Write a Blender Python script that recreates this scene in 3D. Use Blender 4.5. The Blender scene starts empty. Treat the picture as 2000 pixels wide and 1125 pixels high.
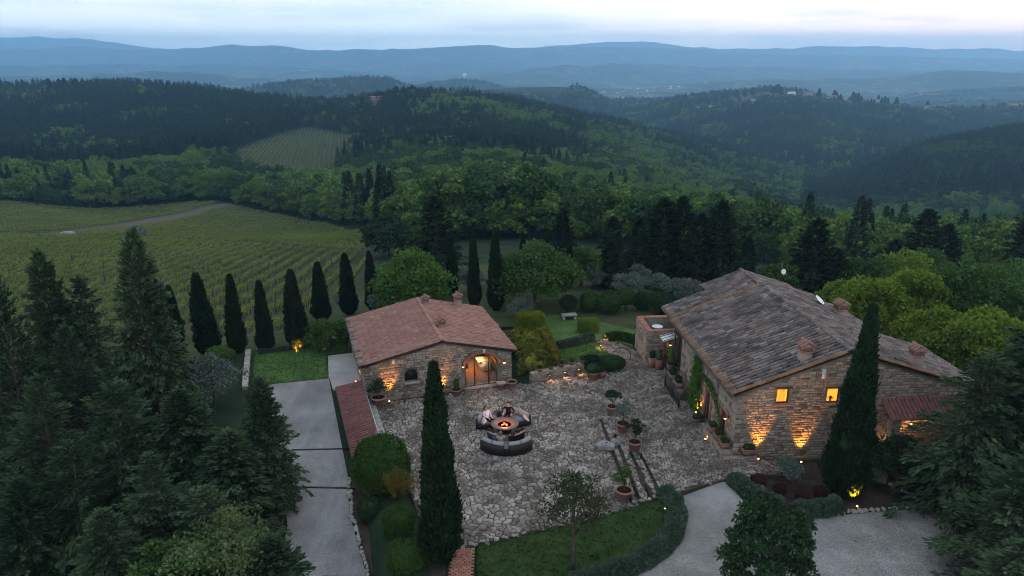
import bpy, math, random
import numpy as np
from mathutils import Vector, Matrix
from mathutils.geometry import tessellate_polygon, delaunay_2d_cdt

# ------------------------------------------------------------------ camera, sky, sun, exposure
S = bpy.context.scene
HC, PITCH, FPX = 22.0, math.radians(17.7), 1428.0        # eye height over the court, tilt, focal length in 1/2000 of the width
cam_data = bpy.data.cameras.new('camera'); cam = bpy.data.objects.new('camera', cam_data)
S.collection.objects.link(cam); S.camera = cam
cam.location = (0, 0, HC); cam.rotation_euler = (math.radians(90) - PITCH, 0, 0)
cam_data.sensor_width = 36.0; cam_data.lens = FPX / 2000.0 * 36.0
cam_data.clip_start = 0.5; cam_data.clip_end = 60000.0

W = bpy.data.worlds.new("World"); S.world = W; W.use_nodes = True
SUN_EL, SUN_AZ = math.radians(2.0), math.radians(38.0)      # low after-glow ahead, to the right
def build_world():
    nt = W.node_tree; nt.nodes.clear(); N = nt.nodes.new; L = nt.links.new
    out = N('ShaderNodeOutputWorld'); bg = N('ShaderNodeBackground'); L(bg.outputs[0], out.inputs[0])
    sky = N('ShaderNodeTexSky'); sky.sky_type = 'NISHITA'; sky.sun_disc = False
    sky.sun_elevation = SUN_EL; sky.sun_rotation = SUN_AZ; sky.altitude = 400; sky.dust_density = 2.0; sky.air_density = 1.2; sky.ozone_density = 2.0
    tc = N('ShaderNodeTexCoord'); sep = N('ShaderNodeSeparateXYZ'); L(tc.outputs['Generated'], sep.inputs[0])
    # thin evening overcast: pale near the horizon, bluer overhead
    ramp = N('ShaderNodeValToRGB'); L(sep.outputs['Z'], ramp.inputs[0])
    e = ramp.color_ramp.elements
    e[0].position = 0.0; e[0].color = (13.4, 14.2, 13.2, 1)
    e[1].position = 0.75; e[1].color = (5.2, 5.9, 7.0, 1)
    m = e.new(0.09); m.color = (7.2, 7.5, 7.5, 1); m = e.new(0.25); m.color = (6.6, 7.2, 7.9, 1)
    # warm glow towards the set sun
    vm = N('ShaderNodeVectorMath'); vm.operation = 'DOT_PRODUCT'; L(tc.outputs['Generated'], vm.inputs[0])
    vm.inputs[1].default_value = (math.sin(SUN_AZ) * .99, math.cos(SUN_AZ) * .99, 0.14)
    gl = N('ShaderNodeMapRange'); L(vm.outputs['Value'], gl.inputs[0]); gl.inputs[1].default_value = .70; gl.inputs[2].default_value = 1.0; gl.interpolation_type = 'SMOOTHSTEP'
    glow = N('ShaderNodeMix'); glow.data_type = 'RGBA'; glow.blend_type = 'MIX'
    L(gl.outputs[0], glow.inputs[0]); L(ramp.outputs[0], glow.inputs[6]); glow.inputs[7].default_value = (14.5, 12.3, 10.8, 1)
    # streaky cloud
    mp = N('ShaderNodeMapping'); mp.inputs['Scale'].default_value = (1.3, 1.3, 16.0); L(tc.outputs['Generated'], mp.inputs[0])
    no = N('ShaderNodeTexNoise'); no.inputs['Scale'].default_value = 2.6; no.inputs['Detail'].default_value = 7; no.inputs['Roughness'].default_value = .58; L(mp.outputs[0], no.inputs[0])
    cr = N('ShaderNodeMapRange'); L(no.outputs[0], cr.inputs[0]); cr.inputs[1].default_value = .47; cr.inputs[2].default_value = .66
    cf = N('ShaderNodeMath'); cf.operation = 'MULTIPLY'; L(cr.outputs[0], cf.inputs[0]); cf.inputs[1].default_value = .75
    cl = N('ShaderNodeMix'); cl.data_type = 'RGBA'; L(cf.outputs[0], cl.inputs[0]); L(glow.outputs[2], cl.inputs[6]); cl.inputs[7].default_value = (7.0, 7.9, 8.6, 1)
    mixs = N('ShaderNodeMix'); mixs.data_type = 'RGBA'; mixs.inputs[0].default_value = .8
    L(sky.outputs[0], mixs.inputs[6]); L(cl.outputs[2], mixs.inputs[7])
    L(mixs.outputs[2], bg.inputs[0]); bg.inputs[1].default_value = 0.10
build_world()
sun_data = bpy.data.lights.new('sun', 'SUN'); sun_data.energy = 0.25; sun_data.angle = math.radians(40); sun_data.color = (1, .86, .74)
sun = bpy.data.objects.new('sun', sun_data); S.collection.objects.link(sun)
sun.rotation_euler = (math.radians(90 - 16), 0, math.pi - SUN_AZ)
S.view_settings.view_transform = 'Standard'; S.view_settings.look = 'None'; S.view_settings.gamma = 1.0
S.view_settings.use_curve_mapping = False; S.view_settings.exposure = 0.95
S.cycles.use_denoising = True; S.cycles.denoising_prefilter = 'ACCURATE'; S.cycles.max_bounces = 6; S.cycles.diffuse_bounces = 3; S.cycles.glossy_bounces = 2
S.cycles.transmission_bounces = 4; S.cycles.transparent_max_bounces = 8; S.cycles.volume_bounces = 1
S.cycles.sample_clamp_indirect = 3.0; S.cycles.use_light_tree = True; S.cycles.filter_width = 1.0

# ------------------------------------------------------------------ small helpers
rnd = random.Random(7)
def link(o, parent=None):
    S.collection.objects.link(o)
    if parent is not None: o.parent = parent
    return o
def tag(o, label=None, cat=None, group=None, kind=None):
    if label: o['label'] = label
    if cat: o['category'] = cat
    if group: o['group'] = group
    if kind: o['kind'] = kind
    return o
def empty(name, loc=(0, 0, 0), rz=0.0, label=None, cat=None, group=None):
    o = bpy.data.objects.new(name, None); o.empty_display_size = .2
    o.location = loc; o.rotation_euler = (0, 0, rz); link(o)
    return tag(o, label, cat, group)

class MB:
    """collects verts and faces of one mesh"""
    def __init__(s): s.v = []; s.f = []; s.n = 0
    def add(s, v, f):
        v = np.asarray(v, dtype=np.float32).reshape(-1, 3)
        for x in (f if isinstance(f, list) and len(f) and isinstance(f[0], np.ndarray) else [f]):
            if isinstance(x, np.ndarray): s.f.append(x + s.n)
            else:
                by = {}
                for q in x: by.setdefault(len(q), []).append(q)
                for q in by.values(): s.f.append(np.array(q, dtype=np.int32) + s.n)
        s.v.append(v); s.n += len(v); return s
    def box(s, c, size, rz=0.0, taper=1.0, M=None):
        x, y, z = (d / 2 for d in size); t = taper
        v = np.array([(-x, -y, -z), (x, -y, -z), (x, y, -z), (-x, y, -z), (-x*t, -y*t, z), (x*t, -y*t, z), (x*t, y*t, z), (-x*t, y*t, z)])
        if rz:
            c_, s_ = math.cos(rz), math.sin(rz); v = v @ np.array([[c_, s_, 0], [-s_, c_, 0], [0, 0, 1]])
        if M is not None: v = v @ M.T
        return s.add(v + np.array(c), [(3, 2, 1, 0), (4, 5, 6, 7), (0, 1, 5, 4), (1, 2, 6, 5), (2, 3, 7, 6), (3, 0, 4, 7)])
    def tube(s, pts, rad, n=8, cap=True):
        pts = np.asarray(pts, float); rad = np.broadcast_to(np.asarray(rad, float), (len(pts),))
        V = []
        for i, p in enumerate(pts):
            d = pts[min(i + 1, len(pts) - 1)] - pts[max(i - 1, 0)]; d = d / (np.linalg.norm(d) + 1e-9)
            a = np.cross(d, (0, 0, 1) if abs(d[2]) < .9 else (1, 0, 0)); a /= np.linalg.norm(a); b = np.cross(d, a)
            t = np.arange(n) * 2 * math.pi / n
            V.append(p + rad[i] * (np.cos(t)[:, None] * a + np.sin(t)[:, None] * b))
        F = [(i*n + j, i*n + (j+1) % n, (i+1)*n + (j+1) % n, (i+1)*n + j) for i in range(len(pts) - 1) for j in range(n)]
        F = [np.array(F, dtype=np.int32)[:, ::-1].copy()] if F else []
        if cap: F.append(np.array([list(range(n))[::-1], [(len(pts)-1)*n + j for j in range(n)]], dtype=np.int32)[:, ::-1].copy())
        return s.add(np.concatenate(V), F)
    def lathe(s, prof, c=(0, 0, 0), n=20, sx=1.0, sy=1.0):
        t = np.arange(n) * 2 * math.pi / n
        V = np.concatenate([np.stack([r*np.cos(t)*sx, r*np.sin(t)*sy, np.full(n, z)], 1) for r, z in prof]) + np.array(c)
        F = np.array([(i*n + j, i*n + (j+1) % n, (i+1)*n + (j+1) % n, (i+1)*n + j) for i in range(len(prof)-1) for j in range(n)], dtype=np.int32)
        caps = np.array([list(range(n))[::-1], [(len(prof)-1)*n + j for j in range(n)]], dtype=np.int32)
        return s.add(V, [F, caps])
    def prism(s, poly, z0, z1):
        """poly: ccw list of (x, y); z0, z1 numbers"""
        n = len(poly); p = np.array(poly, float)
        V = np.concatenate([np.c_[p, np.full(n, z0)], np.c_[p, np.full(n, z1)]])
        tri = tessellate_polygon([[Vector((a, b, 0)) for a, b in poly]])
        F = []
        for t in tri:
            a, b, c = t
            if (p[b]-p[a])[0]*(p[c]-p[a])[1] - (p[b]-p[a])[1]*(p[c]-p[a])[0] < 0: a, b, c = a, c, b
            F.append((a+n, b+n, c+n)); F.append((c, b, a))
        return s.add(V, [np.array(F, dtype=np.int32), np.array([(i, (i+1) % n, (i+1) % n + n, i+n) for i in range(n)], dtype=np.int32)])
    def mesh(s, name, mat=None, smooth=False):
        me = bpy.data.meshes.new(name)
        if s.n:
            V = np.concatenate(s.v); me.vertices.add(len(V)); me.vertices.foreach_set('co', V.ravel())
            li = np.concatenate([f.ravel() for f in s.f]).astype(np.int32)
            tot = np.concatenate([np.full(len(f), f.shape[1], dtype=np.int32) for f in s.f])
            st = np.concatenate([[0], np.cumsum(tot)[:-1]]).astype(np.int32)
            me.loops.add(len(li)); me.loops.foreach_set('vertex_index', li)
            me.polygons.add(len(tot)); me.polygons.foreach_set('loop_start', st); me.polygons.foreach_set('loop_total', tot)
            if smooth: me.polygons.foreach_set('use_smooth', np.ones(len(tot), dtype=bool))
            me.update(calc_edges=True)
        if mat is not None: me.materials.append(mat)
        return me
    def obj(s, name, mat=None, parent=None, smooth=False):
        o = bpy.data.objects.new(name, s.mesh(name, mat, smooth)); return link(o, parent)

def inpoly(x, y, poly):
    x = np.asarray(x, float); y = np.asarray(y, float); r = np.zeros(x.shape, bool); n = len(poly)
    for i in range(n):
        x1, y1 = poly[i]; x2, y2 = poly[(i + 1) % n]
        c = ((y1 > y) != (y2 > y)); r ^= c & (x < (x2 - x1) * (y - y1) / ((y2 - y1) or 1e-12) + x1)
    return r
def polydist(x, y, poly):
    """distance to the outline"""
    x = np.asarray(x, float); y = np.asarray(y, float); d = np.full(x.shape, 1e9); n = len(poly)
    for i in range(n):
        ax, ay = poly[i]; bx, by = poly[(i + 1) % n]; L2 = (bx-ax)**2 + (by-ay)**2 + 1e-12
        t = np.clip(((x-ax)*(bx-ax) + (y-ay)*(by-ay)) / L2, 0, 1)
        d = np.minimum(d, np.hypot(x - ax - t*(bx-ax), y - ay - t*(by-ay)))
    return d
def _hash(ix, iy, seed):
    h = (ix.astype(np.int64) * 374761393 + iy.astype(np.int64) * 668265263 + seed * 144664657) & 0xffffffff
    h = ((h ^ (h >> 13)) * 1274126177) & 0xffffffff
    return ((h ^ (h >> 16)) & 0xffff) / 65535.0
def vnoise(x, y, seed=0):
    x = np.asarray(x, float); y = np.asarray(y, float); ix = np.floor(x); iy = np.floor(y); fx = x - ix; fy = y - iy
    fx = fx*fx*(3-2*fx); fy = fy*fy*(3-2*fy)
    a = _hash(ix, iy, seed); b = _hash(ix+1, iy, seed); c = _hash(ix, iy+1, seed); d = _hash(ix+1, iy+1, seed)
    return (a*(1-fx)+b*fx)*(1-fy) + (c*(1-fx)+d*fx)*fy
def fbm(x, y, seed=0, o=4):
    r = 0; a = .5
    for i in range(o): r = r + a*vnoise(x*2**i, y*2**i, seed+i*17); a *= .5
    return r / (1 - .5**o)
def pix(x, y, z):
    """where a world point falls in a 2000 x 1125 picture; used only to rank pieces by how large they show"""
    x = np.asarray(x, float); z = np.asarray(z, float) - HC
    d = y*math.cos(PITCH) - z*math.sin(PITCH); u = y*math.sin(PITCH) + z*math.cos(PITCH)
    return 1000 + FPX*x/d, 562.5 - FPX*u/d, d
# ------------------------------------------------------------------ the lie of the land
def sight(py, Y):
    """height of what is seen Y metres ahead at picture height py (a surveyor's level reading)"""
    return HC - Y * math.tan(PITCH + math.atan((py - 562.5) / FPX))
def ratio(px, py):
    b = (py - 562.5) / FPX
    return (px - 1000) / FPX / (math.cos(PITCH) - b * math.sin(PITCH))
CTRL = [  # sighted ground points: bearing px, level py, metres ahead
 (-300,450,190),(-300,330,420),(-300,240,700),(-300,195,950),
 (0,390,290),(0,330,450),(0,262,650),(0,215,800),(0,182,930),
 (150,440,215),(150,410,285),(300,418,275),(300,345,430),(300,275,600),(300,220,760),(300,180,930),
 (440,400,282),(450,330,430),(480,310,470),(560,255,640),(640,330,455),(600,360,410),(690,272,580),(500,225,760),(450,192,930),
 (580,425,265),(700,452,215),(700,400,310),(700,340,430),(720,240,680),(720,206,850),(650,214,900),
 (860,480,130),(860,420,210),(860,360,330),(860,300,470),(860,240,650),(850,192,840),(780,195,840),
 (1000,560,70),(1000,485,120),(1000,430,195),(1000,350,370),(1000,280,560),(1000,214,830),
 (1150,545,75),(1150,470,140),(1150,410,250),(1150,340,450),(1150,250,830),
 (1300,560,78),(1300,470,165),(1300,420,300),(1300,360,520),(1300,286,850),
 (1450,480,165),(1450,430,320),(1450,380,560),(1450,325,880),
 (1640,500,165),(1640,470,330),(1640,430,520),(1640,385,680),(1640,352,860),
 (1800,520,150),(1800,490,290),(1800,455,430),(1800,370,580),(1800,300,760),
 (2000,540,130),(2000,500,260),(2000,465,420),(2000,360,570),(2000,280,740),
 (2300,520,150),(2300,460,420),(2300,270,760),
]
FLAT = [(-24,50,-1.2),(-12,58,-.9),(0,62,-.6),(12,60,-.3),(26,50,-.5),(40,44,-3),(30,30,-.5),(16,24,-.2),(0,22,-.3),(-12,24,-3.2),(-24,32,-4.5),(-34,44,-4.0),
        (-50,42,-5),(-30,20,-8),(-15,10,-8),(0,5,-6),(20,10,-3),(50,30,-6),(60,60,-9),(38,58,-3)]
def vine_plane(x, y): return -1.5 - .16 * (y - 57.0)
for x, y in [(-30,60),(-55,62),(-25,80),(-50,85),(-75,80),(-30,110),(-60,110),(-90,110),(-32,133),(-60,148),(-90,160),(-115,165),(-125,140),(-140,168),(-18,75),(-20,100)]:
    FLAT.append((x, y, float(vine_plane(x, y))))
_P = [(ratio(px, py), math.log(Y), sight(py, Y)) for px, py, Y in CTRL] + [(x / y, math.log(y), z) for x, y, z in FLAT]
_P = np.array(_P); _C = _P[:, :2] * np.array([3.0, 2.0])
def _U(d2): return np.where(d2 > 1e-12, .5 * d2 * np.log(np.maximum(d2, 1e-12)), 0)
def _fit():
    n = len(_C); d2 = ((_C[:, None] - _C[None]) ** 2).sum(-1)
    K = _U(d2) + np.eye(n) * 2e-3; Q = np.c_[np.ones(n), _C]
    A = np.zeros((n + 3, n + 3)); A[:n, :n] = K; A[:n, n:] = Q; A[n:, :n] = Q.T
    return np.linalg.solve(A, np.r_[_P[:, 2] / np.exp(_P[:, 1]) ** .5, 0, 0, 0])      # fitted on z / sqrt(Y)
_Wt = _fit()
def tps(a, Y):
    c = np.stack([a * 3.0, np.log(Y) * 2.0], -1); r = np.empty(c.shape[0])
    for i in range(0, len(c), 20000):
        q = c[i:i+20000]; d2 = ((q[:, None] - _C[None]) ** 2).sum(-1)
        r[i:i+20000] = _U(d2) @ _Wt[:-3] + _Wt[-3] + q @ _Wt[-2:]
    return r * np.sqrt(Y)
RIDGES = [  # metres ahead, front width, back width, crest as sighted
 (1750, 850, 350, [(900,330),(1080,300),(1160,240),(1200,222),(1260,212),(1310,199),(1420,186),(1500,178),(1560,180),(1620,192),(1700,202),(1800,212),(1900,220),(2000,212),(2300,205)]),
 (1900, 300, 260, [(840,210),(880,186),(940,176),(1000,172),(1080,168),(1130,171),(1160,186),(1200,207),(1240,225),(1300,250)]),
 (2300, 260, 300, [(-200,185),(0,182),(100,178),(220,162),(300,160),(350,172),(420,178),(500,174),(560,166),(640,160),(700,156),(760,158),(800,170),(850,182),(900,200)]),
 (3300, 400, 500, [(700,185),(800,170),(870,164),(900,160),(960,168),(1040,176),(1100,190),(1250,230),(1500,200),(1700,196),(1780,190),(1850,181),(2000,174),(2300,170)]),
 (4600, 600, 600, [(-300,160),(0,152),(200,146),(300,140),(360,142),(480,152),(700,158),(900,160),(1100,172),(1250,178),(1350,165),(1420,156),(1600,155),(1750,150),(1850,138),(1900,139),(2000,145),(2300,150)]),
 (6500, 700, 700, [(-300,130),(0,127),(100,129),(200,126),(330,130),(450,127),(560,133),(700,140),(800,150),(900,148),(1000,140),(1100,128),(1200,124),(1300,127),(1400,131),(1600,135),(2000,140),(2300,140)]),
 (9000, 1100, 900, [(-300,100),(0,97),(100,93),(160,90),(250,98),(340,95),(440,88),(530,88),(600,97),(700,97),(760,95),(830,95),(900,89),(960,89),(1000,93),(1100,92),(1180,92),(1300,95),(1500,105),(2000,116),(2300,116)]),
 (11500, 1300, 1200, [(-300,78),(0,74),(70,71),(130,75),(180,77),(240,86),(290,94),(400,100),(600,104),(800,104),(1000,97),(1100,87),(1180,83),(1265,81),(1330,89),(1400,95),(1560,94),(1600,90),(1700,90),(1850,96),(1930,95),(2000,99),(2300,100)]),
]
_R = []
for Yr, wf, wb, pts in RIDGES:
    _R.append((Yr, wf, wb, np.array([ratio(p, q) for p, q in pts]), np.array([sight(q, Yr) for p, q in pts])))
COURT = [(-20.5,54.5),(-18,45),(-13,34),(-11,20),(30,18),(34,40),(32,56),(12,63),(-6,59),(-12,55)]      # the levelled ground of the estate
WALLX = lambda y: -9.15 + (44.5 - y) * .215                                       # line of the wall between drive and court
def drive_z(y): return -.10 - np.clip((46 - y) / 19, 0, 1.3) * 1.2
def estate_z(x, y):
    t = np.clip((WALLX(y) - .3 - x) / .8 + .0, 0, 1) * (y < 47)
    t2 = np.clip((47.5 - y) / 1.5, 0, 1); t = t * t2
    return -.14 * (1 - t) + (drive_z(y) - .06) * t
def land(x, y):
    x = np.atleast_1d(np.asarray(x, float)).ravel(); y = np.atleast_1d(np.asarray(y, float)).ravel()
    Y = np.maximum(y, 3.0); a = x / Y; r = np.hypot(x, y)
    z = np.zeros(len(x)); near = Y < 1500
    if near.any(): z[near] = tps(np.clip(a[near], -1.6, 1.6), Y[near])
    fb = -150 - 60 * np.clip((Y - 1200) / 3000, 0, 1) - 40 * np.clip((Y - 5000) / 6000, 0, 1)
    fb = fb + (fbm(x / 420, y / 420, 3, 4) - .5) * 60 * np.clip((Y - 900) / 1500, 0, 1)
    far = fb.copy()
    for k, (Yr, wf, wb, pa, pz) in enumerate(_R):
        c = np.interp(a, pa, pz); yy = Yr * (1 + .06 * np.sin(a * 9 + k)); d = Y - yy
        b = np.exp(-np.abs(d / np.where(d < 0, wf, wb)) ** 1.7)
        c0 = c + (HC - c) * (1 - yy / Yr)                                # keep the sighted level where the crest wanders
        far = np.maximum(far, fb + (c0 - fb) * b)
    rough = (fbm(x / 160, y / 160, 11, 4) - .5) * np.clip((Y - 1400) / 1000, 0, 1)
    far = far + rough * np.clip(Y / 140, 0, 45)
    w = np.clip((Y - 960) / 300, 0, 1); w = w * w * (3 - 2 * w)
    z = z * (1 - w) + far * w
    z = z + (fbm(x / 45, y / 45, 5, 3) - .5) * 6 * np.clip((Y - 240) / 200, 0, 1) * (1 - w)
    m = r < 140
    if m.any():
        xm, ym = x[m], y[m]; ins = inpoly(xm, ym, COURT); d = polydist(xm, ym, COURT)
        t = np.where(ins, 1.0, np.clip(1 - d / 9.0, 0, 1)); t = t * t * (3 - 2 * t)
        z[m] = z[m] * (1 - t) + estate_z(xm, ym) * t
    return z
def land1(x, y): return float(land([x], [y])[0])
# ------------------------------------------------------------------ materials
MATS = {}
def nmat(name, rough=.85, spec=.2):
    m = bpy.data.materials.new(name); m.use_nodes = True; MATS[name] = m
    b = m.node_tree.nodes['Principled BSDF']; b.inputs['Roughness'].default_value = rough; b.inputs['Specular IOR Level'].default_value = spec
    return m, m.node_tree, b
def N_(nt, t, **kw):
    n = nt.nodes.new(t)
    for k, v in kw.items(): setattr(n, k, v)
    return n
def varied(name, cols, rough=.85, spec=.2, scale=2.0, amt=.5, bump=0.0, bscale=30.0, per=True, obj_coords=False, lichen=None, transl=0.0, fine=0.0, tree=False, streak=0.0):
    """colour picked per piece from `cols`, mottled by noise"""
    m, nt, b = nmat(name, rough, spec); L = nt.links.new
    geo = N_(nt, 'ShaderNodeNewGeometry'); oi = N_(nt, 'ShaderNodeObjectInfo')
    co = N_(nt, 'ShaderNodeTexCoord').outputs['Object'] if obj_coords else geo.outputs['Position']
    add = N_(nt, 'ShaderNodeMath', operation='ADD'); L(geo.outputs['Random Per Island'], add.inputs[0]); L(oi.outputs['Random'], add.inputs[1])
    fr = N_(nt, 'ShaderNodeMath', operation='FRACT'); L(add.outputs[0], fr.inputs[0])
    no = N_(nt, 'ShaderNodeTexNoise'); no.inputs['Scale'].default_value = scale; no.inputs['Detail'].default_value = 5; no.inputs['Roughness'].default_value = .6; L(co, no.inputs['Vector'])
    mx = N_(nt, 'ShaderNodeMix'); mx.data_type = 'FLOAT'; mx.inputs[0].default_value = amt if per else 1.0
    L(fr.outputs[0], mx.inputs[2])
    if tree:                                                     # each tree has its own tint, leaves vary a little round it
        t1 = N_(nt, 'ShaderNodeMath', operation='MULTIPLY_ADD'); L(oi.outputs['Random'], t1.inputs[0]); t1.inputs[1].default_value = .5; t2 = N_(nt, 'ShaderNodeMath', operation='MULTIPLY'); L(geo.outputs['Random Per Island'], t2.inputs[0]); t2.inputs[1].default_value = .5; L(t2.outputs[0], t1.inputs[2]); fr = t1
        L(fr.outputs[0], mx.inputs[2])
    st = N_(nt, 'ShaderNodeMapRange'); L(no.outputs[0], st.inputs[0]); st.inputs[1].default_value = .28; st.inputs[2].default_value = .72; L(st.outputs[0], mx.inputs[3])
    r = N_(nt, 'ShaderNodeValToRGB'); L(mx.outputs[0], r.inputs[0]); e = r.color_ramp.elements
    while len(e) < len(cols): e.new(.5)
    for i, c in enumerate(cols): e[i].position = i / max(1, len(cols) - 1); e[i].color = (*c, 1)
    col = r.outputs[0]
    if lichen:
        lc, ls, lo, hi = lichen
        n2 = N_(nt, 'ShaderNodeTexNoise'); n2.inputs['Scale'].default_value = ls; n2.inputs['Detail'].default_value = 6; n2.inputs['Roughness'].default_value = .7; L(co, n2.inputs['Vector'])
        mr = N_(nt, 'ShaderNodeMapRange'); L(n2.outputs[0], mr.inputs[0]); mr.inputs[1].default_value = lo; mr.inputs[2].default_value = hi
        m2 = N_(nt, 'ShaderNodeMix'); m2.data_type = 'RGBA'; L(mr.outputs[0], m2.inputs[0]); L(col, m2.inputs[6]); m2.inputs[7].default_value = (*lc, 1); col = m2.outputs[2]
    if fine:
        n4 = N_(nt, 'ShaderNodeTexNoise'); n4.inputs['Scale'].default_value = 22; n4.inputs['Detail'].default_value = 4; L(co, n4.inputs['Vector'])
        mr = N_(nt, 'ShaderNodeMapRange'); L(n4.outputs[0], mr.inputs[0]); mr.inputs[1].default_value = .3; mr.inputs[2].default_value = .7; mr.inputs[3].default_value = 1 - fine; mr.inputs[4].default_value = 1 + fine
        vm = N_(nt, 'ShaderNodeVectorMath', operation='SCALE'); L(col, vm.inputs[0]); L(mr.outputs[0], vm.inputs['Scale']); col = vm.outputs[0]
    if streak:                                                   # wheel-worn lanes
        mp = N_(nt, 'ShaderNodeMapping'); mp.inputs['Rotation'].default_value = (0, 0, -.22); mp.inputs['Scale'].default_value = (1.1, .05, 1); L(co, mp.inputs[0]); n5 = N_(nt, 'ShaderNodeTexNoise'); n5.inputs['Scale'].default_value = 1.0; n5.inputs['Detail'].default_value = 3; L(mp.outputs[0], n5.inputs['Vector'])
        mr = N_(nt, 'ShaderNodeMapRange'); L(n5.outputs[0], mr.inputs[0]); mr.inputs[1].default_value = .35; mr.inputs[2].default_value = .65; mr.inputs[3].default_value = 1 - streak; mr.inputs[4].default_value = 1 + streak * .5
        vm = N_(nt, 'ShaderNodeVectorMath', operation='SCALE'); L(col, vm.inputs[0]); L(mr.outputs[0], vm.inputs['Scale']); col = vm.outputs[0]
    L(col, b.inputs['Base Color'])
    if bump:
        n3 = N_(nt, 'ShaderNodeTexNoise'); n3.inputs['Scale'].default_value = bscale; n3.inputs['Detail'].default_value = 4; L(co, n3.inputs['Vector'])
        bp = N_(nt, 'ShaderNodeBump'); bp.inputs['Strength'].default_value = bump; bp.inputs['Distance'].default_value = .03; L(n3.outputs[0], bp.inputs['Height']); L(bp.outputs[0], b.inputs['Normal'])
    if transl:
        out = [n for n in nt.nodes if n.type == 'OUTPUT_MATERIAL'][0]; tr = N_(nt, 'ShaderNodeBsdfTranslucent'); L(col, tr.inputs[0])
        ms = N_(nt, 'ShaderNodeMixShader'); ms.inputs[0].default_value = transl; L(b.outputs[0], ms.inputs[1]); L(tr.outputs[0], ms.inputs[2]); L(ms.outputs[0], out.inputs[0])
    return m
def glow_mat(name, col, power):
    m, nt, b = nmat(name, .5, .2); b.inputs['Base Color'].default_value = (*col, 1)
    b.inputs['Emission Color'].default_value = (*col, 1); b.inputs['Emission Strength'].default_value = power
    return m
def plain(name, col, rough=.6, spec=.3, metal=0.0):
    m, nt, b = nmat(name, rough, spec); b.inputs['Base Color'].default_value = (*col, 1); b.inputs['Metallic'].default_value = metal
    return m
# leaves
varied('conifer_leaf', [(.007,.016,.008),(.024,.045,.022),(.054,.085,.042),(.10,.135,.075)], .95, .02, .5, .4, tree=True)
varied('fir_leaf', [(.006,.013,.008),(.014,.027,.014),(.028,.043,.022)], .95, .02, .3, .4, tree=True)
varied('cypress_leaf', [(.006,.015,.008),(.014,.030,.013),(.028,.050,.021)], .95, .02, .8, .5, lichen=((.034,.030,.014), 1.1, .60, .74))
varied('lime_leaf', [(.040,.090,.018),(.07,.14,.028),(.12,.20,.045)], .95, .02, .4, .5, transl=.25)
varied('green_leaf', [(.028,.062,.018),(.052,.10,.028),(.090,.15,.042)], .95, .02, .4, .5, transl=.2)
varied('spring_leaf', [(.07,.12,.018),(.125,.19,.026),(.21,.27,.04)], .95, .02, .5, .5, transl=.3)
varied('soft_leaf', [(.040,.066,.028),(.075,.11,.045),(.13,.165,.07)], .95, .02, .6, .5, transl=.2)
varied('dark_leaf', [(.012,.026,.013),(.024,.046,.021),(.042,.072,.03)], .95, .02, .6, .5)
varied('brown_olive_leaf', [(.018,.025,.012),(.034,.044,.02),(.06,.07,.034)], .95, .02, .6, .5)
varied('olive_leaf', [(.06,.085,.066),(.105,.135,.106),(.17,.20,.16)], .95, .02, .8, .5)
varied('box_leaf', [(.02,.045,.012),(.035,.07,.018),(.065,.105,.026)], .95, .02, 1.0, .5)
varied('yellow_hedge_leaf', [(.07,.10,.012),(.14,.17,.018),(.24,.25,.03)], .95, .02, 2.0, .5, transl=.2)
varied('gold_hedge_leaf', [(.03,.06,.014),(.07,.10,.018),(.16,.15,.025),(.26,.20,.03)], .95, .02, 1.6, .6)
varied('lavender_leaf', [(.042,.070,.046),(.070,.105,.072),(.115,.155,.112)], .95, .02, 1.2, .5)
varied('red_leaf', [(.03,.012,.014),(.05,.02,.02),(.07,.03,.03)], .95, .02, 1.0, .5)
varied('bronze_leaf', [(.06,.055,.013),(.12,.10,.02),(.20,.16,.03)], .95, .02, 1.0, .5)
varied('vine_leaf', [(.10,.145,.034),(.175,.225,.056),(.29,.325,.085)], .95, .02, .06, .5, transl=.25)
varied('wood_pine', [(.009,.022,.013),(.022,.043,.022),(.046,.074,.034)], .95, .02, .012, .35, tree=True)
varied('wood_oak', [(.014,.034,.014),(.040,.080,.024),(.085,.135,.036)], .95, .02, .015, .35, tree=True)
varied('wood_spring', [(.05,.10,.022),(.10,.165,.036),(.17,.24,.055)], .95, .02, .018, .35, tree=True)
varied('bark', [(.03,.025,.02),(.06,.05,.042),(.10,.085,.07)], .95, .05, 3.0, .8, bump=.5)
# ground
varied('lawn_grass', [(.015,.032,.009),(.026,.048,.014),(.044,.070,.022)], .95, .03, .8, 1, per=False, bump=.8, bscale=14, fine=.45, lichen=((.048,.058,.024), 1.1, .60, .76))
varied('meadow_grass', [(.042,.085,.023),(.064,.114,.033),(.095,.150,.047)], .95, .03, .55, 1, per=False, bump=.8, bscale=14, fine=.35, lichen=((.09,.115,.042), .9, .60, .80))
varied('gravel', [(.14,.132,.12),(.21,.202,.19),(.285,.275,.26)], .95, .05, .45, 1, per=False, bump=1.0, bscale=9, fine=.5, lichen=((.085,.078,.068), .8, .60, .78))
varied('drive_gravel', [(.16,.154,.148),(.225,.22,.215),(.29,.283,.275)], .95, .05, .4, 1, per=False, bump=1.0, bscale=9, fine=.5, streak=.14, lichen=((.13,.125,.115), .7, .60, .80))
varied('pale_gravel', [(.27,.26,.25),(.34,.33,.32),(.40,.39,.375)], .95, .05, .6, 1, per=False, bump=1.0, bscale=9, fine=.35)
varied('soil', [(.028,.022,.018),(.045,.036,.030),(.07,.055,.045)], .97, .03, 1.2, 1, per=False, bump=.8, bscale=16, fine=.4)
varied('paving_bed', [(.032,.028,.021),(.055,.045,.035),(.08,.066,.053)], .97, .03, .8, 1, per=False, bump=.6, bscale=25, fine=.3, lichen=((.035,.055,.02), 1.3, .56, .7))
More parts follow.
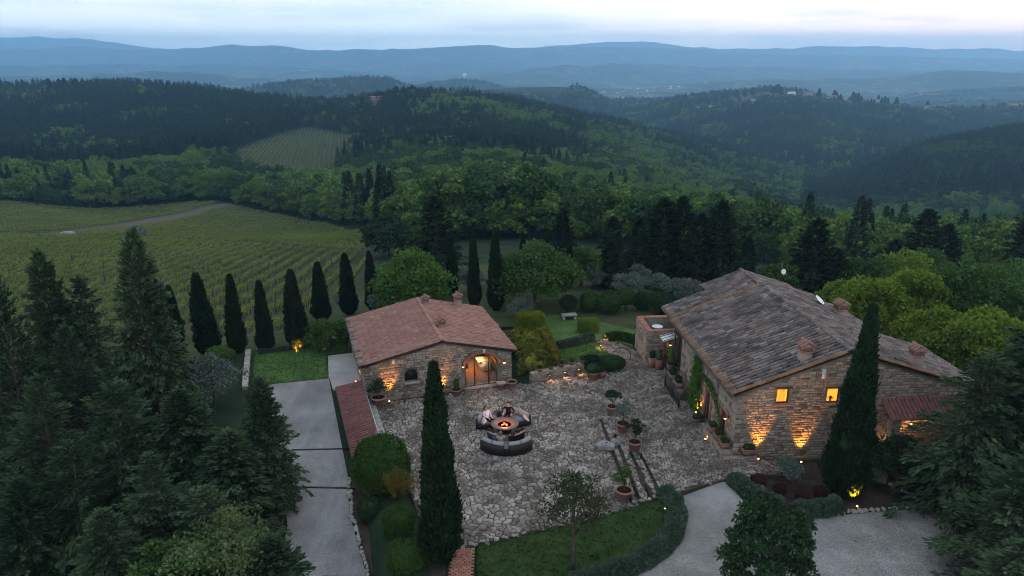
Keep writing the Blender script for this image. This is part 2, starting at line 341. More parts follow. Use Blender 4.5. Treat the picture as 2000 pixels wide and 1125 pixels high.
varied('flagstone', [(.06,.052,.047),(.11,.095,.084),(.175,.15,.13),(.25,.215,.175),(.29,.255,.225),(.33,.305,.28),(.44,.405,.36)], .85, .15, 1.3, .3, bump=.4, bscale=14, fine=.18, lichen=((.085,.07,.058), .45, .44, .66))
varied('wall_stone', [(.07,.055,.045),(.17,.135,.11),(.25,.20,.16),(.33,.265,.20),(.20,.13,.095)], .9, .1, 3.0, .3, bump=.5, bscale=16, fine=.2)
varied('mortar', [(.11,.09,.075),(.17,.145,.12),(.23,.20,.17)], .95, .05, 2.0, 1, per=False, bump=.6, bscale=22, fine=.25)
varied('brick', [(.24,.10,.07),(.30,.14,.10),(.36,.19,.14)], .9, .1, 2.0, .4, bump=.3, bscale=30, fine=.2)
varied('terracotta', [(.17,.085,.068),(.23,.12,.095),(.29,.165,.135)], .85, .15, 3.0, .5, bump=.15, bscale=20, fine=.12)
varied('new_tile', [(.22,.108,.085),(.28,.145,.115),(.32,.175,.14),(.37,.22,.18)], .85, .15, 1.2, .45, bump=.2, bscale=25, fine=.12)
varied('old_tile', [(.043,.039,.039),(.105,.089,.084),(.17,.122,.104),(.185,.168,.162),(.295,.282,.278)], .9, .1, 1.5, .4, bump=.35, bscale=20, fine=.2, lichen=((.055,.05,.05), .55, .50, .70))
varied('orange_tile', [(.12,.075,.05),(.20,.11,.06),(.28,.16,.09)], .9, .1, 1.5, .5, bump=.3, bscale=20, fine=.2)
varied('porch_tile', [(.16,.07,.065),(.21,.095,.085),(.26,.13,.115)], .85, .15, 1.2, .45, bump=.2, bscale=25)
varied('roof_under', [(.03,.022,.02),(.05,.035,.03)], .95, .05, 3.0, 1, per=False)  # near black; on the channel tiles it stands for shade between rows
varied('pale_stone', [(.20,.19,.17),(.30,.28,.25),(.40,.375,.34)], .9, .1, 2.0, .4, bump=.4, bscale=18, fine=.15)
varied('boulder_stone', [(.13,.13,.125),(.21,.21,.205),(.30,.30,.29)], .9, .1, 2.5, 1, per=False, bump=.8, bscale=8, fine=.2)
varied('dark_wood', [(.05,.03,.02),(.08,.05,.033)], .7, .2, 4.0, .5)
varied('red_wood', [(.10,.035,.02),(.14,.05,.03)], .7, .2, 4.0, .5)
varied('oak_board', [(.20,.11,.06),(.28,.16,.09)], .6, .3, 3.0, .6)
plain('iron', (.02,.02,.022), .5, .4)
plain('gutter_metal', (.06,.06,.065), .45, .4, .5)
plain('flashing', (.35,.42,.5), .4, .5, .6)
plain('white_paint', (.7,.7,.69), .5, .3)
plain('far_plaster', (.20,.19,.18), .9, .1)
plain('grey_block', (.45,.46,.47), .8, .2)
plain('wicker', (.018,.014,.015), .6, .3)
plain('cushion_fabric', (.27,.265,.25), .95, .05)
plain('seat_fabric', (.17,.18,.21), .95, .05)
plain('stripe_red', (.45,.12,.10), .95, .05)
plain('stripe_white', (.72,.70,.68), .95, .05)
plain('bronze_metal', (.11,.085,.08), .5, .4, .3)
plain('charcoal', (.012,.011,.01), .9, .1)
plain('skin', (.45,.27,.19), .6, .3)
plain('hair', (.015,.011,.009), .6, .3)
plain('black_cloth', (.010,.010,.012), .9, .1)
plain('dark_cloth', (.035,.04,.045), .9, .1)
plain('white_cloth', (.62,.64,.68), .9, .1)
plain('lilac_cloth', (.38,.32,.36), .9, .1)
plain('blue_cloth', (.07,.08,.16), .9, .1)
plain('pot_soil', (.02,.015,.012), .97, .02)
plain('black_plastic', (.015,.016,.018), .5, .4)
plain('lemon_skin', (.6,.45,.05), .5, .3)
plain('chimney_plaster', (.27,.185,.165), .9, .1)
plain('tarp', (.02,.022,.026), .6, .3)
glow_mat('lamp_glow', (1, .50, .17), 5.0)
glow_mat('ember', (1, .14, .04), 2.2)
glow_mat('window_glow', (1, .36, .035), .75)
glow_mat('town_light', (1, .8, .6), 2.5)
glow_mat('house_light', (1, .45, .15), 30.0)
def curtain_mat():
    m = glow_mat('curtain_glow', (1, .34, .03), .8); nt = m.node_tree; b = nt.nodes['Principled BSDF']; tc = N_(nt, 'ShaderNodeTexCoord'); mp = N_(nt, 'ShaderNodeMapping'); mp.inputs['Scale'].default_value = (9, 9, .8); no = N_(nt, 'ShaderNodeTexNoise'); no.inputs['Scale'].default_value = 1.0; no.inputs['Detail'].default_value = 3  # room light on the folds painted as streaky emission, no lamp behind
    nt.links.new(tc.outputs['Object'], mp.inputs[0]); nt.links.new(mp.outputs[0], no.inputs[0]); mr = N_(nt, 'ShaderNodeMapRange'); nt.links.new(no.outputs[0], mr.inputs[0]); mr.inputs[1].default_value = .3; mr.inputs[2].default_value = .7; mr.inputs[3].default_value = .28; mr.inputs[4].default_value = .95; nt.links.new(mr.outputs[0], b.inputs['Emission Strength'])
curtain_mat()
def glass_mat():
    m, nt, b = nmat('pane_glass', .05, .5); L = nt.links.new
    out = [n for n in nt.nodes if n.type == 'OUTPUT_MATERIAL'][0]; t = N_(nt, 'ShaderNodeBsdfTransparent'); g = N_(nt, 'ShaderNodeBsdfGlossy'); g.inputs['Roughness'].default_value = .03
    ms = N_(nt, 'ShaderNodeMixShader'); ms.inputs[0].default_value = .05; L(t.outputs[0], ms.inputs[1]); L(g.outputs[0], ms.inputs[2]); L(ms.outputs[0], out.inputs[0])
glass_mat()
def ground_mat():
    m, nt, b = nmat('ground_cover', .97, .02); L = nt.links.new
    geo = N_(nt, 'ShaderNodeNewGeometry'); at = N_(nt, 'ShaderNodeAttribute'); at.attribute_name = 'cover'; sp = N_(nt, 'ShaderNodeSeparateColor'); L(at.outputs['Color'], sp.inputs[0])
    def noise(s, d=5):
        n = N_(nt, 'ShaderNodeTexNoise'); n.inputs['Scale'].default_value = s; n.inputs['Detail'].default_value = d; n.inputs['Roughness'].default_value = .6; L(geo.outputs['Position'], n.inputs['Vector']); return n.outputs[0]
    def ramp(f, cols, lo=.3, hi=.7):
        r = N_(nt, 'ShaderNodeValToRGB'); L(f, r.inputs[0]); e = r.color_ramp.elements
        while len(e) < len(cols): e.new(.5)
        for i, c in enumerate(cols): e[i].position = lo + (hi - lo) * i / (len(cols) - 1); e[i].color = (*c, 1)
        return r.outputs[0]
    def mix(f, a, c):
        x = N_(nt, 'ShaderNodeMix'); x.data_type = 'RGBA'; L(f, x.inputs[0]); L(a, x.inputs[6]); L(c, x.inputs[7]); return x.outputs[2]
    wood = ramp(noise(.35), [(.014,.026,.016),(.03,.045,.024)])
    vor = N_(nt, 'ShaderNodeTexVoronoi'); vor.inputs['Scale'].default_value = .0042; L(geo.outputs['Position'], vor.inputs['Vector'])
    n0 = noise(.012, 6)
    patch = ramp(vor.outputs['Color'], [(.02,.035,.02),(.03,.05,.024),(.055,.085,.035),(.10,.11,.05)], .25, .75)
    woodfar = ramp(noise(.05, 6), [(.012,.024,.016),(.03,.05,.026)])
    mk = N_(nt, 'ShaderNodeMapRange'); L(n0, mk.inputs[0]); mk.inputs[1].default_value = .47; mk.inputs[2].default_value = .53
    far = mix(mk.outputs[0], patch, woodfar)
    grass = ramp(noise(.25), [(.030,.042,.018),(.048,.060,.028),(.078,.072,.044)])
    track = ramp(noise(.8), [(.065,.06,.045),(.11,.10,.08)])
    c = mix(sp.outputs[2], wood, far); c = mix(sp.outputs[0], c, grass); c = mix(sp.outputs[1], c, track)
    L(c, b.inputs['Base Color'])
ground_mat()
M = MATS
# ------------------------------------------------------------------ terrain: one sheet to the horizon
VINE1 = [(-23.9,120.9),(-20.2,91.7),(-20.5,76.8),(-19.8,66.0),(-20.0,61.5),(-22.3,60.0),(-29.7,62.0),(-52.1,60.3),(-146.3,156.1),(-138.2,167.0),(-122.9,170.9),(-109.9,169.8),(-83.3,165.2),(-53.7,148.7),(-26.2,128.0)]
VINE2 = [(-26.9,131.8),(-56.1,155.4),(-86.3,171.3),(-109.4,174.9),(-114.3,228.2),(-112.9,264.5),(-107.7,278.2),(-82.5,262.8),(-62.4,242.1),(-42.8,202.3),(-30.9,148.7)]
VINE3 = [(-117,183.2),(-130,254.1),(-121,272.4),(-116,290.0),(-126.6,297.7),(-142.4,299.6),(-156.6,293.9),(-170.5,289.0),(-189.1,283.6),(-199.7,281.8),(-236.8,278.8),(-164.4,183.2),(-127.8,177.9)]
TRACK = [(-109.9,173),(-115.4,232),(-112.8,266.0),(-107.8,281.2),(-114.4,293.3),(-116.8,290.0),(-122.3,273.3),(-131.0,256.3),(-118.7,182.8)]
FIELD = [(-191.3,522.9),(-189.4,571.4),(-190.6,644.4),(-179.0,659.5),(-152.4,632.3),(-126.9,593.5),(-124.2,544.3),(-110.8,458.8),(-110.0,412.4),(-122.1,410.3),(-147.7,436.2),(-165.1,435.4)]
MEADOW = [(-206.3,850.0),(-181.5,872.0),(-135.6,785.8),(-127.3,728.3),(-169.0,726.7)]
HILLFIELD = [(470,1530),(560,1570),(700,1560),(860,1560),(1080,1600),(1120,1740),(900,1790),(700,1770),(560,1760),(450,1740)]
LAWNISH = [(-14,54),(-30,50),(-36,56),(-58,57),(-60,66),(-20,66),(-18,120),(-8,100),(6,90),(16,74),(14,58)]
def build_terrain():
    na, nr = 460, 620
    a = np.linspace(-1.55, 1.55, na); Y = np.exp(np.linspace(math.log(6.0), math.log(12900), nr))
    A, YY = np.meshgrid(a, Y); x = (A * YY).ravel(); y = YY.ravel(); z = land(x, y)
    i = np.arange(nr - 1)[:, None] * na + np.arange(na - 1)[None]; i = i.ravel()
    mb = MB(); mb.add(np.c_[x, y, z], np.stack([i, i + 1, i + na + 1, i + na], 1).astype(np.int32))
    o = mb.obj('terrain', M['ground_cover'], None, True); tag(o, kind='structure')
    soft = lambda p, s: np.clip(np.where(inpoly(x, y, p), 1, -1) * polydist(x, y, p) / s + .5, 0, 1)
    g = np.zeros(len(x))
    for p, s in ((VINE1, 4), (VINE2, 4), (VINE3, 4), (FIELD, 8), (MEADOW, 20), (HILLFIELD, 60), (LAWNISH, 4)): g = np.maximum(g, soft(p, s))
    t = soft(TRACK, 3); f = np.clip((y - 1900) / 600, 0, 1)
    at = o.data.color_attributes.new('cover', 'FLOAT_COLOR', 'POINT')
    at.data.foreach_set('color', np.c_[g, t, f, np.ones(len(x))].astype(np.float32).ravel())
    return o
terrain = build_terrain()
def build_haze():
    mb = MB(); mb.box((0, 6400, -40), (44000, 13400, 696)); o = mb.obj('haze'); tag(o, kind='stuff')
    m = bpy.data.materials.new('air'); m.use_nodes = True; nt = m.node_tree
    for n in list(nt.nodes):
        if n.type != 'OUTPUT_MATERIAL': nt.nodes.remove(n)
    out = [n for n in nt.nodes if n.type == 'OUTPUT_MATERIAL'][0]
    v = nt.nodes.new('ShaderNodeVolumePrincipled'); v.inputs['Color'].default_value = (.33, .64, 1.0, 1); v.inputs['Density'].default_value = HAZE
    v.inputs['Anisotropy'].default_value = .45; nt.links.new(v.outputs[0], out.inputs['Volume'])
    o.data.materials.append(m)
HAZE = 1.5e-4
build_haze()
# ------------------------------------------------------------------ foliage
rng = np.random.default_rng(11)
def unit(v): return v / (np.linalg.norm(v, axis=-1, keepdims=True) + 1e-9)
def leaves(mb, P, D, L, Wd, bend=.15, flat=0.0):
    """lozenge leaves: base P, long axis D, length L, width Wd"""
    n = len(P); L = np.broadcast_to(L, (n,))[:, None]; Wd = np.broadcast_to(Wd, (n,))[:, None]
    D = unit(D); R = rng.normal(size=(n, 3)); R[:, 2] += flat * 3 * np.sign(R[:, 2] + 1e-6)
    Sd = unit(np.cross(D, R)); Nn = np.cross(Sd, D); mid = P + D * L * .5 + Nn * L * bend
    V = np.stack([P, mid + Sd * Wd * .5, P + D * L, mid - Sd * Wd * .5], 1).reshape(-1, 3)
    return mb.add(V, np.arange(4 * n, dtype=np.int32).reshape(n, 4))
def sph(n):
    return unit(rng.normal(size=(n, 3)))
def crown_mesh(name, mat, H, R, z0, nclump, nleaf, lsize, shape='round', clump=.34, lean=0.0):
    """a broadleaf crown: clumps of leaves spread through an ovoid with gaps between them"""
    mb = MB(); c = (z0 + H) / 2; hz = (H - z0) / 2
    d = sph(nclump * 3); d = d[d[:, 2] > -.75][:nclump]; rr = rng.uniform(.25, .86, len(d)) ** .6
    C = d * rr[:, None] * np.array([R, R, hz])
    if shape == 'flat': C[:, 2] *= .8
    C[:, :2] *= (1 - .28 * np.clip(C[:, 2:] / hz, 0, 1)); C[:, 0] += lean * C[:, 2]
    C += np.array([0, 0, c])
    for q in C:
        k = int(nleaf * rng.uniform(.6, 1.4)); r = R * clump * rng.uniform(.7, 1.25)
        s = sph(k); s[:, 2] = np.where(s[:, 2] < -.35, -s[:, 2] * .6, s[:, 2]); rad = r * rng.uniform(.45, 1.05, k) ** .5
        P = q + s * rad[:, None] * np.array([1, 1, .72])
        D = unit(s + rng.normal(size=(k, 3)) * .7 + np.array([0, 0, .05])); sz = lsize * rng.uniform(.6, 1.35, k)
        leaves(mb, P - D * sz[:, None] * .5, D, sz, sz * rng.uniform(.5, .8, k))
    return mb.mesh(name, mat), C
def trunk_mesh(name, H, r, C=None, zfork=None, lean=0.0, nb=9, mat='bark'):
    mb = MB(); zf = zfork or H * .45
    pts = [(lean * (z - zf) * (z > zf) + rnd.uniform(-.05, .05) * r * 3, rnd.uniform(-.05, .05) * r * 3, z) for z in np.linspace(-.25, H * .8, 6)]
    mb.tube(pts, [r * 1.25, r, r * .85, r * .62, r * .4, r * .2], 8)
    if C is not None:
        idx = rng.permutation(len(C))[:nb]
        for i in idx:
            q = C[i]; z = min(max(zf * rnd.uniform(.75, 1.15), .2), q[2] - .1)
            a = np.array((0, 0, z)); m_ = (a + q) / 2 + np.array((0, 0, -.12 * np.linalg.norm(q - a)))
            mb.tube([a, m_, q], [r * .5, r * .3, r * .1], 5)
    return mb.mesh(name, M[mat], True)
def conifer_mesh(name, mat, H, R, z0=.06, whorls=46, per=7, dens=34, spray=.36, droop=.5, power=.85, wild=.3):
    mb = MB(); tr = MB()
    tr.tube([(0, 0, -.4), (.03, 0, H * .3), (0, .04, H * .7), (0, 0, H)], [H * .018, H * .013, H * .006, .01], 7)
    for w in range(whorls):
        t = z0 + (1 - z0) * ((w + rnd.random() * .8) / whorls) ** .92; h = t * H
        if t >= .995: continue
        base = R * min(1.0, (1 - t) ** power * 1.08 + .02) * (1 if t > .16 else .55 + 2.8 * t)
        a0 = rnd.random() * 6.28
        for k in range(per):
            if rnd.random() < .10 * wild * 3: continue
            l = base * (1 + wild * rnd.uniform(-1, 1)); a = a0 + k * 6.283 / per + rnd.uniform(-.35, .35)
            dr = droop * (1.15 - t) * rnd.uniform(.6, 1.4); up = .22 + .5 * t
            n = max(6, int(l * dens)); s = rng.uniform(.08, 1, n) ** .75
            side = rng.choice([-1, 1], n); off = side * rng.uniform(0, 1, n) ** 1.1 * l * .30 * (1.05 - s) ** .7
            ca, sa = math.cos(a), math.sin(a)
            px = s * l - np.abs(off) * -.35; pz = h + l * (up * s - dr * s * s) + rng.normal(0, .05, n) - np.abs(off) * .18
            P = np.stack([px * ca - off * sa, px * sa + off * ca, pz], 1)
            fw = np.stack([np.full(n, .9), side * .75 * (1.1 - s), up - 1.5 * dr * s - .12], 1) + rng.normal(0, .22, (n, 3))
            D = np.stack([fw[:, 0] * ca - fw[:, 1] * sa, fw[:, 0] * sa + fw[:, 1] * ca, fw[:, 2]], 1)
            sz = spray * rng.uniform(.6, 1.35, n); leaves(mb, P, D, sz, sz * rng.uniform(.28, .48, n), .12, .6)
            if l > .8 and rnd.random() < .6:
                q = np.array([0, .45, .9]); tr.tube([(x_ * l * ca, x_ * l * sa, h + l * (up * x_ - dr * x_ * x_)) for x_ in q], [.012 * l + .01, .007 * l + .006, .004], 4, False)
    # leader
    k = 60; z = H * rng.uniform(.93, 1.02, k); an = rng.uniform(0, 6.28, k)
    leaves(mb, np.stack([.02 * np.cos(an), .02 * np.sin(an), z], 1), np.stack([np.cos(an), np.sin(an), rng.uniform(.6, 2, k)], 1), spray * .7, spray * .25)
    return mb.mesh(name, mat), tr.mesh(name + '_trunk', M['bark'], True)
def cypress_mesh(name, H, R, n=9000, seed=0, mat='cypress_leaf', spray=.34, zb=.0, pw=.70):
    """a dense spindle of upright sprays over a dark twiggy heart"""
    mb = MB(); ph = seed * 1.7
    def prof(t): return R * np.clip(np.minimum((t + .03) / .14, 1) ** .55, 0, 1) * np.clip((1 - t) / .80, 0, 1) ** np.where(t > .20, pw, 0)
    t = rng.uniform(0, 1, n) ** 1.12; an = rng.uniform(0, 6.283, n)
    lump = 1 + .26 * (vnoise(an * 1.9 + ph + 40, t * H * .9, seed) - .5) * 2 + .20 * (vnoise(an * 5 + 90, t * H * 2.6, seed + 5) - .5) * 2
    r = prof(t) * lump * np.where(rng.random(n) < .05, rng.uniform(1.0, 1.16, n), rng.uniform(.78, 1.02, n))
    P = np.stack([r * np.cos(an), r * np.sin(an), zb + t * (H - .25)], 1)
    D = np.stack([np.cos(an) * .42, np.sin(an) * .42, np.ones(n)], 1) + rng.normal(0, .22, (n, 3))
    sz = spray * rng.uniform(.6, 1.4, n); leaves(mb, P, D, sz, sz * rng.uniform(.22, .36, n), .1)
    zz = np.linspace(0, 1, 14); nn = 14; core = []
    for q in zz:
        for k in range(nn):
            a = k * 6.283 / nn; rr = float(prof(np.array([q]))[0]) * .80 * (1 + .1 * math.sin(3 * a + q * 19 + ph)); core.append((rr * math.cos(a), rr * math.sin(a), zb + q * (H - .3)))
    F = np.array([(i*nn + j, i*nn + (j+1) % nn, (i+1)*nn + (j+1) % nn, (i+1)*nn + j) for i in range(13) for j in range(nn)], dtype=np.int32)
    mb.add(core, F)
    return mb.mesh(name, M[mat])
def blob_mesh(name, mat, size, n=2600, leaf=.10, flat_top=0.0, box=False, lump=.08, seed=0):
    """a clipped shrub or hedge: dense small leaves on an ellipsoid or rounded box over a solid heart"""
    mb = MB(); sx, sy, sz = (s / 2 for s in size)
    p = 5.0 if box else 2.15
    d = sph(n)
    if box:
        fx = rng.uniform(-1, 1, (n, 3)); w = np.array([sy * sz, sx * sz, sx * sy]); ax = rng.choice(3, n, p=w / w.sum()); fx[np.arange(n), ax] = rng.choice([-1, 1], n) ; d = fx
    r = (np.abs(d) ** p).sum(1) ** (-1 / p)
    d = d * r[:, None]
    lm = 1 + lump * 2 * (vnoise(d[:, 0] * sx * 1.6 + 50 + seed, d[:, 1] * sy * 1.6 + d[:, 2] * sz * 1.9 + 50, seed) - .5)
    P = d * np.array([sx, sy, sz]) * (lm * np.where(rng.random(n) < .06, rng.uniform(1.0, 1.09, n), rng.uniform(.89, 1.01, n)))[:, None]; P[:, 2] += sz
    k = P[:, 2] > .02; P = P[k]; dd = d[k]
    D = unit(dd + rng.normal(0, .6, P.shape)); s = leaf * rng.uniform(.6, 1.4, len(P)); leaves(mb, P - D * s[:, None] * .4, D, s, s * rng.uniform(.5, .8, len(P)))
    nu, nv = 18, 10; u = np.arange(nu) * 2 * math.pi / nu; v = np.linspace(-math.pi / 2, math.pi / 2, nv)
    U, Vv = np.meshgrid(u, v); q = np.stack([np.cos(U) * np.cos(Vv), np.sin(U) * np.cos(Vv), np.sin(Vv)], -1).reshape(-1, 3)
    q = q * ((np.abs(q) ** p).sum(1) ** (-1 / p))[:, None] * np.array([sx, sy, sz]) * .88; q[:, 2] += sz
    F = np.array([(i*nu + j, i*nu + (j+1) % nu, (i+1)*nu + (j+1) % nu, (i+1)*nu + j) for i in range(nv - 1) for j in range(nu)], dtype=np.int32)
    mb.add(q, F)
    return mb.mesh(name, mat)
def put_tree(name, meshes, loc, rz=0., sc=1., label=None, cat='tree', group=None, scz=None):
    """thing = Empty with trunk and crown children; meshes = [(part name, mesh), ...]"""
    e = empty(name, loc, rz, label, cat, group); e.scale = (sc, sc, scz or sc)
    for pn, me in meshes: link(bpy.data.objects.new(pn, me), e)
    return e
def scatter(name, pts, rot, scl, proto, label=None, parent=None):
    """a mass nobody could count: instances of one crown on the points of one object"""
    me = bpy.data.meshes.new(name); me.vertices.add(len(pts)); me.vertices.foreach_set('co', np.asarray(pts, np.float32).ravel())
    a = me.attributes.new('turn', 'FLOAT', 'POINT'); a.data.foreach_set('value', np.asarray(rot, np.float32))
    a = me.attributes.new('size', 'FLOAT_VECTOR', 'POINT'); a.data.foreach_set('vector', np.asarray(scl, np.float32).ravel())
    o = link(bpy.data.objects.new(name, me), parent); tag(o, label, kind='stuff')
    g = bpy.data.node_groups.new(name, 'GeometryNodeTree')
    g.interface.new_socket('Geometry', in_out='INPUT', socket_type='NodeSocketGeometry'); g.interface.new_socket('Geometry', in_out='OUTPUT', socket_type='NodeSocketGeometry')
    i = g.nodes.new('NodeGroupInput'); u = g.nodes.new('NodeGroupOutput'); ip = g.nodes.new('GeometryNodeInstanceOnPoints'); ob = g.nodes.new('GeometryNodeObjectInfo'); ob.inputs[0].default_value = proto
    t = g.nodes.new('GeometryNodeInputNamedAttribute'); t.data_type = 'FLOAT'; t.inputs[0].default_value = 'turn'
    s = g.nodes.new('GeometryNodeInputNamedAttribute'); s.data_type = 'FLOAT_VECTOR'; s.inputs[0].default_value = 'size'
    cx = g.nodes.new('ShaderNodeCombineXYZ'); g.links.new(t.outputs[0], cx.inputs[2])
    g.links.new(i.outputs[0], ip.inputs['Points']); g.links.new(ob.outputs['Geometry'], ip.inputs['Instance']); g.links.new(cx.outputs[0], ip.inputs['Rotation']); g.links.new(s.outputs[0], ip.inputs['Scale']); g.links.new(ip.outputs[0], u.inputs[0])
    md = o.modifiers.new('scatter', 'NODES'); md.node_group = g
    return o
# ------------------------------------------------------------------ woods
def pine_lod(name, mat, n, H=10., R=2.1, leaf=.9):
    mb = MB(); t = rng.uniform(0.1, 1, n) ** .9; an = rng.uniform(0, 6.283, n); w = np.floor(t * 9) / 9
    r = R * (1 - t) ** .75 * rng.uniform(.55, 1.1, n) * (1 + .25 * np.sin(an * 5 + w * 40)); z = t * H - .12 * r
    P = np.stack([r * np.cos(an) * .6, r * np.sin(an) * .6, z + .1], 1); D = np.stack([np.cos(an), np.sin(an), rng.uniform(-.5, .25, n) + t * .9], 1)
    s = leaf * rng.uniform(.6, 1.3, n) * (1.15 - .6 * t); leaves(mb, P, D, s, s * .5, .12, .5)
    return mb.mesh(name, mat)
def oak_lod(name, mat, nc, nl, H=8., R=3.2, leaf=.8):
    return crown_mesh(name, mat, H, R, .2, nc, nl, leaf, clump=.36)[0]
def stick(name, H, r):
    mb = MB(); mb.tube([(0, 0, -1), (0, 0, H * .45), (0, 0, H * .85)], [r, r * .8, r * .2], 6); return mb.mesh(name, M['bark'], True)
near_kind = {'pine': [pine_lod('pine_crown', M['wood_pine'], 900, leaf=.75) for i in range(3)],
             'oak': [oak_lod('oak_crown', M['wood_oak'], 26, 60, leaf=.55) for i in range(3)],
             'spring': [oak_lod('spring_crown', M['wood_spring'], 24, 60, leaf=.55) for i in range(3)]}
far_kind = {'pine': [pine_lod('far_pine', M['wood_pine'], 150, leaf=1.5) for i in range(2)],
            'oak': [oak_lod('far_oak', M['wood_oak'], 14, 14, leaf=1.3) for i in range(2)],
            'spring': [oak_lod('far_spring', M['wood_spring'], 14, 14, leaf=1.3) for i in range(2)]}
stick_mesh = stick('wood_trunk', 8.0, .16)
def wood_points():
    out = []
    for y0, y1, s in ((120, 420, 4.6), (420, 900, 5.2), (900, 1500, 6.8), (1500, 2500, 10.0), (2500, 3600, 15.0)):
        xs = np.arange(-.86 * y1, .86 * y1, s); ys = np.arange(y0, y1, s); X, Y = np.meshgrid(xs, ys); X = X.ravel() + rng.uniform(-.48, .48, X.size) * s; Y = Y.ravel() + rng.uniform(-.48, .48, Y.size) * s
        a = X / Y; k = np.abs(a) < .80; out.append(np.c_[X[k], Y[k]])
    p = np.concatenate(out); X, Y = p.T; a = X / Y
    keep = rng.random(len(X)) < .93
    for poly, d in ((VINE1, 3), (VINE2, 4), (VINE3, 4), (FIELD, 4), (LAWNISH, 1)): keep &= ~(inpoly(X, Y, poly) | (polydist(X, Y, poly) < d))
    keep &= ~(inpoly(X, Y, TRACK)) & ~(inpoly(X, Y, MEADOW) & (rng.random(len(X)) < .9)) & ~(inpoly(X, Y, HILLFIELD) & (rng.random(len(X)) < .985))
    keep &= ~((a < -.5) & (Y < 278))
    keep &= ~((X < -18) & (Y < 175) & (X > -175) & (Y < 165 + .0 * X))          # the vineyard side stays open
    keep &= ~((np.abs(a) < .9) & (Y < 135) & (X < 20)) & ~((Y < 150) & (X > 20) & (rng.random(len(X)) < .35))
    for s in (1.035, 1.07, 1.11): keep &= ~inpoly(X * s, Y * s, FIELD)                 # low scrub only below the sloping field
    far = Y > 1900; keep &= ~(far & (fbm(X / 300, Y / 300, 21, 4) > .54))
    X, Y = X[keep], Y[keep]; Z = land(X, Y); return X, Y, Z
def where(x, y):
    u = 1000 + x / y * FPX
    if u < 250: return 'at the wood edge above the left vineyard end'
    if u < 460: return 'at the wood edge beside the vineyard track'
    if u < 640: return 'between the vineyard top and the sloping field' if y > 240 else 'at the right edge of the vineyard slope'
    if u < 760: return 'at the vineyard corner left of the great dark fir'
    if u < 920: return 'behind the great dark fir'
    if u < 1060: return 'behind the tall cypresses and the round green tree'
    if u < 1250: return 'behind the clipped shrubs and olives'
    if u < 1460: return 'behind the dark firs at the farmhouse'
    if u < 1640: return 'behind the aerial and satellite dish'
    if u < 1820: return 'in the valley behind the yellow green trees'
    return 'in the valley before the blue hill at the right edge'
def build_woods():
    X, Y, Z = wood_points(); a = X / Y; px = 1000 + a * FPX
    zone = fbm(X / 60, Y / 60, 31, 4) + rng.normal(0, .07, len(X)); zone2 = fbm(X / 35, Y / 35, 47, 3) + rng.normal(0, .09, len(X))
    pineness = np.full(len(X), .50)
    pineness = np.where((a < -.28) & (Y > 430), .64, pineness)                        # dark pines over the left slope
    pineness = np.where((a > -.2) & (a < .25) & (Y > 520) & (Y < 960), .55, pineness)  # and along the middle crest
    pineness = np.where((Y < 420) & (a < .1), .28, pineness); pineness = np.where((Y < 330) & (a > .05), np.where(a > .22, .12, .25), pineness)
    pineness = np.where((a > .1) & (Y > 330) & (Y < 800), .27, pineness)    # the pale green valley
    darkhill = (a > .40) & (Y > 520) & (Y < 900); pineness = np.where(darkhill, .62, pineness)
    kind = np.where(zone < pineness - .0, 0, np.where((zone2 > np.where(darkhill, .95, np.where((Y < 800), .45, np.where((Y > 950) & (Y < 1900), .66, .56)))), 2, 1))
    h = np.where(kind == 0, rng.uniform(.75, 1.45, len(X)), rng.uniform(.55, 1.5, len(X))) * np.where(Y > 1500, 1.25, 1) * np.where((Y < 450) & (a < .05), 1.25, 1)
    wd = h * rng.uniform(.85, 1.2, len(X)) * np.where(Y > 1500, 1.35, 1) * np.where(Y > 2500, 1.3, 1)
    rot = rng.uniform(0, 6.283, len(X)); var = rng.integers(0, 6, len(X))
    names = [('pine', 'pine_tree', '%s dark pine %s', 'dark pines nearest in the woods'),
             ('oak', 'oak_tree', '%s dull green oak %s', 'oaks nearest in the woods'),
             ('spring', 'maple_tree', '%s pale green tree %s', 'pale leafy trees nearest in the woods')]
    for k, (kd, nm, lab, grp) in enumerate(names):
        idx = np.where(kind == k)[0]
        u, v, d = pix(X[idx], Y[idx], Z[idx] + 5); inv = (u > -30) & (u < 2030) & (v < 640)
        score = np.where(inv, h[idx] / d, 0); order = idx[np.argsort(-score)]; own, rest = order[:225], order[225:]
        for i in own:
            e = empty(nm, (X[i], Y[i], Z[i] - .2), rot[i], lab % ('tall' if h[i] > 1.25 else 'low' if h[i] < .85 else 'middling', where(X[i], Y[i])), 'tree', grp); e.scale = (wd[i], wd[i], h[i])
            link(bpy.data.objects.new('trunk', stick_mesh), e); link(bpy.data.objects.new('crown', near_kind[kd][var[i] % 3]), e)
        # the rest of the wood reads as one mass
        protos = near_proto[kd]; fp = far_proto[kd]
        for q in range(3):
            s = rest[(var[rest] % 3 == q) & (Y[rest] < 480)]
            if len(s): scatter(nm + '_wood', np.c_[X[s], Y[s], Z[s] - .3], rot[s], np.c_[wd[s], wd[s], h[s]], protos[q])
        for q in range(2):
            s = rest[(var[rest] % 2 == q) & (Y[rest] >= 480)]
            if len(s): scatter(nm + '_wood', np.c_[X[s], Y[s], Z[s] - .3], rot[s], np.c_[wd[s], wd[s], h[s]], fp[q])
    print('WOOD', len(X), [(kind == k).sum() for k in range(3)])
def holder(me):            # crown data the woods are made of
    return bpy.data.objects.new(me.name, me)
near_proto = {k: [holder(m) for m in v] for k, v in near_kind.items()}; far_proto = {k: [holder(m) for m in v] for k, v in far_kind.items()}
build_woods()
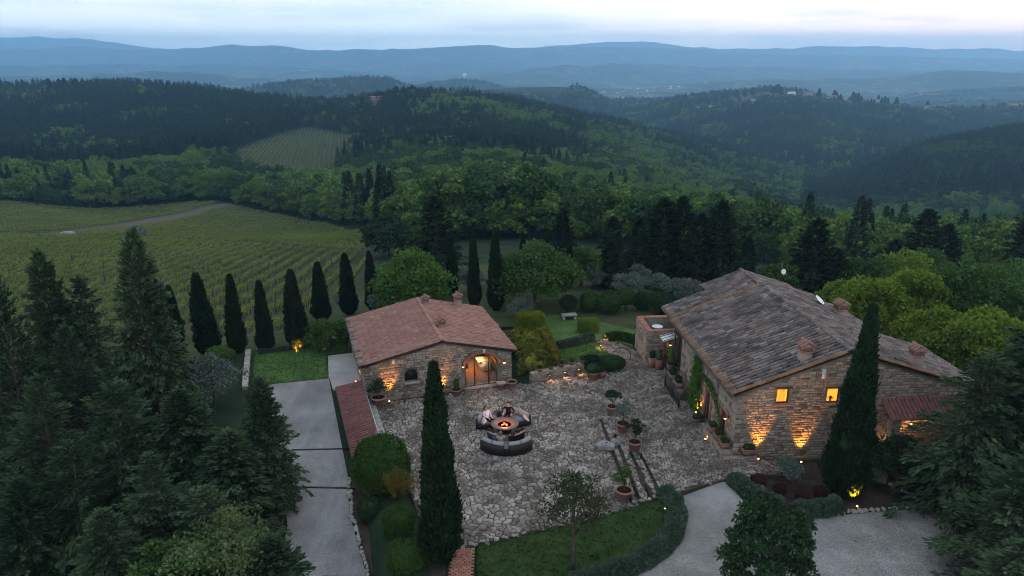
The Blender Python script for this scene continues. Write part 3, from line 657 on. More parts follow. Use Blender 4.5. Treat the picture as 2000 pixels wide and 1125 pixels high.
# ------------------------------------------------------------------ masonry, tiles and other pieces
def npm(o): return np.array(o.matrix_world) if not isinstance(o, np.ndarray) else o
def frame(loc, rz):
    c, s = math.cos(rz), math.sin(rz); return np.array([[c, -s, 0, loc[0]], [s, c, 0, loc[1]], [0, 0, 1, loc[2]], [0, 0, 0, 1.]])
def place(parent, name, templ, mats, W, size, field, nmax=300, group=None, kinds=None, score=None):
    """pieces laid into `parent`: the `nmax` that show largest are objects of their own, the rest one part"""
    mats = np.asarray(mats); n = len(mats)
    if n == 0: return
    pw = mats[:, :3, 3] @ W[:3, :3].T + W[:3, 3]
    u, v, d = pix(pw[:, 0], pw[:, 1], pw[:, 2]); size = np.asarray(size, float); size = size if len(size) == n else np.full(n, size[0]); sc = size / d
    sc = np.where((u < -20) | (u > 2020) | (v > 1150), sc * .01, sc)
    if score is not None: sc = sc * score
    order = np.argsort(-sc); kinds = kinds if kinds is not None else rng.integers(0, len(templ), n)
    for i in order[:nmax]:
        o = bpy.data.objects.new(name, templ[kinds[i]]); link(o, parent); o.matrix_local = Matrix(mats[i].tolist())
    rest = order[nmax:]
    if len(rest):
        mb = MB()
        for k in range(len(templ)):
            q = mats[rest[kinds[rest] == k]]
            if not len(q): continue
            me = templ[k]; V = np.empty(len(me.vertices) * 3, np.float32); me.vertices.foreach_get('co', V); V = V.reshape(-1, 3)
            VV = np.einsum('nij,vj->nvi', q[:, :3, :3], V) + q[:, None, :3, 3]
            by = {}
            for p in me.polygons: by.setdefault(len(p.vertices), []).append(tuple(p.vertices))
            fs = [(np.array(f)[None] + (np.arange(len(q)) * len(V))[:, None, None]).reshape(-1, len(f[0])).astype(np.int32) for f in by.values()]
            mb.add(VV.reshape(-1, 3), fs)
        tag(mb.obj(field, templ[0].materials[0], parent), kind='stuff')
def stone_templates(mat, k=10, rough=.13, cham=.16):
    """unit rubble stone: x, z in -.5...5, front at y = -1 (outwards), back at y = 0"""
    out = []
    for i in range(k):
        pts = []
        for cx, cz in ((-1, -1), (1, -1), (1, 1), (-1, 1)):
            a, b = rnd.uniform(.02, rough), rnd.uniform(.03, rough * 1.6)
            p = [(cx * (.5 - rnd.uniform(0, .04)), cz * (.5 - b)), (cx * (.5 - a), cz * (.5 - rnd.uniform(0, .06)))]
            pts += p if cx * cz < 0 else p[::-1]
        pts = [pts[j] for j in (0, 1, 2, 3, 4, 5, 6, 7)]
        p = np.array(pts); ang = np.arctan2(p[:, 1], p[:, 0]); p = p[np.argsort(ang)]
        n = len(p); mb = MB(); inn = p * (1 - cham * rnd.uniform(.7, 1.2))
        V = np.concatenate([np.c_[p[:, 0], np.zeros(n), p[:, 1]], np.c_[p[:, 0], np.full(n, -.55), p[:, 1]], np.c_[inn[:, 0], -1 + np.array([rnd.uniform(-.12, .12) for _ in range(n)]), inn[:, 1]]])
        F = [np.array([(i_ + r * n, (i_ + 1) % n + r * n, (i_ + 1) % n + (r + 1) * n, i_ + (r + 1) * n) for r in (0, 1) for i_ in range(n)], np.int32), np.array([[2 * n + j for j in range(n)]], np.int32)]
        mb.add(V, F); out.append(mb.mesh('stone', mat))
    return out
def barrel(name, mat, L=.46, w0=.19, w1=.155, h=.075, t=.014, seg=6):
    """half-barrel roof tile: low wide end at y = 0, lying up the slope along +y"""
    a = np.linspace(0, math.pi, seg + 1); V = []
    for y, w in ((0, w0), (L, w1)):
        for r in (0, 1):
            rr = w / 2 - r * t; hh = h * (w / w0) - r * t; V += [(-rr * math.cos(q), y, hh * math.sin(q)) for q in a]
    n = seg + 1; F = []
    for i in range(seg):
        F.append((i, i + 1, 2*n + i + 1, 2*n + i)); F.append((n + i + 1, n + i, 3*n + i, 3*n + i + 1)); F.append((i + 1, i, n + i, n + i + 1))
    F = [tuple(f[::-1]) for f in F]
    mb = MB(); mb.add(V, F); me = mb.mesh(name, mat); me.polygons.foreach_set('use_smooth', [k % 3 == 0 for k in range(len(F))]); return me
def tile_templates(mat, k=4, w=.19):
    return [barrel('roof_tile', M[mat], .51 + rnd.uniform(-.02, .02), w * rnd.uniform(.94, 1.05), w * .8, .50 * w) for i in range(k)]
def slope(E0, E1, R1, R0, sp=.215, ex=.37, jit=1.0, ragged=0.0):
    """tile matrices on a roof plane: corners in order round the plane, E0-E1 the eave"""
    E0, E1, R0, R1 = (np.array(p, float) for p in (E0, E1, R0, R1)); n = max(1, int(round(np.linalg.norm(E1 - E0) / sp))); mats = []
    nrm = np.cross(E1 - E0, R0 - E0); nrm /= np.linalg.norm(nrm)
    if nrm[2] < 0: nrm = -nrm
    for i in range(n):
        t = (i + .5) / n; a = E0 + (E1 - E0) * t; b = R0 + (R1 - R0) * t; d = b - a; L = np.linalg.norm(d); d /= L; m = max(1, int(L / ex)); off = rnd.uniform(-.02, .02) * jit
        for k in range(m + 1):
            s = -.06 + k * ex + off * .6
            if s + .3 > L: continue
            dd = d + np.cross(nrm, d) * rnd.gauss(0, .022) * jit + nrm * (.022 + rnd.gauss(0, .012) * jit); dd /= np.linalg.norm(dd); x = np.cross(dd, nrm); x /= np.linalg.norm(x); z = np.cross(x, dd)
            p = a + d * (s + rnd.gauss(0, .016) * jit) + np.cross(nrm, d) * rnd.gauss(0, .008) * jit + nrm * (.035 + rnd.uniform(0, .012) * jit)
            if ragged and rnd.random() < ragged: p = p + nrm * rnd.uniform(.02, .05) + d * rnd.uniform(-.1, .1)
            q = np.eye(4); q[:3, 0], q[:3, 1], q[:3, 2], q[:3, 3] = x, dd, z, p; mats.append(q)
    return mats
def pans(mb, E0, E1, R1, R0, sp=.215, ex=.37):
    """the channel tiles between the covers: shallow troughs, a step at every course"""
    E0, E1, R0, R1 = (np.array(p, float) for p in (E0, E1, R0, R1)); n = max(1, int(round(np.linalg.norm(E1 - E0) / sp)))
    nrm = np.cross(E1 - E0, R0 - E0); nrm /= np.linalg.norm(nrm); nrm = -nrm if nrm[2] < 0 else nrm
    u = (E1 - E0) / np.linalg.norm(E1 - E0); V = []; F = []
    for i in range(n + 1):
        t = i / n; a = E0 + (E1 - E0) * t; b = R0 + (R1 - R0) * t; d = b - a; L = np.linalg.norm(d); d /= L
        for k in range(int(L / ex) + 1):
            s0, s1 = k * ex - .05, min(L, (k + 1) * ex + .02)
            if s1 - s0 < .1: continue
            z = len(V)
            for s, w, lift in ((s0, .085, .020), (s1, .075, .004)):
                p = a + d * s + nrm * lift; V += [p - u * w + nrm * .012, p - u * w * .5, p + u * w * .5, p + u * w + nrm * .012]
            F += [(z, z+1, z+5, z+4), (z+1, z+2, z+6, z+5), (z+2, z+3, z+7, z+6)]
    mb.add(np.array(V), F)
def ridge_mats(A, B, step=.40, lift=.05):
    A, B = np.array(A, float), np.array(B, float); d = B - A; L = np.linalg.norm(d); d /= L; x = np.cross(d, (0, 0, 1)); x /= np.linalg.norm(x); z = np.cross(x, d); out = []
    for k in range(int(L / step)):
        q = np.eye(4); dd = d + z * .03 + x * rnd.gauss(0, .015); dd /= np.linalg.norm(dd)
        q[:3, 0], q[:3, 1], q[:3, 2], q[:3, 3] = x * 1.15, dd * 1.05, np.cross(x, dd) * 1.1, A + d * k * step + z * (lift + rnd.uniform(-.008, .012)); out.append(q)
    return out
def slab(mb, P, t=.10):
    """a slanted slab under four corner points"""
    P = np.array(P, float); n = np.cross(P[1] - P[0], P[-1] - P[0]); n /= np.linalg.norm(n); n = -n if n[2] < 0 else n; k = len(P)
    V = np.concatenate([P, P - n * t]); c = np.cross(P[1] - P[0], P[2] - P[0])[2] > 0
    top = tuple(range(k)); F = [top if c else top[::-1], tuple(k + i for i in (top[::-1] if c else top))]
    F += [((i, k + i, k + (i + 1) % k, (i + 1) % k) if c else ((i + 1) % k, k + (i + 1) % k, k + i, i)) for i in range(k)]
    mb.add(V, F)
def wall_panel(mb, o, rz, outline, holes=(), t=.45):
    """a wall standing on the local line from o in direction rz; outline and holes in (along, up); outer face on the right of the line"""
    c, s = math.cos(rz), math.sin(rz); loops = [list(outline)] + [list(h) for h in holes]
    flat = [p for l in loops for p in l]; tri = tessellate_polygon([[Vector((a, b, 0)) for a, b in l] for l in loops]); n = len(flat)
    def W_(a, b, dpt): return (o[0] + a * c - dpt * s, o[1] + a * s + dpt * c, o[2] + b)
    V = [W_(a, b, 0) for a, b in flat] + [W_(a, b, t) for a, b in flat]; F = []
    for a, b, d in tri:
        p, q, r = flat[a], flat[b], flat[d]
        if (q[0]-p[0])*(r[1]-p[1]) - (q[1]-p[1])*(r[0]-p[0]) < 0: b, d = d, b
        F.append((a, b, d)); F.append((n + d, n + b, n + a))
    z = 0
    for li, l in enumerate(loops):
        k = len(l); area = sum(l[i][0]*l[(i+1) % k][1] - l[(i+1) % k][0]*l[i][1] for i in range(k)); ccw = area > 0
        for i in range(k):
            a, b = z + i, z + (i + 1) % k
            if ccw != (li == 0): a, b = b, a
            F.append((b, a, n + a, n + b))
        z += k
    mb.add(V, F)
def rubble(o, rz, L, zb, ztop, holes=(), hmin=.12, hmax=.24, lmin=.16, lmax=.52, proud=.035, gap=.022):
    """stone matrices for a wall face; ztop: function of the distance along; holes: list of (x0, x1, z0, z1) or functions row -> (x0, x1)"""
    c, s = math.cos(rz), math.sin(rz); mats = []; size = []; z = zb; zmax = max(ztop(x) for x in np.linspace(0, L, 40))
    while z < zmax - .06:
        h = rnd.uniform(hmin, hmax); x = -rnd.uniform(0, .1)
        blocks = []
        for hole in holes:
            r = hole(z, z + h) if callable(hole) else ((hole[0], hole[1]) if z + h > hole[2] and z < hole[3] else None)
            if r: blocks.append(r)
        while x < L:
            l = rnd.uniform(lmin, lmax) * (1.25 if rnd.random() < .15 else 1); x0, x1 = max(x, 0), min(x + l, L); x += l
            for b0, b1 in blocks:
                if x0 < b1 and x1 > b0:
                    if x0 < b0 - .07: x1 = min(x1, b0)
                    elif x1 > b1 + .07: x0 = max(x0, b1)
                    else: x1 = x0
            if x1 - x0 < .08: continue
            hh = min(h, min(ztop(x0), ztop(x1)) - z)
            if hh < .05: continue
            hh2 = hh * rnd.uniform(.88, 1.04); w = x1 - x0 - gap; cx, cz = (x0 + x1) / 2, z + hh / 2 + rnd.uniform(-.012, .012); dp = proud * rnd.uniform(.5, 1.35); tl = rnd.gauss(0, .035)
            q = np.eye(4); ct, st = math.cos(tl), math.sin(tl)
            ex = np.array((c * ct, s * ct, st)); ez = np.array((-c * st, -s * st, ct)); ey = np.array((-s, c, 0))
            q[:3, 0] = ex * w; q[:3, 1] = ey * dp; q[:3, 2] = ez * (hh2 - gap); q[:3, 3] = (o[0] + c * cx, o[1] + s * cx, o[2] + cz); mats.append(q); size.append(math.sqrt(w * hh))
        z += h
    return mats, size
def arch_pts(x0, x1, z0, zs, rise, n=10):
    """opening outline with a segmental head"""
    c = (x0 + x1) / 2; w = (x1 - x0) / 2
    return [(x0, z0), (x1, z0)] + [(c + w * math.cos(t), zs + rise * math.sin(t)) for t in np.linspace(0, math.pi, n)]
def arch_hole(x0, x1, z0, zs, rise, m=.0):
    def f(a, b):
        if b < z0 - m or a > zs + rise + m: return None
        zz = max(a, z0)
        if zz <= zs: return (x0 - m, x1 + m)
        k = max(0., 1 - ((zz - zs) / (rise + m)) ** 2) ** .5; c = (x0 + x1) / 2; w = (x1 - x0) / 2 + m; return (c - w * k, c + w * k)
    return f
STONE = stone_templates(M['wall_stone']); PALE = stone_templates(M['pale_stone'], 6)
BRICK = stone_templates(M['brick'], 4, .03, .06)
LAMP = 7.0                                      # all lamps together
def bulb(parent, loc, r=.055, watts=10, col=(1, .52, .2), spot=None, name='bulb', lsize=.05):
    mb = MB(); mb.lathe([(.001, -r), (r * .7, -r * .7), (r, 0), (r * .7, r * .7), (.001, r)], loc, 8); o = mb.obj(name, M['lamp_glow'], parent, True)
    l = bpy.data.lights.new('light', 'SPOT' if spot else 'POINT'); l.energy = watts * LAMP; l.color = col; l.shadow_soft_size = lsize
    lo = link(bpy.data.objects.new('light', l), parent); lo.location = loc
    if spot:
        l.spot_size = math.radians(spot[0]); l.spot_blend = .75; d = Vector(spot[1]); lo.rotation_euler = d.to_track_quat('-Z', 'Y').to_euler(); lo.location = Vector(loc) + d.normalized() * (r + .03)
    return o
def ground_spot(loc, aim, label, group='ground spotlights', watts=55, size=50, r=.05):
    e = empty('ground_spotlight', loc, 0, label, 'spotlight', group); mb = MB(); mb.lathe([(.07, -.03), (.08, .02), (.075, .05), (.05, .05)], n=10); mb.obj('housing', M['iron'], e)
    bulb(e, (0, 0, .07), r, watts, (1, .33, .04), (size, aim), 'lens'); return e
def wall_lamp(loc, rz, label, group='wall lanterns', watts=14, r=.075):
    e = empty('wall_lamp', loc, rz, label, 'lamp', group); mb = MB(); mb.box((0, -.02, 0), (.09, .03, .16)); mb.tube([(0, -.03, .05), (0, -.14, .09), (0, -.2, .06)], .012, 6); mb.lathe([(.10, -.02), (.06, .05), (.012, .08)], (0, -.2, .0), 10); mb.obj('bracket', M['iron'], e)
    bulb(e, (0, -.2, -.05), r, watts); return e
# ------------------------------------------------------------------ the tiled annex
def rect(x0, x1, z0, z1): return [(x0, z0), (x1, z0), (x1, z1), (x0, z1)]
def chimney(house, base, size, h, rz=0., roof='gable', mat='chimney_plaster', tiles='terracotta', posts=4):
    """square shaft, a ring of little piers and a tiled cap"""
    x, y, z = base; mb = MB(); mb.box((x, y, z + h / 2 - .2), (size, size, h + .4), rz); mb.box((x, y, z + h + .02), (size * 1.12, size * 1.12, .05), rz)
    o = mb.obj('chimney', M[mat], house); cp = MB(); c, s = math.cos(rz), math.sin(rz); ph = size * .42
    def T(a, b, d): return (x + a * c - b * s, y + a * s + b * c, z + h + .045 + d)
    n = posts
    for sx in (-1, 1):
        for k in range(n):
            q = -.5 + k / (n - 1); cp.box(T(sx * size * .46, q * size * .92, ph / 2), (size * .1, size * .13, ph), rz); cp.box(T(q * size * .92, sx * size * .46, ph / 2), (size * .13, size * .1, ph), rz)
    cp.box(T(0, 0, ph + .03), (size * 1.2, size * 1.2, .06), rz); cp.obj('chimney_vent', M['terracotta'], o)
    w = size * .60; top = ph + .06; pk = size * .30
    mats = []
    for sx in (-1, 1):
        a0, a1 = T(sx * w, -w, top), T(sx * w, w, top); b0, b1 = T(0, -w, top + pk), T(0, w, top + pk); mats += slope(a0, a1, b1, b0, .2, .37, .6)
    mats += ridge_mats(T(0, -w, top + pk - .02), T(0, w, top + pk - .02), .3)
    g = MB(); V = [T(-w, -w, top), T(w, -w, top), T(0, -w, top + pk), T(-w, w, top), T(w, w, top), T(0, w, top + pk)]; g.add(V, [(0, 1, 2), (5, 4, 3), (0, 2, 5, 3), (1, 4, 5, 2), (0, 3, 4, 1)])
    cap = g.obj('chimney_cap', M['terracotta'], o)
    tm = MB()
    for q in mats:
        me = CAPT[rnd.randrange(len(CAPT))]; V = np.empty(len(me.vertices) * 3, np.float32); me.vertices.foreach_get('co', V); V = V.reshape(-1, 3); tm.add(V @ q[:3, :3].T + q[:3, 3], [tuple(p.vertices) for p in me.polygons])
    tm2 = tm.obj('cap_tiling', M[tiles], o); tag(tm2, kind='stuff')
    return o
CAPT = tile_templates('terracotta', 3)
NEWT = tile_templates('new_tile', 5, .225); OLDT = tile_templates('old_tile', 6, .23); PORT = tile_templates('porch_tile', 4, .19); ORGT = tile_templates('orange_tile', 3, .2)
def build_annex():
    yaw = math.radians(17.4); O = (-9.66, 43.93, 0.0); W = frame(O, yaw)
    h = empty('annex_house', O, yaw, 'low stone annex with a pink terracotta tiled roof and a lit arched glass door', 'house')
    Wd, Dp, ap = 10.1, 9.2, 5.22; zl, zr, za = 2.56, 2.42, 3.62
    top = lambda x: zl + (za - zl) * x / ap if x < ap else za + (zr - za) * (x - ap) / (Wd - ap)
    door = arch_pts(6.76, 9.1, .10, 1.62, .84, 14); win = arch_pts(2.62, 3.48, 1.12, 1.62, .36, 8)
    wb = MB(); wall_panel(wb, (0, 0, 0), 0, [(0, -.6), (Wd, -.6), (Wd, zr), (ap, za), (0, zl)], [door, win])
    wall_panel(wb, (0, Dp, 0), -math.pi / 2, [(0, -.8), (Dp, -.8), (Dp, zl), (0, zl)]); wall_panel(wb, (Wd, 0, 0), math.pi / 2, [(.0, -.6), (Dp, -.6), (Dp, zr), (0, zr)])
    wall_panel(wb, (Wd, Dp, 0), math.pi, [(0, -.6), (Wd, -.6), (Wd, zl), (Wd - ap, za), (0, zr)])
    wall = wb.obj('wall', M['mortar'], h)
    m1, s1 = rubble((0, 0, 0), 0, Wd, -.1, lambda x: top(x) - .05, [arch_hole(6.76, 9.1, .10, 1.62, .84, .26), arch_hole(2.62, 3.48, 1.0, 1.62, .36, .08)])
    m2, s2 = rubble((0, Dp, 0), -math.pi / 2, Dp, -.3, lambda x: zl - .08)
    place(wall, 'stone', STONE, m1 + m2, W, s1 + s2, 'stone_field')
    # brick arch round the door
    mats = []; n = 26
    for k in range(n):
        t = math.pi * (k + .5) / n; c, w = (6.76 + 9.1) / 2, (9.1 - 6.76) / 2; r = (w * math.cos(t), .84 * math.sin(t)); nx, nz = math.cos(t) / w, math.sin(t) / .84; q = math.hypot(nx, nz); nx, nz = nx / q, nz / q
        m = np.eye(4); m[:3, 0] = np.array((-nz, 0, nx)) * .115; m[:3, 1] = (0, .05, 0); m[:3, 2] = np.array((nx, 0, nz)) * .24; m[:3, 3] = (c + r[0] + nx * .125, 0, 1.62 + r[1] + nz * .125); mats.append(m)
    place(wall, 'brick', BRICK, mats, W, [.15] * n, 'brick_field')
    # roof
    Ls = [(-.27, 9.4, 2.62), (-.27, -.16, 2.62), (ap, -.16, 3.76), (ap, 9.4, 3.76)]; Rs = [(10.4, -.16, 2.48), (10.4, 9.4, 2.48), (ap, 9.4, 3.76), (ap, -.16, 3.76)]
    rb = MB(); slab(rb, Ls, .09); slab(rb, Rs, .09); roof = rb.obj('roof', M['roof_under'], h)
    mats = slope(*Ls, .335, .42, .75) + slope(*Rs, .335, .42, .75, .035)
    place(roof, 'roof_tile', NEWT, mats, W, [.3] * len(mats), 'tile_field')
    pb = MB(); pans(pb, *Ls, .335, .42); pans(pb, *Rs, .335, .42); tag(pb.obj('channel_tiling', M['roof_under'], roof), kind='stuff')  # channels coloured dark to paint the shadow lines between tile rows
    RT = [barrel('ridge_tile', M['new_tile'], .46, .25, .22, .10) for _ in range(2)]
    place(roof, 'ridge_tile', RT, ridge_mats((ap, -.2, 3.80), (ap, 9.4, 3.80)), W, [.3] * 60, 'ridge_field')
    # pale lichened tiles down the left eave
    ed = slope((-.33, 9.4, 2.63), (-.33, -.16, 2.63), (.02, -.16, 2.71), (.02, 9.4, 2.71), .213, .375, 1.2)
    place(roof, 'eave_tile', [barrel('eave_tile', M['old_tile'], .40, .2, .17, .085)], ed, W, [.3] * len(ed), 'eave_field')
    chimney(h, (ap + .42, 8.0, 3.6), .42, .32, 0); chimney(h, (8.35, 8.65, 2.95), .50, .62, 0, mat='chimney_plaster'); chimney(h, (ap + .55, 2.7, 3.55), .46, .38, 0)
    # glazed door
    d = MB(); y = .16
    for x in (6.80, 7.46, 8.46, 9.06): d.box((x, y, .84 if x in (6.80, 9.06) else 1.24), (.05, .05, 1.5 if x in (6.80, 9.06) else 2.28))
    d.box((7.93, y, .125), (2.3, .05, .05)); c, w = 7.93, 1.15
    d.tube([(c + w * math.cos(t), y, 1.6 + .83 * math.sin(t)) for t in np.linspace(0, math.pi, 13)], .028, 6)
    df = d.obj('door', M['iron'], h)
    for x0, x1 in ((6.83, 7.43), (7.49, 8.43), (8.49, 9.03)):
        zt = lambda x: 1.58 + .82 * max(0, 1 - ((x - c) / w) ** 2) ** .5
        p = MB(); p.prism([(x0, .15), (x1, .15)] + [(x, zt(x)) for x in np.linspace(x1, x0, 7)], 0, .008); o = p.obj('pane', M['pane_glass'], df); o.rotation_euler = (math.pi / 2, 0, 0); o.location = (0, y + .01, 0)
    hd = MB(); hd.box((7.50, y - .05, 1.05), (.03, .06, .26)); hd.obj('handle', M['iron'], df)
    th = MB(); th.box((7.93, .0, .06), (2.5, .5, .10)); th.obj('threshold', M['pale_stone'], h)
    wf = MB(); pts = arch_pts(2.64, 3.46, 1.14, 1.62, .34, 9); wf.tube([(a, .2, b) for a, b in pts] + [(pts[0][0], .2, pts[0][1])], .025, 5); wo = wf.obj('window', M['dark_wood'], h)
    p = MB(); p.prism(pts, 0, .01); o = p.obj('pane', M['black_plastic'], wo); o.rotation_euler = (math.pi / 2, 0, 0); o.location = (0, .22, 0)
    sl = MB(); sl.box((3.05, -.06, 1.04), (1.06, .30, .14)); sl.obj('sill', M['pale_stone'], wo)
    for x, z in ((1.91, 2.74), (8.1, 2.72)): b = MB(); b.box((x, -.07, z), (.17, .10, .26)); b.obj('wall_block', M['grey_block'], h)
    # the room behind the door
    r = MB(); r.box((7.6, 4.2, .07), (4.6, 7.4, .04)); r.obj('floor', M['orange_tile'], h)
    varied('ochre_wall', [(.34,.19,.07),(.42,.25,.10)], .9, .05, 1.0, 1, per=False); r = MB(); r.box((7.45, 6.2, 1.25), (4.3, .1, 2.4)); r.box((5.35, 3.4, 1.25), (.1, 5.6, 2.4)); r.box((9.62, 3.4, 1.2), (.06, 5.6, 2.2)); r.obj('room_wall', M['ochre_wall'], h)
    l = bpy.data.lights.new('room_light', 'POINT'); l.energy = 260; l.color = (1, .50, .17); l.shadow_soft_size = .25; lo = link(bpy.data.objects.new('room_light', l), h); lo.location = (7.5, 2.6, 2.25)
    g = MB(); g.tube([(-.33, -.2, 2.56), (-.33, 9.4, 2.56)], .055, 8); g.obj('gutter', M['gutter_metal'], h)
    def loc(x, y_, z): return tuple(W[:3, :3] @ np.array((x, y_, z)) + W[:3, 3])
    e = empty('wooden_cabinet', loc(7.2, 3.4, .09), yaw, 'wooden cabinet seen through the glass door of the annex', 'cabinet'); b = MB(); b.box((0, 0, .42), (1.05, .5, .72)); b.obj('body', M['oak_board'], e); b = MB(); b.box((0, 0, .80), (1.12, .55, .04)); b.obj('top', M['dark_wood'], e)
    for sx in (-.46, .46):
        for sy in (-.2, .2): b = MB(); b.box((sx, sy, .03), (.06, .06, .06)); b.obj('leg', M['dark_wood'], e)
    b = MB(); b.lathe([(.04, 0), (.16, .06), (.19, .10), (.17, .10), (.05, .03)]); o = b.obj('fruit_bowl', M['white_paint'], None, True); o.location = loc(7.35, 3.4, .91); tag(o, 'white bowl standing on the wooden cabinet inside the annex', 'bowl')
    e = empty('white_desk', loc(8.75, 2.7, .09), yaw, 'white desk with an open flap inside the annex doorway', 'desk'); b = MB(); b.box((.1, .1, .36), (.72, .9, .72)); b.obj('body', M['white_paint'], e); b = MB(); b.box((.0, .1, .75), (.9, 1.0, .04)); b.obj('top', M['white_paint'], e)
    wall_lamp(loc(6.57, -.04, 1.86), yaw, 'lit lantern on the stone wall left of the arched glass door', watts=9); wall_lamp(loc(9.5, -.04, 1.80), yaw, 'lit lantern on the stone wall right of the arched glass door', watts=9)
    ground_spot(loc(1.46, -.40, .0), (0.02, .2, 1), 'glowing uplight between the big lemon pot and the small arched window', watts=70)
    ground_spot(loc(5.1, -.3, .0), (0.0, .3, 1), 'uplight at the annex wall hidden behind the tall cypress', watts=60)
    ground_spot(loc(-.35, 3.4, .0), (.30, .0, 1), 'uplight on the pale patio at the left side wall of the annex', watts=45)
build_annex()
# ------------------------------------------------------------------ the farmhouse
def build_farmhouse():
    yaw = math.radians(4.2); O = (12.5, 36.6, 0.0); W = frame(O, yaw); h = empty('farmhouse', O, yaw, 'large stone farmhouse with a weathered grey and brown tiled roof', 'house')
    def loc(x, y_, z): return tuple(W[:3, :3] @ np.array((x, y_, z)) + W[:3, 3])
    ap, za = 6.0, 6.42; zl, zr, Wd = 4.12, 3.83, 14.1
    top = lambda x: zl + (za - zl) * x / ap if x < ap else za + (zr - za) * (x - ap) / (Wd - ap)
    w1, w2 = rect(2.16, 2.90, 3.50, 4.40), rect(5.05, 5.79, 3.44, 4.34)
    wb = MB(); wall_panel(wb, (0, 0, 0), 0, [(0, -.5), (Wd, -.8), (Wd, zr), (ap, za), (0, zl)], [w1, w2])
    Ly = 10.3; d1, d2, sw = rect(Ly - 4.9, Ly - 4.0, .15, 2.2), rect(Ly - 2.15, Ly - 1.3, .25, 2.3), rect(Ly - 3.35, Ly - 2.95, 3.0, 3.55)
    wall_panel(wb, (0, Ly, 0), -math.pi / 2, [(0, -.4), (Ly, -.4), (Ly, zl), (0, zl)], [d1, d2, sw])
    wall_panel(wb, (0.5, Ly, 0), 0, [(0, -.3), (9, -.3), (9, 5), (0, 4.2)]); wall_panel(wb, (.9, 14.6, 0), -math.pi / 2, [(0, -.3), (4.2, -.3), (4.2, 4.2), (0, 4.2)])
    wall_panel(wb, (3.3, 15.9, 0), -math.pi / 2, [(0, -.3), (1.4, -.3), (1.4, 5.1), (0, 5.1)]); wall_panel(wb, (Wd, 0, 0), math.pi / 2, [(0, -.8), (6.4, -.8), (6.4, zr), (0, zr)])
    wall_panel(wb, (11.4, 6.4, 0), math.pi / 2, [(0, -.8), (7.4, -.8), (7.4, 4.6), (0, 4.6)])
    wall = wb.obj('wall', M['mortar'], h); H = lambda r, m: (r[0][0] - m, r[1][0] + m, r[0][1] - m, r[2][1] + m)
    m1, s1 = rubble((0, 0, 0), 0, Wd, -.45, lambda x: top(x) - .10, [H(w1, .09), H(w2, .09)], .11, .22, .16, .48)
    m2, s2 = rubble((0, Ly, 0), -math.pi / 2, Ly, -.2, lambda x: zl - .12, [H(d1, .1), H(d2, .1), H(sw, .08)], .13, .26, .18, .55)
    for k in range(14):                                          # long and short corner stones
        w, w2, z = (.62, .34, k * .295 + .12) if k % 2 else (.34, .62, k * .295 + .12)
        q = np.eye(4); q[:3, 0] = (w, 0, 0); q[:3, 1] = (0, .062, 0); q[:3, 2] = (0, 0, .27); q[:3, 3] = (w / 2 - .03, 0, z); m1.append(q); s1.append(.5)
        q = np.eye(4); q[:3, 0] = (0, -w2, 0); q[:3, 1] = (.062, 0, 0); q[:3, 2] = (0, 0, .27); q[:3, 3] = (0, w2 / 2 - .03, z); m1.append(q); s1.append(.5)
    place(wall, 'stone', STONE, m1 + m2, W, s1 + s2, 'stone_field')
    # ------ roof
    slopes = []; A0, A1 = -.16, 12.1
    sA = [(-.36, A1, 4.22), (-.36, A0, 4.22), (ap, A0, 6.58), (ap, A1, 6.58)]; sB = [(-.16, 14.85, 4.14), (-.16, A1, 4.14), (ap, A1, 6.44), (ap, 14.85, 6.44)]; sC = [(3.0, 16.1, 5.33), (3.0, 14.85, 5.33), (ap, 14.85, 6.44), (ap, 16.1, 6.44)]
    rA = [(14.62, A0, 3.815), (14.62, 6.6, 3.815), (ap, 6.6, 6.58), (ap, A0, 6.58)]; rB = [(11.75, 6.6, 4.737), (11.75, A1, 4.737), (ap, A1, 6.58), (ap, 6.6, 6.58)]; rC = [(11.2, A1, 4.77), (11.0, 14.85, 4.83), (ap, 14.85, 6.44), (ap, A1, 6.44)]; rD = [(9.6, 14.85, 5.28), (9.6, 16.1, 5.28), (ap, 16.1, 6.44), (ap, 14.85, 6.44)]
    allS = [sA, sB, sC, rA, rB, rC, rD]; rb = MB()
    for q in allS: slab(rb, q, .11)
    roof = rb.obj('roof', M['roof_under'], h); mats = []
    for q in allS: mats += slope(*q, .335, .46, 1.2, .03)
    place(roof, 'roof_tile', OLDT, mats, W, [.3] * len(mats), 'tile_field')
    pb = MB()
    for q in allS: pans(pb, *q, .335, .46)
    tag(pb.obj('channel_tiling', M['roof_under'], roof), kind='stuff')  # dark channel colour deepens the shade between the cover tiles
    RT = [barrel('ridge_tile', M['old_tile'], .46, .26, .23, .105) for _ in range(3)]
    place(roof, 'ridge_tile', RT, ridge_mats((ap, A0 - .05, 6.62), (ap, A1, 6.62)) + ridge_mats((ap, A1, 6.48), (ap, 16.1, 6.48)), W, [.3] * 60, 'ridge_field')
    vg = ridge_mats((-.40, A0 + .02, 4.26), (ap, A0 + .02, 6.60), .38, .03) + ridge_mats((-.40, A1 - .05, 4.28), (ap, A1 - .05, 6.64), .38, .05) + ridge_mats((14.62, A0 + .02, 3.855), (ap, A0 + .02, 6.62), .38, .03)
    place(roof, 'verge_tile', ORGT, vg, W, [.3] * len(vg), 'verge_field')
    ev = slope((-.42, A1, 4.20), (-.42, A0, 4.20), (.0, A0, 4.36), (.0, A1, 4.36), .225, .36, 1.2) + slope((-.22, 14.85, 4.12), (-.22, A1, 4.12), (.2, A1, 4.27), (.2, 14.85, 4.27), .225, .36, 1.2)
    place(roof, 'eave_tile', [barrel('eave_tile', M['orange_tile'], .44, .2, .17, .085)], ev, W, [.3] * len(ev), 'eave_field')
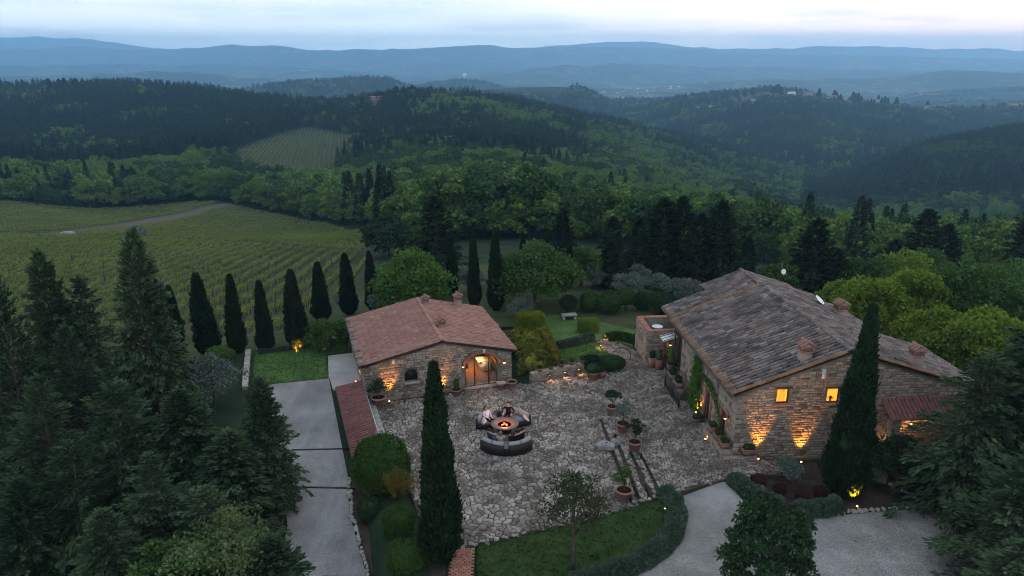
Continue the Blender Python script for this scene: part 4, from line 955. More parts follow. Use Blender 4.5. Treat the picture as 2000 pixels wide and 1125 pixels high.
    chimney(h, (3.85, .75, 5.65), .58, .66, 0, posts=5); chimney(h, (10.35, .7, 5.15), .56, .75, 0); chimney(h, (10.4, 9.3, 5.1), .66, .5, 0, tiles='terracotta')
    fl = MB(); slab(fl, [(3.45, .25, 5.70), (4.45, .25, 6.07), (4.45, .45, 6.09), (3.45, .45, 5.72)], .03); slab(fl, [(9.0, 8.2, 5.68), (10.0, 9.7, 5.36), (10.06, 9.5, 5.34), (9.1, 8.05, 5.65)], .03); fl.obj('flashing', M['pale_stone'], roof)
    g = MB(); g.tube([(-.46, A0, 4.12), (-.46, A1, 4.14)], .07, 8); g.tube([(-.27, A1, 4.03), (-.27, 14.85, 4.03)], .065, 8); g.obj('gutter', M['gutter_metal'], h)
    g = MB(); g.tube([(-.42, 11.0, 4.1), (-.32, 10.9, 3.7), (-.32, 10.8, 0)], .045, 8); g.obj('downpipe', M['gutter_metal'], h)
    g = MB(); g.tube([(-.42, 6.7, 4.1), (-.07, 6.7, 3.7), (-.07, 6.7, 1.0)], .05, 8); g.obj('downpipe', M['gutter_metal'], h)
    # ------ windows and doors
    for (x0, x1, z0, z1), cur in (((2.16, 2.90, 3.50, 4.40), True), ((5.05, 5.79, 3.44, 4.34), False)):
        f = MB(); y = .13
        for a in (x0 + .03, x1 - .03): f.box((a, y, (z0 + z1) / 2), (.06, .06, z1 - z0))
        f.box(((x0 + x1) / 2, y, z0 + .03), (x1 - x0 - .12, .06, .06)); f.box(((x0 + x1) / 2, y, z1 - .03), (x1 - x0 - .12, .06, .06)); wo = f.obj('window', M['red_wood'], h)
        p = MB()
        if cur:
            n = 22; xs = np.linspace(x0 + .06, x1 - .06, n); V = [(a, y + .06 + .025 * math.sin(i * 1.9), b) for b in (z0 + .06, z1 - .06) for i, a in enumerate(xs)]; p.add(V, [(i, i + 1, n + i + 1, n + i) for i in range(n - 1)])
            p.obj('curtain', M['curtain_glow'], wo)
        else: p.box(((x0 + x1) / 2, y + .12, (z0 + z1) / 2), (x1 - x0 + .1, .02, z1 - z0 + .1)); p.obj('pane', M['window_glow'], wo)
        s = MB(); s.box(((x0 + x1) / 2, -.03, z0 - .04), (x1 - x0 + .16, .22, .07)); s.obj('sill', M['brick'], wo); s = MB(); s.box(((x0 + x1) / 2, -.01, z1 + .06), (x1 - x0 + .3, .12, .10)); s.obj('lintel', M['dark_wood'], wo)
    v = MB(); v.lathe([(.03, 0), (.06, .05), (.05, .12), (.025, .16)], (5.36, .15, 3.50), 8); vo = v.obj('flower_vase', M['iron'], None, True); vo.matrix_world = Matrix(W.tolist()); tag(vo, 'dark vase with a sprig on the sill of the plain lit window', 'vase'); v = MB(); P = np.array([[5.36, .15, 3.64]] * 14); leaves(v, P + rng.normal(0, .02, P.shape), np.c_[rng.normal(0, .6, 14), np.zeros(14), rng.uniform(.4, 1, 14)], .18, .06); v.obj('sprig', M['dark_leaf'], vo)
    for y0, y1, z0, z1 in ((4.0, 4.9, .15, 2.2), (1.3, 2.15, .25, 2.3)):
        f = MB(); f.box((.14, (y0 + y1) / 2, (z0 + z1) / 2), (.05, y1 - y0, z1 - z0))
        dd = f.obj('door', M['dark_wood'], h); f = MB(); f.box((.10, y0 + .1, (z0 + z1) / 2 - .1), (.03, .03, .14)); f.obj('handle', M['iron'], dd)
        f = MB()
        for a in (y0 - .05, y1 + .05): f.box((-.03, a, (z0 + z1) / 2), (.12, .14, z1 - z0))
        f.box((-.03, (y0 + y1) / 2, z1 + .07), (.12, y1 - y0 + .3, .14)); f.obj('door_surround', M['brick'], dd)
    f = MB(); f.box((.12, 3.15, 3.27), (.04, .36, .5)); wo = f.obj('window', M['dark_wood'], h); f = MB(); f.box((.09, 3.15, 3.27), (.02, .28, .42)); f.obj('pane', M['black_plastic'], wo)
    b = MB(); b.box((4.69, -.03, 5.25), (.22, .05, .55)); b.obj('wall_block', M['grey_block'], h)
    # ------ porch at the right of the gable
    pr = [(8.35, -1.15, 2.86), (13.5, -1.15, 2.86), (13.5, -.01, 3.55), (8.35, -.01, 3.55)]; rb = MB(); slab(rb, pr, .09); po = rb.obj('porch_roof', M['roof_under'], h); mats = slope(*pr, .23, .36, .9)
    place(po, 'roof_tile', PORT, mats, W, [.3] * len(mats), 'tile_field'); pb = MB(); pans(pb, *pr, .23, .36); tag(pb.obj('channel_tiling', M['porch_tile'], po), kind='stuff')
    pw = MB(); wall_panel(pw, (12.9, -1.05, 0), 0, [(0, -1.2), (.5, -1.2), (.5, 2.78), (0, 2.78)], (), .5); pw.obj('porch_pier', M['mortar'], h); pw = MB(); wall_panel(pw, (8.45, -1.05, 0), 0, [(0, -1.2), (.5, -1.2), (.5, 2.78), (0, 2.78)], (), .5); pp = pw.obj('porch_pier', M['mortar'], h)
    m1, s1 = rubble((8.45, -1.05, 0), 0, .5, -1.0, lambda x: 2.7); m2, s2 = rubble((8.45, -.55, 0), -math.pi / 2, .5, -1.0, lambda x: 2.7); place(pp, 'stone', STONE, m1 + m2, W, s1 + s2, 'stone_field')
    # ------ dish, aerial
    e = empty('satellite_dish', loc(9.75, 11.0, 5.25), .6, 'round white satellite dish on the right slope of the farmhouse roof', 'satellite dish'); m = MB(); m.lathe([(.001, 0), (.15, .012), (.30, .045), (.40, .085), (.405, .075), (.30, .03), (.15, 0), (.001, -.012)], n=20); o = m.obj('dish', M['white_paint'], e, True); o.location = (0, 0, .42); o.rotation_euler = (math.radians(42), 0, .5)
    m = MB(); m.tube([(0, 0, 0), (0, 0, .4)], .025, 6); m.tube([(0, 0, .1), (-.1, -.42, .5)], .012, 5); m.box((-.1, -.44, .52), (.07, .07, .07)); m.obj('mount', M['gutter_metal'], e)
    e = empty('roof_aerial', loc(9.1, 15.9, 5.4), .2, 'thin aerial mast with a small white dish on the far roof edge', 'aerial'); m = MB(); m.tube([(0, 0, 0), (0, 0, 1.75)], .035, 6); m.tube([(-.15, 0, .55), (.55, .05, .68)], .03, 5); m.tube([(-.06, 0, 1.42), (.06, 0, 1.42)], .01, 4); m.obj('mast', M['gutter_metal'], e); m = MB(); m.lathe([(.001, 0), (.12, .01), (.21, .05), (.215, .04), (.12, -.01), (.001, -.02)], n=16); o = m.obj('dish', M['white_paint'], e, True); o.location = (.12, -.05, .95); o.rotation_euler = (math.radians(80), 0, .1)
    # ------ lamps
    wall_lamp(loc(-.04, 1.0, 2.25), yaw - math.pi / 2, 'lit lantern on the farmhouse side wall near the front corner', watts=12)
    ground_spot(loc(1.34, -.42, .26), (0.02, .17, 1), 'left uplight at the foot of the farmhouse gable beside the planter', watts=130); ground_spot(loc(3.87, -.42, -.05), (0.0, .17, 1), 'right uplight at the foot of the farmhouse gable', watts=120)
    ground_spot(loc(-.32, 5.6, .12), (.22, .0, 1), 'uplight under the creeper on the farmhouse side wall', watts=90); ground_spot(loc(-.9, 2.0, .25), (.6, 0, 1), 'small glowing spot beside the planter row on the court edge', watts=6)
    return h, W, loc
farm, FW, floc = build_farmhouse()
# ------------------------------------------------------------------ court, lawns, drive, gravel
STEPS = [((5.63,41.44),(6.18,32.5)), ((6.20,39.3),(6.56,32.5)), ((6.82,37.2),(7.11,32.5)), ((7.32,37.0),(7.65,32.5))]
def court_h(x, y):
    x = np.asarray(x, float); y = np.asarray(y, float); hr = np.clip((41.5 - y) / 8.5, 0, 1) * .48; k = np.zeros(x.shape)
    for (x0, y0), (x1, y1) in STEPS: k = k + (x > x0 + (x1 - x0) * (y - y0) / (y1 - y0))
    fall = np.clip((x - 12.6) / 3.2, 0, 1)                                      # the strip before the gable drops again
    return np.minimum(hr * 1.2, .145 * k) * (1 - .9 * fall)
COURTP = [(-7.4,36.9),(-8.8,41.5),(-9.3,43.6),(-9.0,43.9),(-4.54,45.33),(0.11,46.78),(1.44,46.95),(5.54,48.9),(5.6,48.3),(7.28,48.97),(7.8,50.1),(7.6,51.8),(6.7,54.6),(7.5,55.5),(8.85,54.2),(10.0,52.6),(10.49,50.0),(12.6,50.0),(12.6,47.0),(11.95,45.9),(12.3,37.0),(12.6,36.4),(16.4,36.7),(15.8,35.1),(11.8,34.13),(11.16,33.79),(8.15,32.39),(7.62,32.35),(-1.68,29.02),(-2.27,28.73),(-2.9,28.6),(-3.6,29.6),(-4.3,30.4),(-5.41,33.55)]
def sheet(name, poly, z, mat, step=.5, zf=None, kind='structure', parent=None, skirt=.25):
    """a ground sheet with a soft skirt, its top following zf"""
    P = np.array(poly); x0, y0 = P.min(0); x1, y1 = P.max(0); gx = np.arange(x0 + step / 2, x1, step); gy = np.arange(y0 + step / 2, y1, step); X, Y = np.meshgrid(gx, gy); X = X.ravel(); Y = Y.ravel(); k = inpoly(X, Y, poly) & (polydist(X, Y, poly) > step * .45)
    B = []
    for i in range(len(poly)):
        a, b = P[i], P[(i + 1) % len(poly)]; m = max(1, int(np.hypot(*(b - a)) / step)); B += [a + (b - a) * j / m for j in range(m)]
    n = len(B); pts = [Vector(p) for p in B] + [Vector(p) for p in zip(X[k], Y[k])]
    vs, es, fs, *_ = delaunay_2d_cdt(pts, [(i, (i + 1) % n) for i in range(n)], [], 1, 1e-6)
    V = np.array([(v.x, v.y) for v in vs]); Z = (zf(V[:, 0], V[:, 1]) if zf else np.zeros(len(V))) + z
    F = []
    for f in fs:
        f = list(f); a, b, c = V[f[0]], V[f[1]], V[f[2]]
        if (b[0]-a[0])*(c[1]-a[1]) - (b[1]-a[1])*(c[0]-a[0]) < 0: f = f[::-1]
        F.append(tuple(f))
    mb = MB(); mb.add(np.c_[V, Z], F)
    Bz = (zf(np.array(B)[:, 0], np.array(B)[:, 1]) if zf else np.zeros(n)) + z; R = np.concatenate([np.c_[np.array(B), Bz], np.c_[np.array(B), Bz - skirt]])
    ar = sum(B[i][0]*B[(i+1) % n][1] - B[(i+1) % n][0]*B[i][1] for i in range(n)); mb.add(R, [((i, n + i, n + (i+1) % n, (i+1) % n) if ar > 0 else ((i+1) % n, n + (i+1) % n, n + i, i)) for i in range(n)])
    o = mb.obj(name, M[mat], parent); return tag(o, kind=kind) if kind else o
def darts(poly, rf, pad=.6, tries=75000, lines=()):
    P = np.array(poly); x0, y0 = P.min(0) - pad; x1, y1 = P.max(0) + pad; c = .2; grid = {}; out = []
    T = rng.uniform((x0, y0), (x1, y1), (tries, 2)); ok = inpoly(T[:, 0], T[:, 1], poly) | (polydist(T[:, 0], T[:, 1], poly) < pad); T = T[ok]; Rr = rf(T[:, 0], T[:, 1])
    for (x, y), r in zip(T.tolist(), Rr.tolist()):
        i, j = int(x / c), int(y / c); m = int(r / c) + 1; bad = False
        for a in range(i - m, i + m + 1):
            for b in range(j - m, j + m + 1):
                for (u, v, q) in grid.get((a, b), ()):
                    if (u - x) ** 2 + (v - y) ** 2 < (min(r, q) if True else r) ** 2 * 1.0 + 0: bad = True; break
                if bad: break
            if bad: break
        if not bad: grid.setdefault((i, j), []).append((x, y, r)); out.append((x, y))
    return np.array(out)
def cells(pts, merge=.5):
    vs, es, fs, *_ = delaunay_2d_cdt([Vector(p) for p in pts], [], [], 0, 1e-7); V = np.array([(v.x, v.y) for v in vs]); F = np.array([list(f) for f in fs]); A, B, C = V[F[:, 0]], V[F[:, 1]], V[F[:, 2]]
    d = 2 * (A[:, 0]*(B[:, 1]-C[:, 1]) + B[:, 0]*(C[:, 1]-A[:, 1]) + C[:, 0]*(A[:, 1]-B[:, 1])); d = np.where(np.abs(d) < 1e-9, 1e-9, d); a2, b2, c2 = (A**2).sum(1), (B**2).sum(1), (C**2).sum(1)
    cc = np.stack([(a2*(B[:, 1]-C[:, 1]) + b2*(C[:, 1]-A[:, 1]) + c2*(A[:, 1]-B[:, 1])) / d, (a2*(C[:, 0]-B[:, 0]) + b2*(A[:, 0]-C[:, 0]) + c2*(B[:, 0]-A[:, 0])) / d], 1)
    adj = [[] for _ in V]
    for i, f in enumerate(F.tolist()):
        for k in f: adj[k].append(i)
    rings = {}
    for k, t in enumerate(adj):
        if len(t) < 3: continue
        q = cc[t]; a = np.arctan2(q[:, 1] - V[k, 1], q[:, 0] - V[k, 0]); rings[k] = [t[i] for i in np.argsort(a)]
    nb = {}
    for f in F.tolist():
        for a in range(3): nb.setdefault(f[a], set()).update((f[(a + 1) % 3], f[(a + 2) % 3]))
    used = set(); out = []; order = list(rings); rnd.shuffle(order)
    for k in order:                                             # some cells grow together into long or bent slabs
        if k in used: continue
        used.add(k); ring = rings[k]; site = V[k]
        for rep in range(2):
            if rnd.random() > (merge if rep == 0 else merge * .35): break
            cand = [m for m in nb[k] if m not in used and m in rings and np.hypot(*(V[m] - V[k])) < .75]
            if not cand: break
            m = rnd.choice(cand); r2 = rings[m]; sh = [q for q in ring if q in r2]
            if len(sh) != 2: break
            i = ring.index(sh[0]); ra = ring[i:] + ring[:i]
            if ra[1] == sh[1]: ra = ra[1:] + ra[:1]; s_end, s_start = sh[0], sh[1]
            elif ra[-1] == sh[1]: s_end, s_start = sh[1], sh[0]
            else: break
            i = r2.index(s_end); rb = r2[i:] + r2[:i]
            if rb[-1] != s_start: break
            ring = ra + rb[1:-1]; used.add(m)
        q = cc[ring]; out.append((q.mean(0) if len(ring) > len(rings[k]) else site, q))
    return out
def flag_mesh(poly, zf, th=.035, gap=.03, rough=.05):
    """one flagstone: rounded irregular slab with a worn arris; returns verts (world) and faces"""
    c = poly.mean(0); d = poly - c; L = np.linalg.norm(d, axis=1, keepdims=True); p = c + d * np.clip((L - gap * rng.uniform(.8, 1.7)) / (L + 1e-6), .3, 1)
    q = []
    n = len(p)
    for i in range(n):
        a, b = p[i], p[(i + 1) % n]; t = rng.uniform(.05, .15); q.append(a + (b - a) * t); q.append(b + (a - b) * rng.uniform(.05, .15))
    q = np.array(q); q = q + rng.normal(0, rough * .18, q.shape); n = len(q); c = q.mean(0); inn = c + (q - c) * (1 - .018 / (np.linalg.norm(q - c, axis=1, keepdims=True) + .02))
    h = float(zf(c[0:1], c[1:2])[0]); tx, ty = rng.normal(0, .018, 2); top = h + th * rng.uniform(.7, 1.3) + (inn - c) @ np.array([tx, ty]) + rng.normal(0, .002, n)
    V = np.concatenate([np.c_[q, np.full(n, h - .06)], np.c_[q, top - .012], np.c_[inn, top]])
    F = [np.array([(i + r*n, (i+1) % n + r*n, (i+1) % n + (r+1)*n, i + (r+1)*n) for r in (0, 1) for i in range(n)], np.int32), np.array([[2*n + j for j in range(n)]], np.int32)]
    return V, F, c
def build_court():
    bed = sheet('paving', COURTP, .0, 'paving_bed', .3, court_h)
    def rf(x, y):
        big = np.clip((36 - y) / 7, 0, 1) * np.clip((6 - x) / 3, 0, 1) * np.clip((x + 6) / 3, 0, 1); r = .215 + .165 * big - .10 * np.clip((x - 5) / 3, 0, 1) + .0 * y
        edge = np.abs((y - 29.02) - (x + 1.68) * .333) ; r = np.where((edge < 1.1) & (x > -2), .22, r)                              # the finer band along the lawn
        return r * rng.choice([.62, .8, 1.0, 1.2, 1.55], x.shape, p=[.24, .22, .22, .18, .14])
    pts = darts(COURTP, rf); keep = np.ones(len(pts), bool)
    for (x0, y0), (x1, y1) in STEPS:
        t = (pts[:, 1] - y0) / (y1 - y0); d = pts[:, 0] - (x0 + (x1 - x0) * t); keep &= ~((t > 0) & (t < 1) & (np.abs(d) < .06))
    pts = pts[keep]; stones = []
    for site, poly in cells(pts):
        if not inpoly(site[0:1], site[1:2], COURTP)[0]: continue
        r = np.linalg.norm(poly - site, axis=1)
        if r.max() > 2.0 or not inpoly(poly[:, 0], poly[:, 1], COURTP).all() and polydist(site[0:1], site[1:2], COURTP)[0] < .12: continue
        for (x0, y0), (x1, y1) in STEPS:                                         # no slab laps over a riser
            tt = (site[1] - y0) / (y1 - y0)
            if 0 < tt < 1:
                xl = x0 + (x1 - x0) * (poly[:, 1] - y0) / (y1 - y0); sgn = site[0] > x0 + (x1 - x0) * tt; poly = np.c_[np.where(sgn, np.maximum(poly[:, 0], xl + .03), np.minimum(poly[:, 0], xl - .10)), poly[:, 1]]
        stones.append(flag_mesh(poly, court_h, rough=.06, gap=.024))
    sc = []
    for V, F, c in stones:
        u, v, d = pix(V[:, 0], V[:, 1], V[:, 2]); sc.append((np.ptp(u) * np.ptp(v)) if (u.mean() < 2000 and v.mean() < 1125) else 0)
    order = np.argsort(-np.array(sc))
    for i in order[:300]:
        V, F, c = stones[i]; mb = MB(); o3 = np.array([c[0], c[1], 0]); mb.add(V - o3, F); o = mb.obj('flagstone', M['flagstone'], bed); o.location = o3
    mb = MB()
    for i in order[300:]: mb.add(stones[i][0], stones[i][1])
    tag(mb.obj('flagstone_field', M['flagstone'], bed), kind='stuff'); print('FLAGS', len(stones))
    for (x0, y0), (x1, y1) in STEPS:
        mb = MB(); ys = np.linspace(y0, y1, 30); xs = x0 + (x1 - x0) * (ys - y0) / (y1 - y0); hb = court_h(xs - .05, ys); ht = court_h(xs + .05, ys)
        V = np.concatenate([np.c_[xs - .02, ys, hb - .02], np.c_[xs + .01, ys, np.maximum(ht, hb) + .012], np.c_[xs + .06, ys, np.maximum(ht, hb) + .012]]); n = 30
        mb.add(V, [(i + r*n, i + 1 + r*n, i + 1 + (r+1)*n, i + (r+1)*n)[::-1] for r in (0, 1) for i in range(n - 1)]); mb.obj('step_riser', M['soil'], bed)
    return bed
court = build_court()
LAWNF = [(-1.66,29.06),(7.60,32.30),(7.85,31.73),(7.40,30.2),(6.40,28.7),(4.80,27.45),(2.7,26.6),(0,25.4),(-1.5,25.4)]
rise = lambda x, y: .40 * np.clip((x - 3.5) / 4, 0, 1) * np.clip((y - 28.5) / 3.5, 0, 1)
sheet('front_lawn', LAWNF, .02, 'lawn_grass', .5, rise)
sheet('box_lawn', [(3.0,50.5),(3.45,52.9),(6.70,54.55),(7.55,51.9),(7.7,50.2),(7.1,49.2),(5.7,49.2)], .03, 'meadow_grass', .5)
sheet('back_lawn', [(-2.2,56.4),(-1.8,60.8),(1.0,63.6),(5.8,66.6),(9.5,66.2),(12.5,64.0),(12.2,57.0),(10.0,53.3),(8.85,54.4),(7.5,55.7),(6.6,54.9),(3.3,53.1)], -.02, 'meadow_grass', .6, lambda x, y: .05 * np.sin(x * .5 + y * .3) - .02 * (y - 53))
DRIVE = [(-18.1,47.3),(-13.3,48.6),(-12.6,46.3),(-9.3,36.2),(-8.55,33.0),(-7.0,29.0),(-5.8,25.5),(-10.5,25.5),(-11.5,32),(-14.0,38.5)]
sheet('drive', DRIVE, .0, 'drive_gravel', .5, lambda x, y: drive_z(y))
sheet('side_lawn', [(-18.15,46.7),(-13.2,47.95),(-14.3,52.2),(-12.95,52.6),(-13.3,54.9),(-16.4,54.0),(-20.1,52.7)], -.05, 'meadow_grass', .5)
sheet('patio', [(-13.25,48.4),(-14.15,51.9),(-12.3,52.5),(-10.2,45.8),(-12.4,46.1)], -.02, 'pale_gravel', .5)
GRAVEL = [(8.0,32.25),(8.15,32.36),(11.16,33.76),(11.6,33.9),(12.75,31.6),(14.24,31.05),(17.01,31.55),(19.8,31.9),(24.5,32.3),(26,29),(20,24),(3.0,24),(3.3,26.2),(5.0,27.2),(6.9,28.5),(7.9,30.1),(8.3,31.4)]
sheet('gravel_drive', GRAVEL, .02, 'gravel', .5, lambda x, y: np.clip((y - 30.5) / 3, 0, 1) * .43 * np.clip((14.5 - x) / 3, 0, 1))
sheet('flower_bed', [(11.66,34.0),(11.85,34.1),(15.8,35.05),(16.4,36.4),(20.3,36.4),(24.5,36.0),(25.0,32.5),(19.8,32.0),(17.0,31.65),(14.3,31.15),(12.85,31.75)], .0, 'soil', .5, lambda x, y: np.clip((y - 30.5) / 3, 0, 1) * .3 * np.clip((14.5 - x) / 3, 0, 1) + .04)
sheet('planting_bed', [(-7.45,36.8),(-5.5,33.5),(-4.4,30.3),(-3.7,29.5),(-3.0,28.5),(-2.9,26.0),(-5.5,26.0),(-6.9,29.2),(-8.4,33.2),(-9.1,36.2)], .0, 'soil', .5, lambda x, y: -.05 - .8 * np.clip((WALLX(y) + 2.0 - x) / 2.2, 0, 1) * np.clip((39 - y) / 4, 0, 1))
# brick path
def brick_path():
    P = [(-2.85,28.75),(-1.72,28.95),(-1.62,26.0),(-2.95,26.0)]; bed = sheet('brick_path', P, .02, 'paving_bed', .5); mats = []
    for r in range(24):
        y = 28.72 - r * .115
        for c in range(6):
            x = -2.72 + c * .225 + (r % 2) * .11
            if x > -1.78: continue
            m = np.eye(4); t = rnd.gauss(0, .03); m[:3, 0] = np.array((math.cos(t), math.sin(t), 0)) * .205; m[:3, 1] = (0, 0, -.05); m[:3, 2] = np.array((-math.sin(t), math.cos(t), 0)) * .098; m[:3, 3] = (x, y + rnd.gauss(0, .006), .03 + rnd.uniform(0, .012)); mats.append(m)
    place(bed, 'brick', BRICK, mats, np.eye(4), [.15] * len(mats), 'brick_field')
brick_path()
# drain channels across the drive
for (x0, y0), (x1, y1), lb in (((-13.2,38.75),(-9.75,38.9),'upper dark drain channel across the gravel drive'), ((-12.6,35.2),(-8.6,35.05),'middle dark drain channel across the gravel drive'), ((-8.8,28.4),(-6.4,28.35),'lowest dark drain channel near the picture foot')):
    mb = MB(); a = math.atan2(y1 - y0, x1 - x0); L = math.hypot(x1 - x0, y1 - y0); mb.box((0, 0, .02), (L, .10, .05), a); o = mb.obj('drain_channel', M['iron']); o.location = ((x0 + x1) / 2, (y0 + y1) / 2, float(drive_z((y0 + y1) / 2)) + .0); tag(o, lb, 'drain', 'drain channels')
# ------------------------------------------------------------------ lean-to below the court, walls
def build_leanto():
    P1, P2, P3, P4 = (-12.0,45.6,.30), (-8.9,36.2,.30), (-7.35,36.7,.72), (-10.28,45.75,.72)
    h = empty('lean_to', (-10, 41, 0), 0, 'long low lean-to with a red tiled roof between the drive and the court', 'lean-to'); W = np.eye(4); W[:3, 3] = (-10, 41, 0); o = np.array((-10, 41, 0)); Q = [tuple(np.array(p) - o) for p in (P1, P2, P3, P4)]
    rb = MB(); slab(rb, Q, .10); roof = rb.obj('roof', M['roof_under'], h); mats = slope(*Q, .30, .44, .7); place(roof, 'roof_tile', PORT, mats, W, [.3] * len(mats), 'tile_field'); pb = MB(); pans(pb, *Q, .30, .44); tag(pb.obj('channel_tiling', M['roof_under'], roof), kind='stuff')  # channels here take the same painted shade tone
    a, b = np.array(P1) - o, np.array(P2) - o; an = math.atan2(b[1] - a[1], b[0] - a[0]); L = np.linalg.norm(b - a); wb = MB(); wall_panel(wb, tuple(a + np.array((.16, .02, 0)) - np.array((0, 0, .3))), an, [(0, -1.7), (L, -1.7), (L, .18), (0, .18)], (), .3)
    w = wb.obj('wall', M['mortar'], h); m1, s1 = rubble(tuple(a + np.array((.16, .02, 0)) - np.array((0, 0, .3))), an, L, -1.6, lambda x: .1); place(w, 'stone', STONE, m1, W, s1, 'stone_field')
    a, b = np.array(P4) - o, np.array(P3) - o; fl = MB(); fl.tube([a + (.03, 0, .08), b + (.03, 0, .08)], .04, 6); fl.obj('flashing', M['flashing'], h); g = MB(); a, b = np.array(P1) - o, np.array(P2) - o; g.tube([a + (-.06, 0, -.03), b + (-.06, 0, -.03)], .045, 6); g.obj('gutter', M['gutter_metal'], h)
    chimney(h, (2.15, -3.05, .45), .34, .12, .3)
build_leanto()
def stone_wall(name, A, B, t, z0, z1, label, cat='wall', cop=None, both=False, mat=STONE, zb=None):
    A, B = np.array(A, float), np.array(B, float); a = math.atan2(B[1] - A[1], B[0] - A[0]); L = np.hypot(*(B - A)[:2]); e = empty(name, (A[0], A[1], 0), a, label, cat); W = frame((A[0], A[1], 0), a)
    mb = MB(); wall_panel(mb, (0, 0, 0), 0, rect(0, L, z0, z1), (), t); w = mb.obj('wall_core', M['mortar'], e); m, s = rubble((0, 0, 0), 0, L, z0 + .02, lambda x: z1 - .02)
    if both: m2, s2 = rubble((L, t, 0), math.pi, L, z0 + .02, lambda x: z1 - .02); m += m2; s += s2
    m2, s2 = rubble((0, t, 0), -math.pi / 2, t, z0 + .02, lambda x: z1 - .02); place(w, 'stone', mat, m + m2, W, s + s2, 'stone_field')
    if cop:
        x = 0; mats = []
        while x < L - .1:
            l = min(rnd.uniform(.25, .5), L - x); q = np.eye(4); q[:3, 0] = (l - .02, 0, 0); q[:3, 1] = (0, 0, -.07 * rnd.uniform(.8, 1.3)); q[:3, 2] = (0, t + rnd.uniform(.02, .10), 0); q[:3, 3] = (x + l / 2, t / 2, z1); mats.append(q); x += l
        place(w, 'coping_stone', cop, mats, W, [.3] * len(mats), 'coping_field')
    return e
stone_wall('retaining_wall', (-10.15,45.7), (-7.05,36.3), .38, -.9, .16, 'low wall with pale coping between the tiled lean-to and the court', cop=PALE)
stone_wall('garden_wall', (1.4,46.98), (5.55,48.95), .4, -.1, .62, 'low stone wall with three lights and flowerpots beside the annex', cop=STONE)
stone_wall('boundary_wall', (-18.35,46.2), (-20.4,52.9), .36, -1.6, .05, 'pale topped wall at the left end of the side lawn', cop=PALE)

# ragged grass along the lawn edges, weeds in the joints
def tufts(parent, name, P, Z, mat, h=.09, k=7):
    n = len(P); b = np.repeat(np.c_[P, Z], k, 0) + np.c_[rng.normal(0, .04, (n * k, 2)), np.zeros(n * k)]; D = np.c_[rng.normal(0, .5, (n * k, 2)), np.ones(n * k)]; mb = MB(); s = h * rng.uniform(.5, 1.4, n * k); leaves(mb, b, D, s, s * .3); return tag(mb.obj(name, M[mat], parent), kind='stuff')
def edge_points(poly, sp=.07):
    P = np.array(poly); out = []
    for i in range(len(P)): a, b = P[i], P[(i + 1) % len(P)]; m = max(1, int(np.hypot(*(b - a)) / sp)); t = rng.uniform(0, 1, m)[:, None]; out.append(a + (b - a) * t)
    return np.concatenate(out) + rng.normal(0, .03, (sum(len(o) for o in out), 2))
for nm, zf, z, mat in (('front_lawn', rise, .02, 'lawn_grass'), ('box_lawn', None, .03, 'meadow_grass'), ('back_lawn', None, -.1, 'meadow_grass'), ('side_lawn', None, -.05, 'meadow_grass')):
    o = bpy.data.objects[nm]; pl = {'front_lawn': LAWNF, 'box_lawn': [(3.0,50.5),(3.45,52.9),(6.70,54.55),(7.55,51.9),(7.7,50.2),(7.1,49.2),(5.7,49.2)], 'back_lawn': [(-2.2,56.4),(-1.8,60.8),(1.0,63.6),(5.8,66.6),(9.5,66.2),(12.5,64.0),(12.2,57.0),(10.0,53.3),(8.85,54.4),(7.5,55.7),(6.6,54.9),(3.3,53.1)], 'side_lawn': [(-18.15,46.7),(-13.2,47.95),(-14.3,52.2),(-12.95,52.6),(-13.3,54.9),(-16.4,54.0),(-20.1,52.7)]}[nm]
    E = edge_points(pl); x0, y0 = np.array(pl).min(0); x1, y1 = np.array(pl).max(0); Q = rng.uniform((x0, y0), (x1, y1), (2600, 2)); Q = Q[inpoly(Q[:, 0], Q[:, 1], pl)]; A = np.concatenate([E, Q]); tufts(o, 'grass_tufts', A, (zf(A[:, 0], A[:, 1]) if zf else np.zeros(len(A))) + z, mat, .07, 6)
Q = rng.uniform((-9, 28.5), (12, 49), (900, 2)); Q = Q[inpoly(Q[:, 0], Q[:, 1], COURTP)]; w = fbm(Q[:, 0] / 2.2, Q[:, 1] / 2.2, 77, 3); Q = Q[w > .52]; tufts(court, 'joint_weeds', Q, court_h(Q[:, 0], Q[:, 1]) + .01, 'box_leaf', .08, 9)
tt = np.concatenate([np.c_[np.linspace(x0, x1, 60) - .04, np.linspace(y0, y1, 60)] for (x0, y0), (x1, y1) in STEPS]); tt = tt[rng.random(len(tt)) < .6]; tufts(court, 'step_weeds', tt, court_h(tt[:, 0] - .1, tt[:, 1]) + .01, 'dark_leaf', .11, 8)
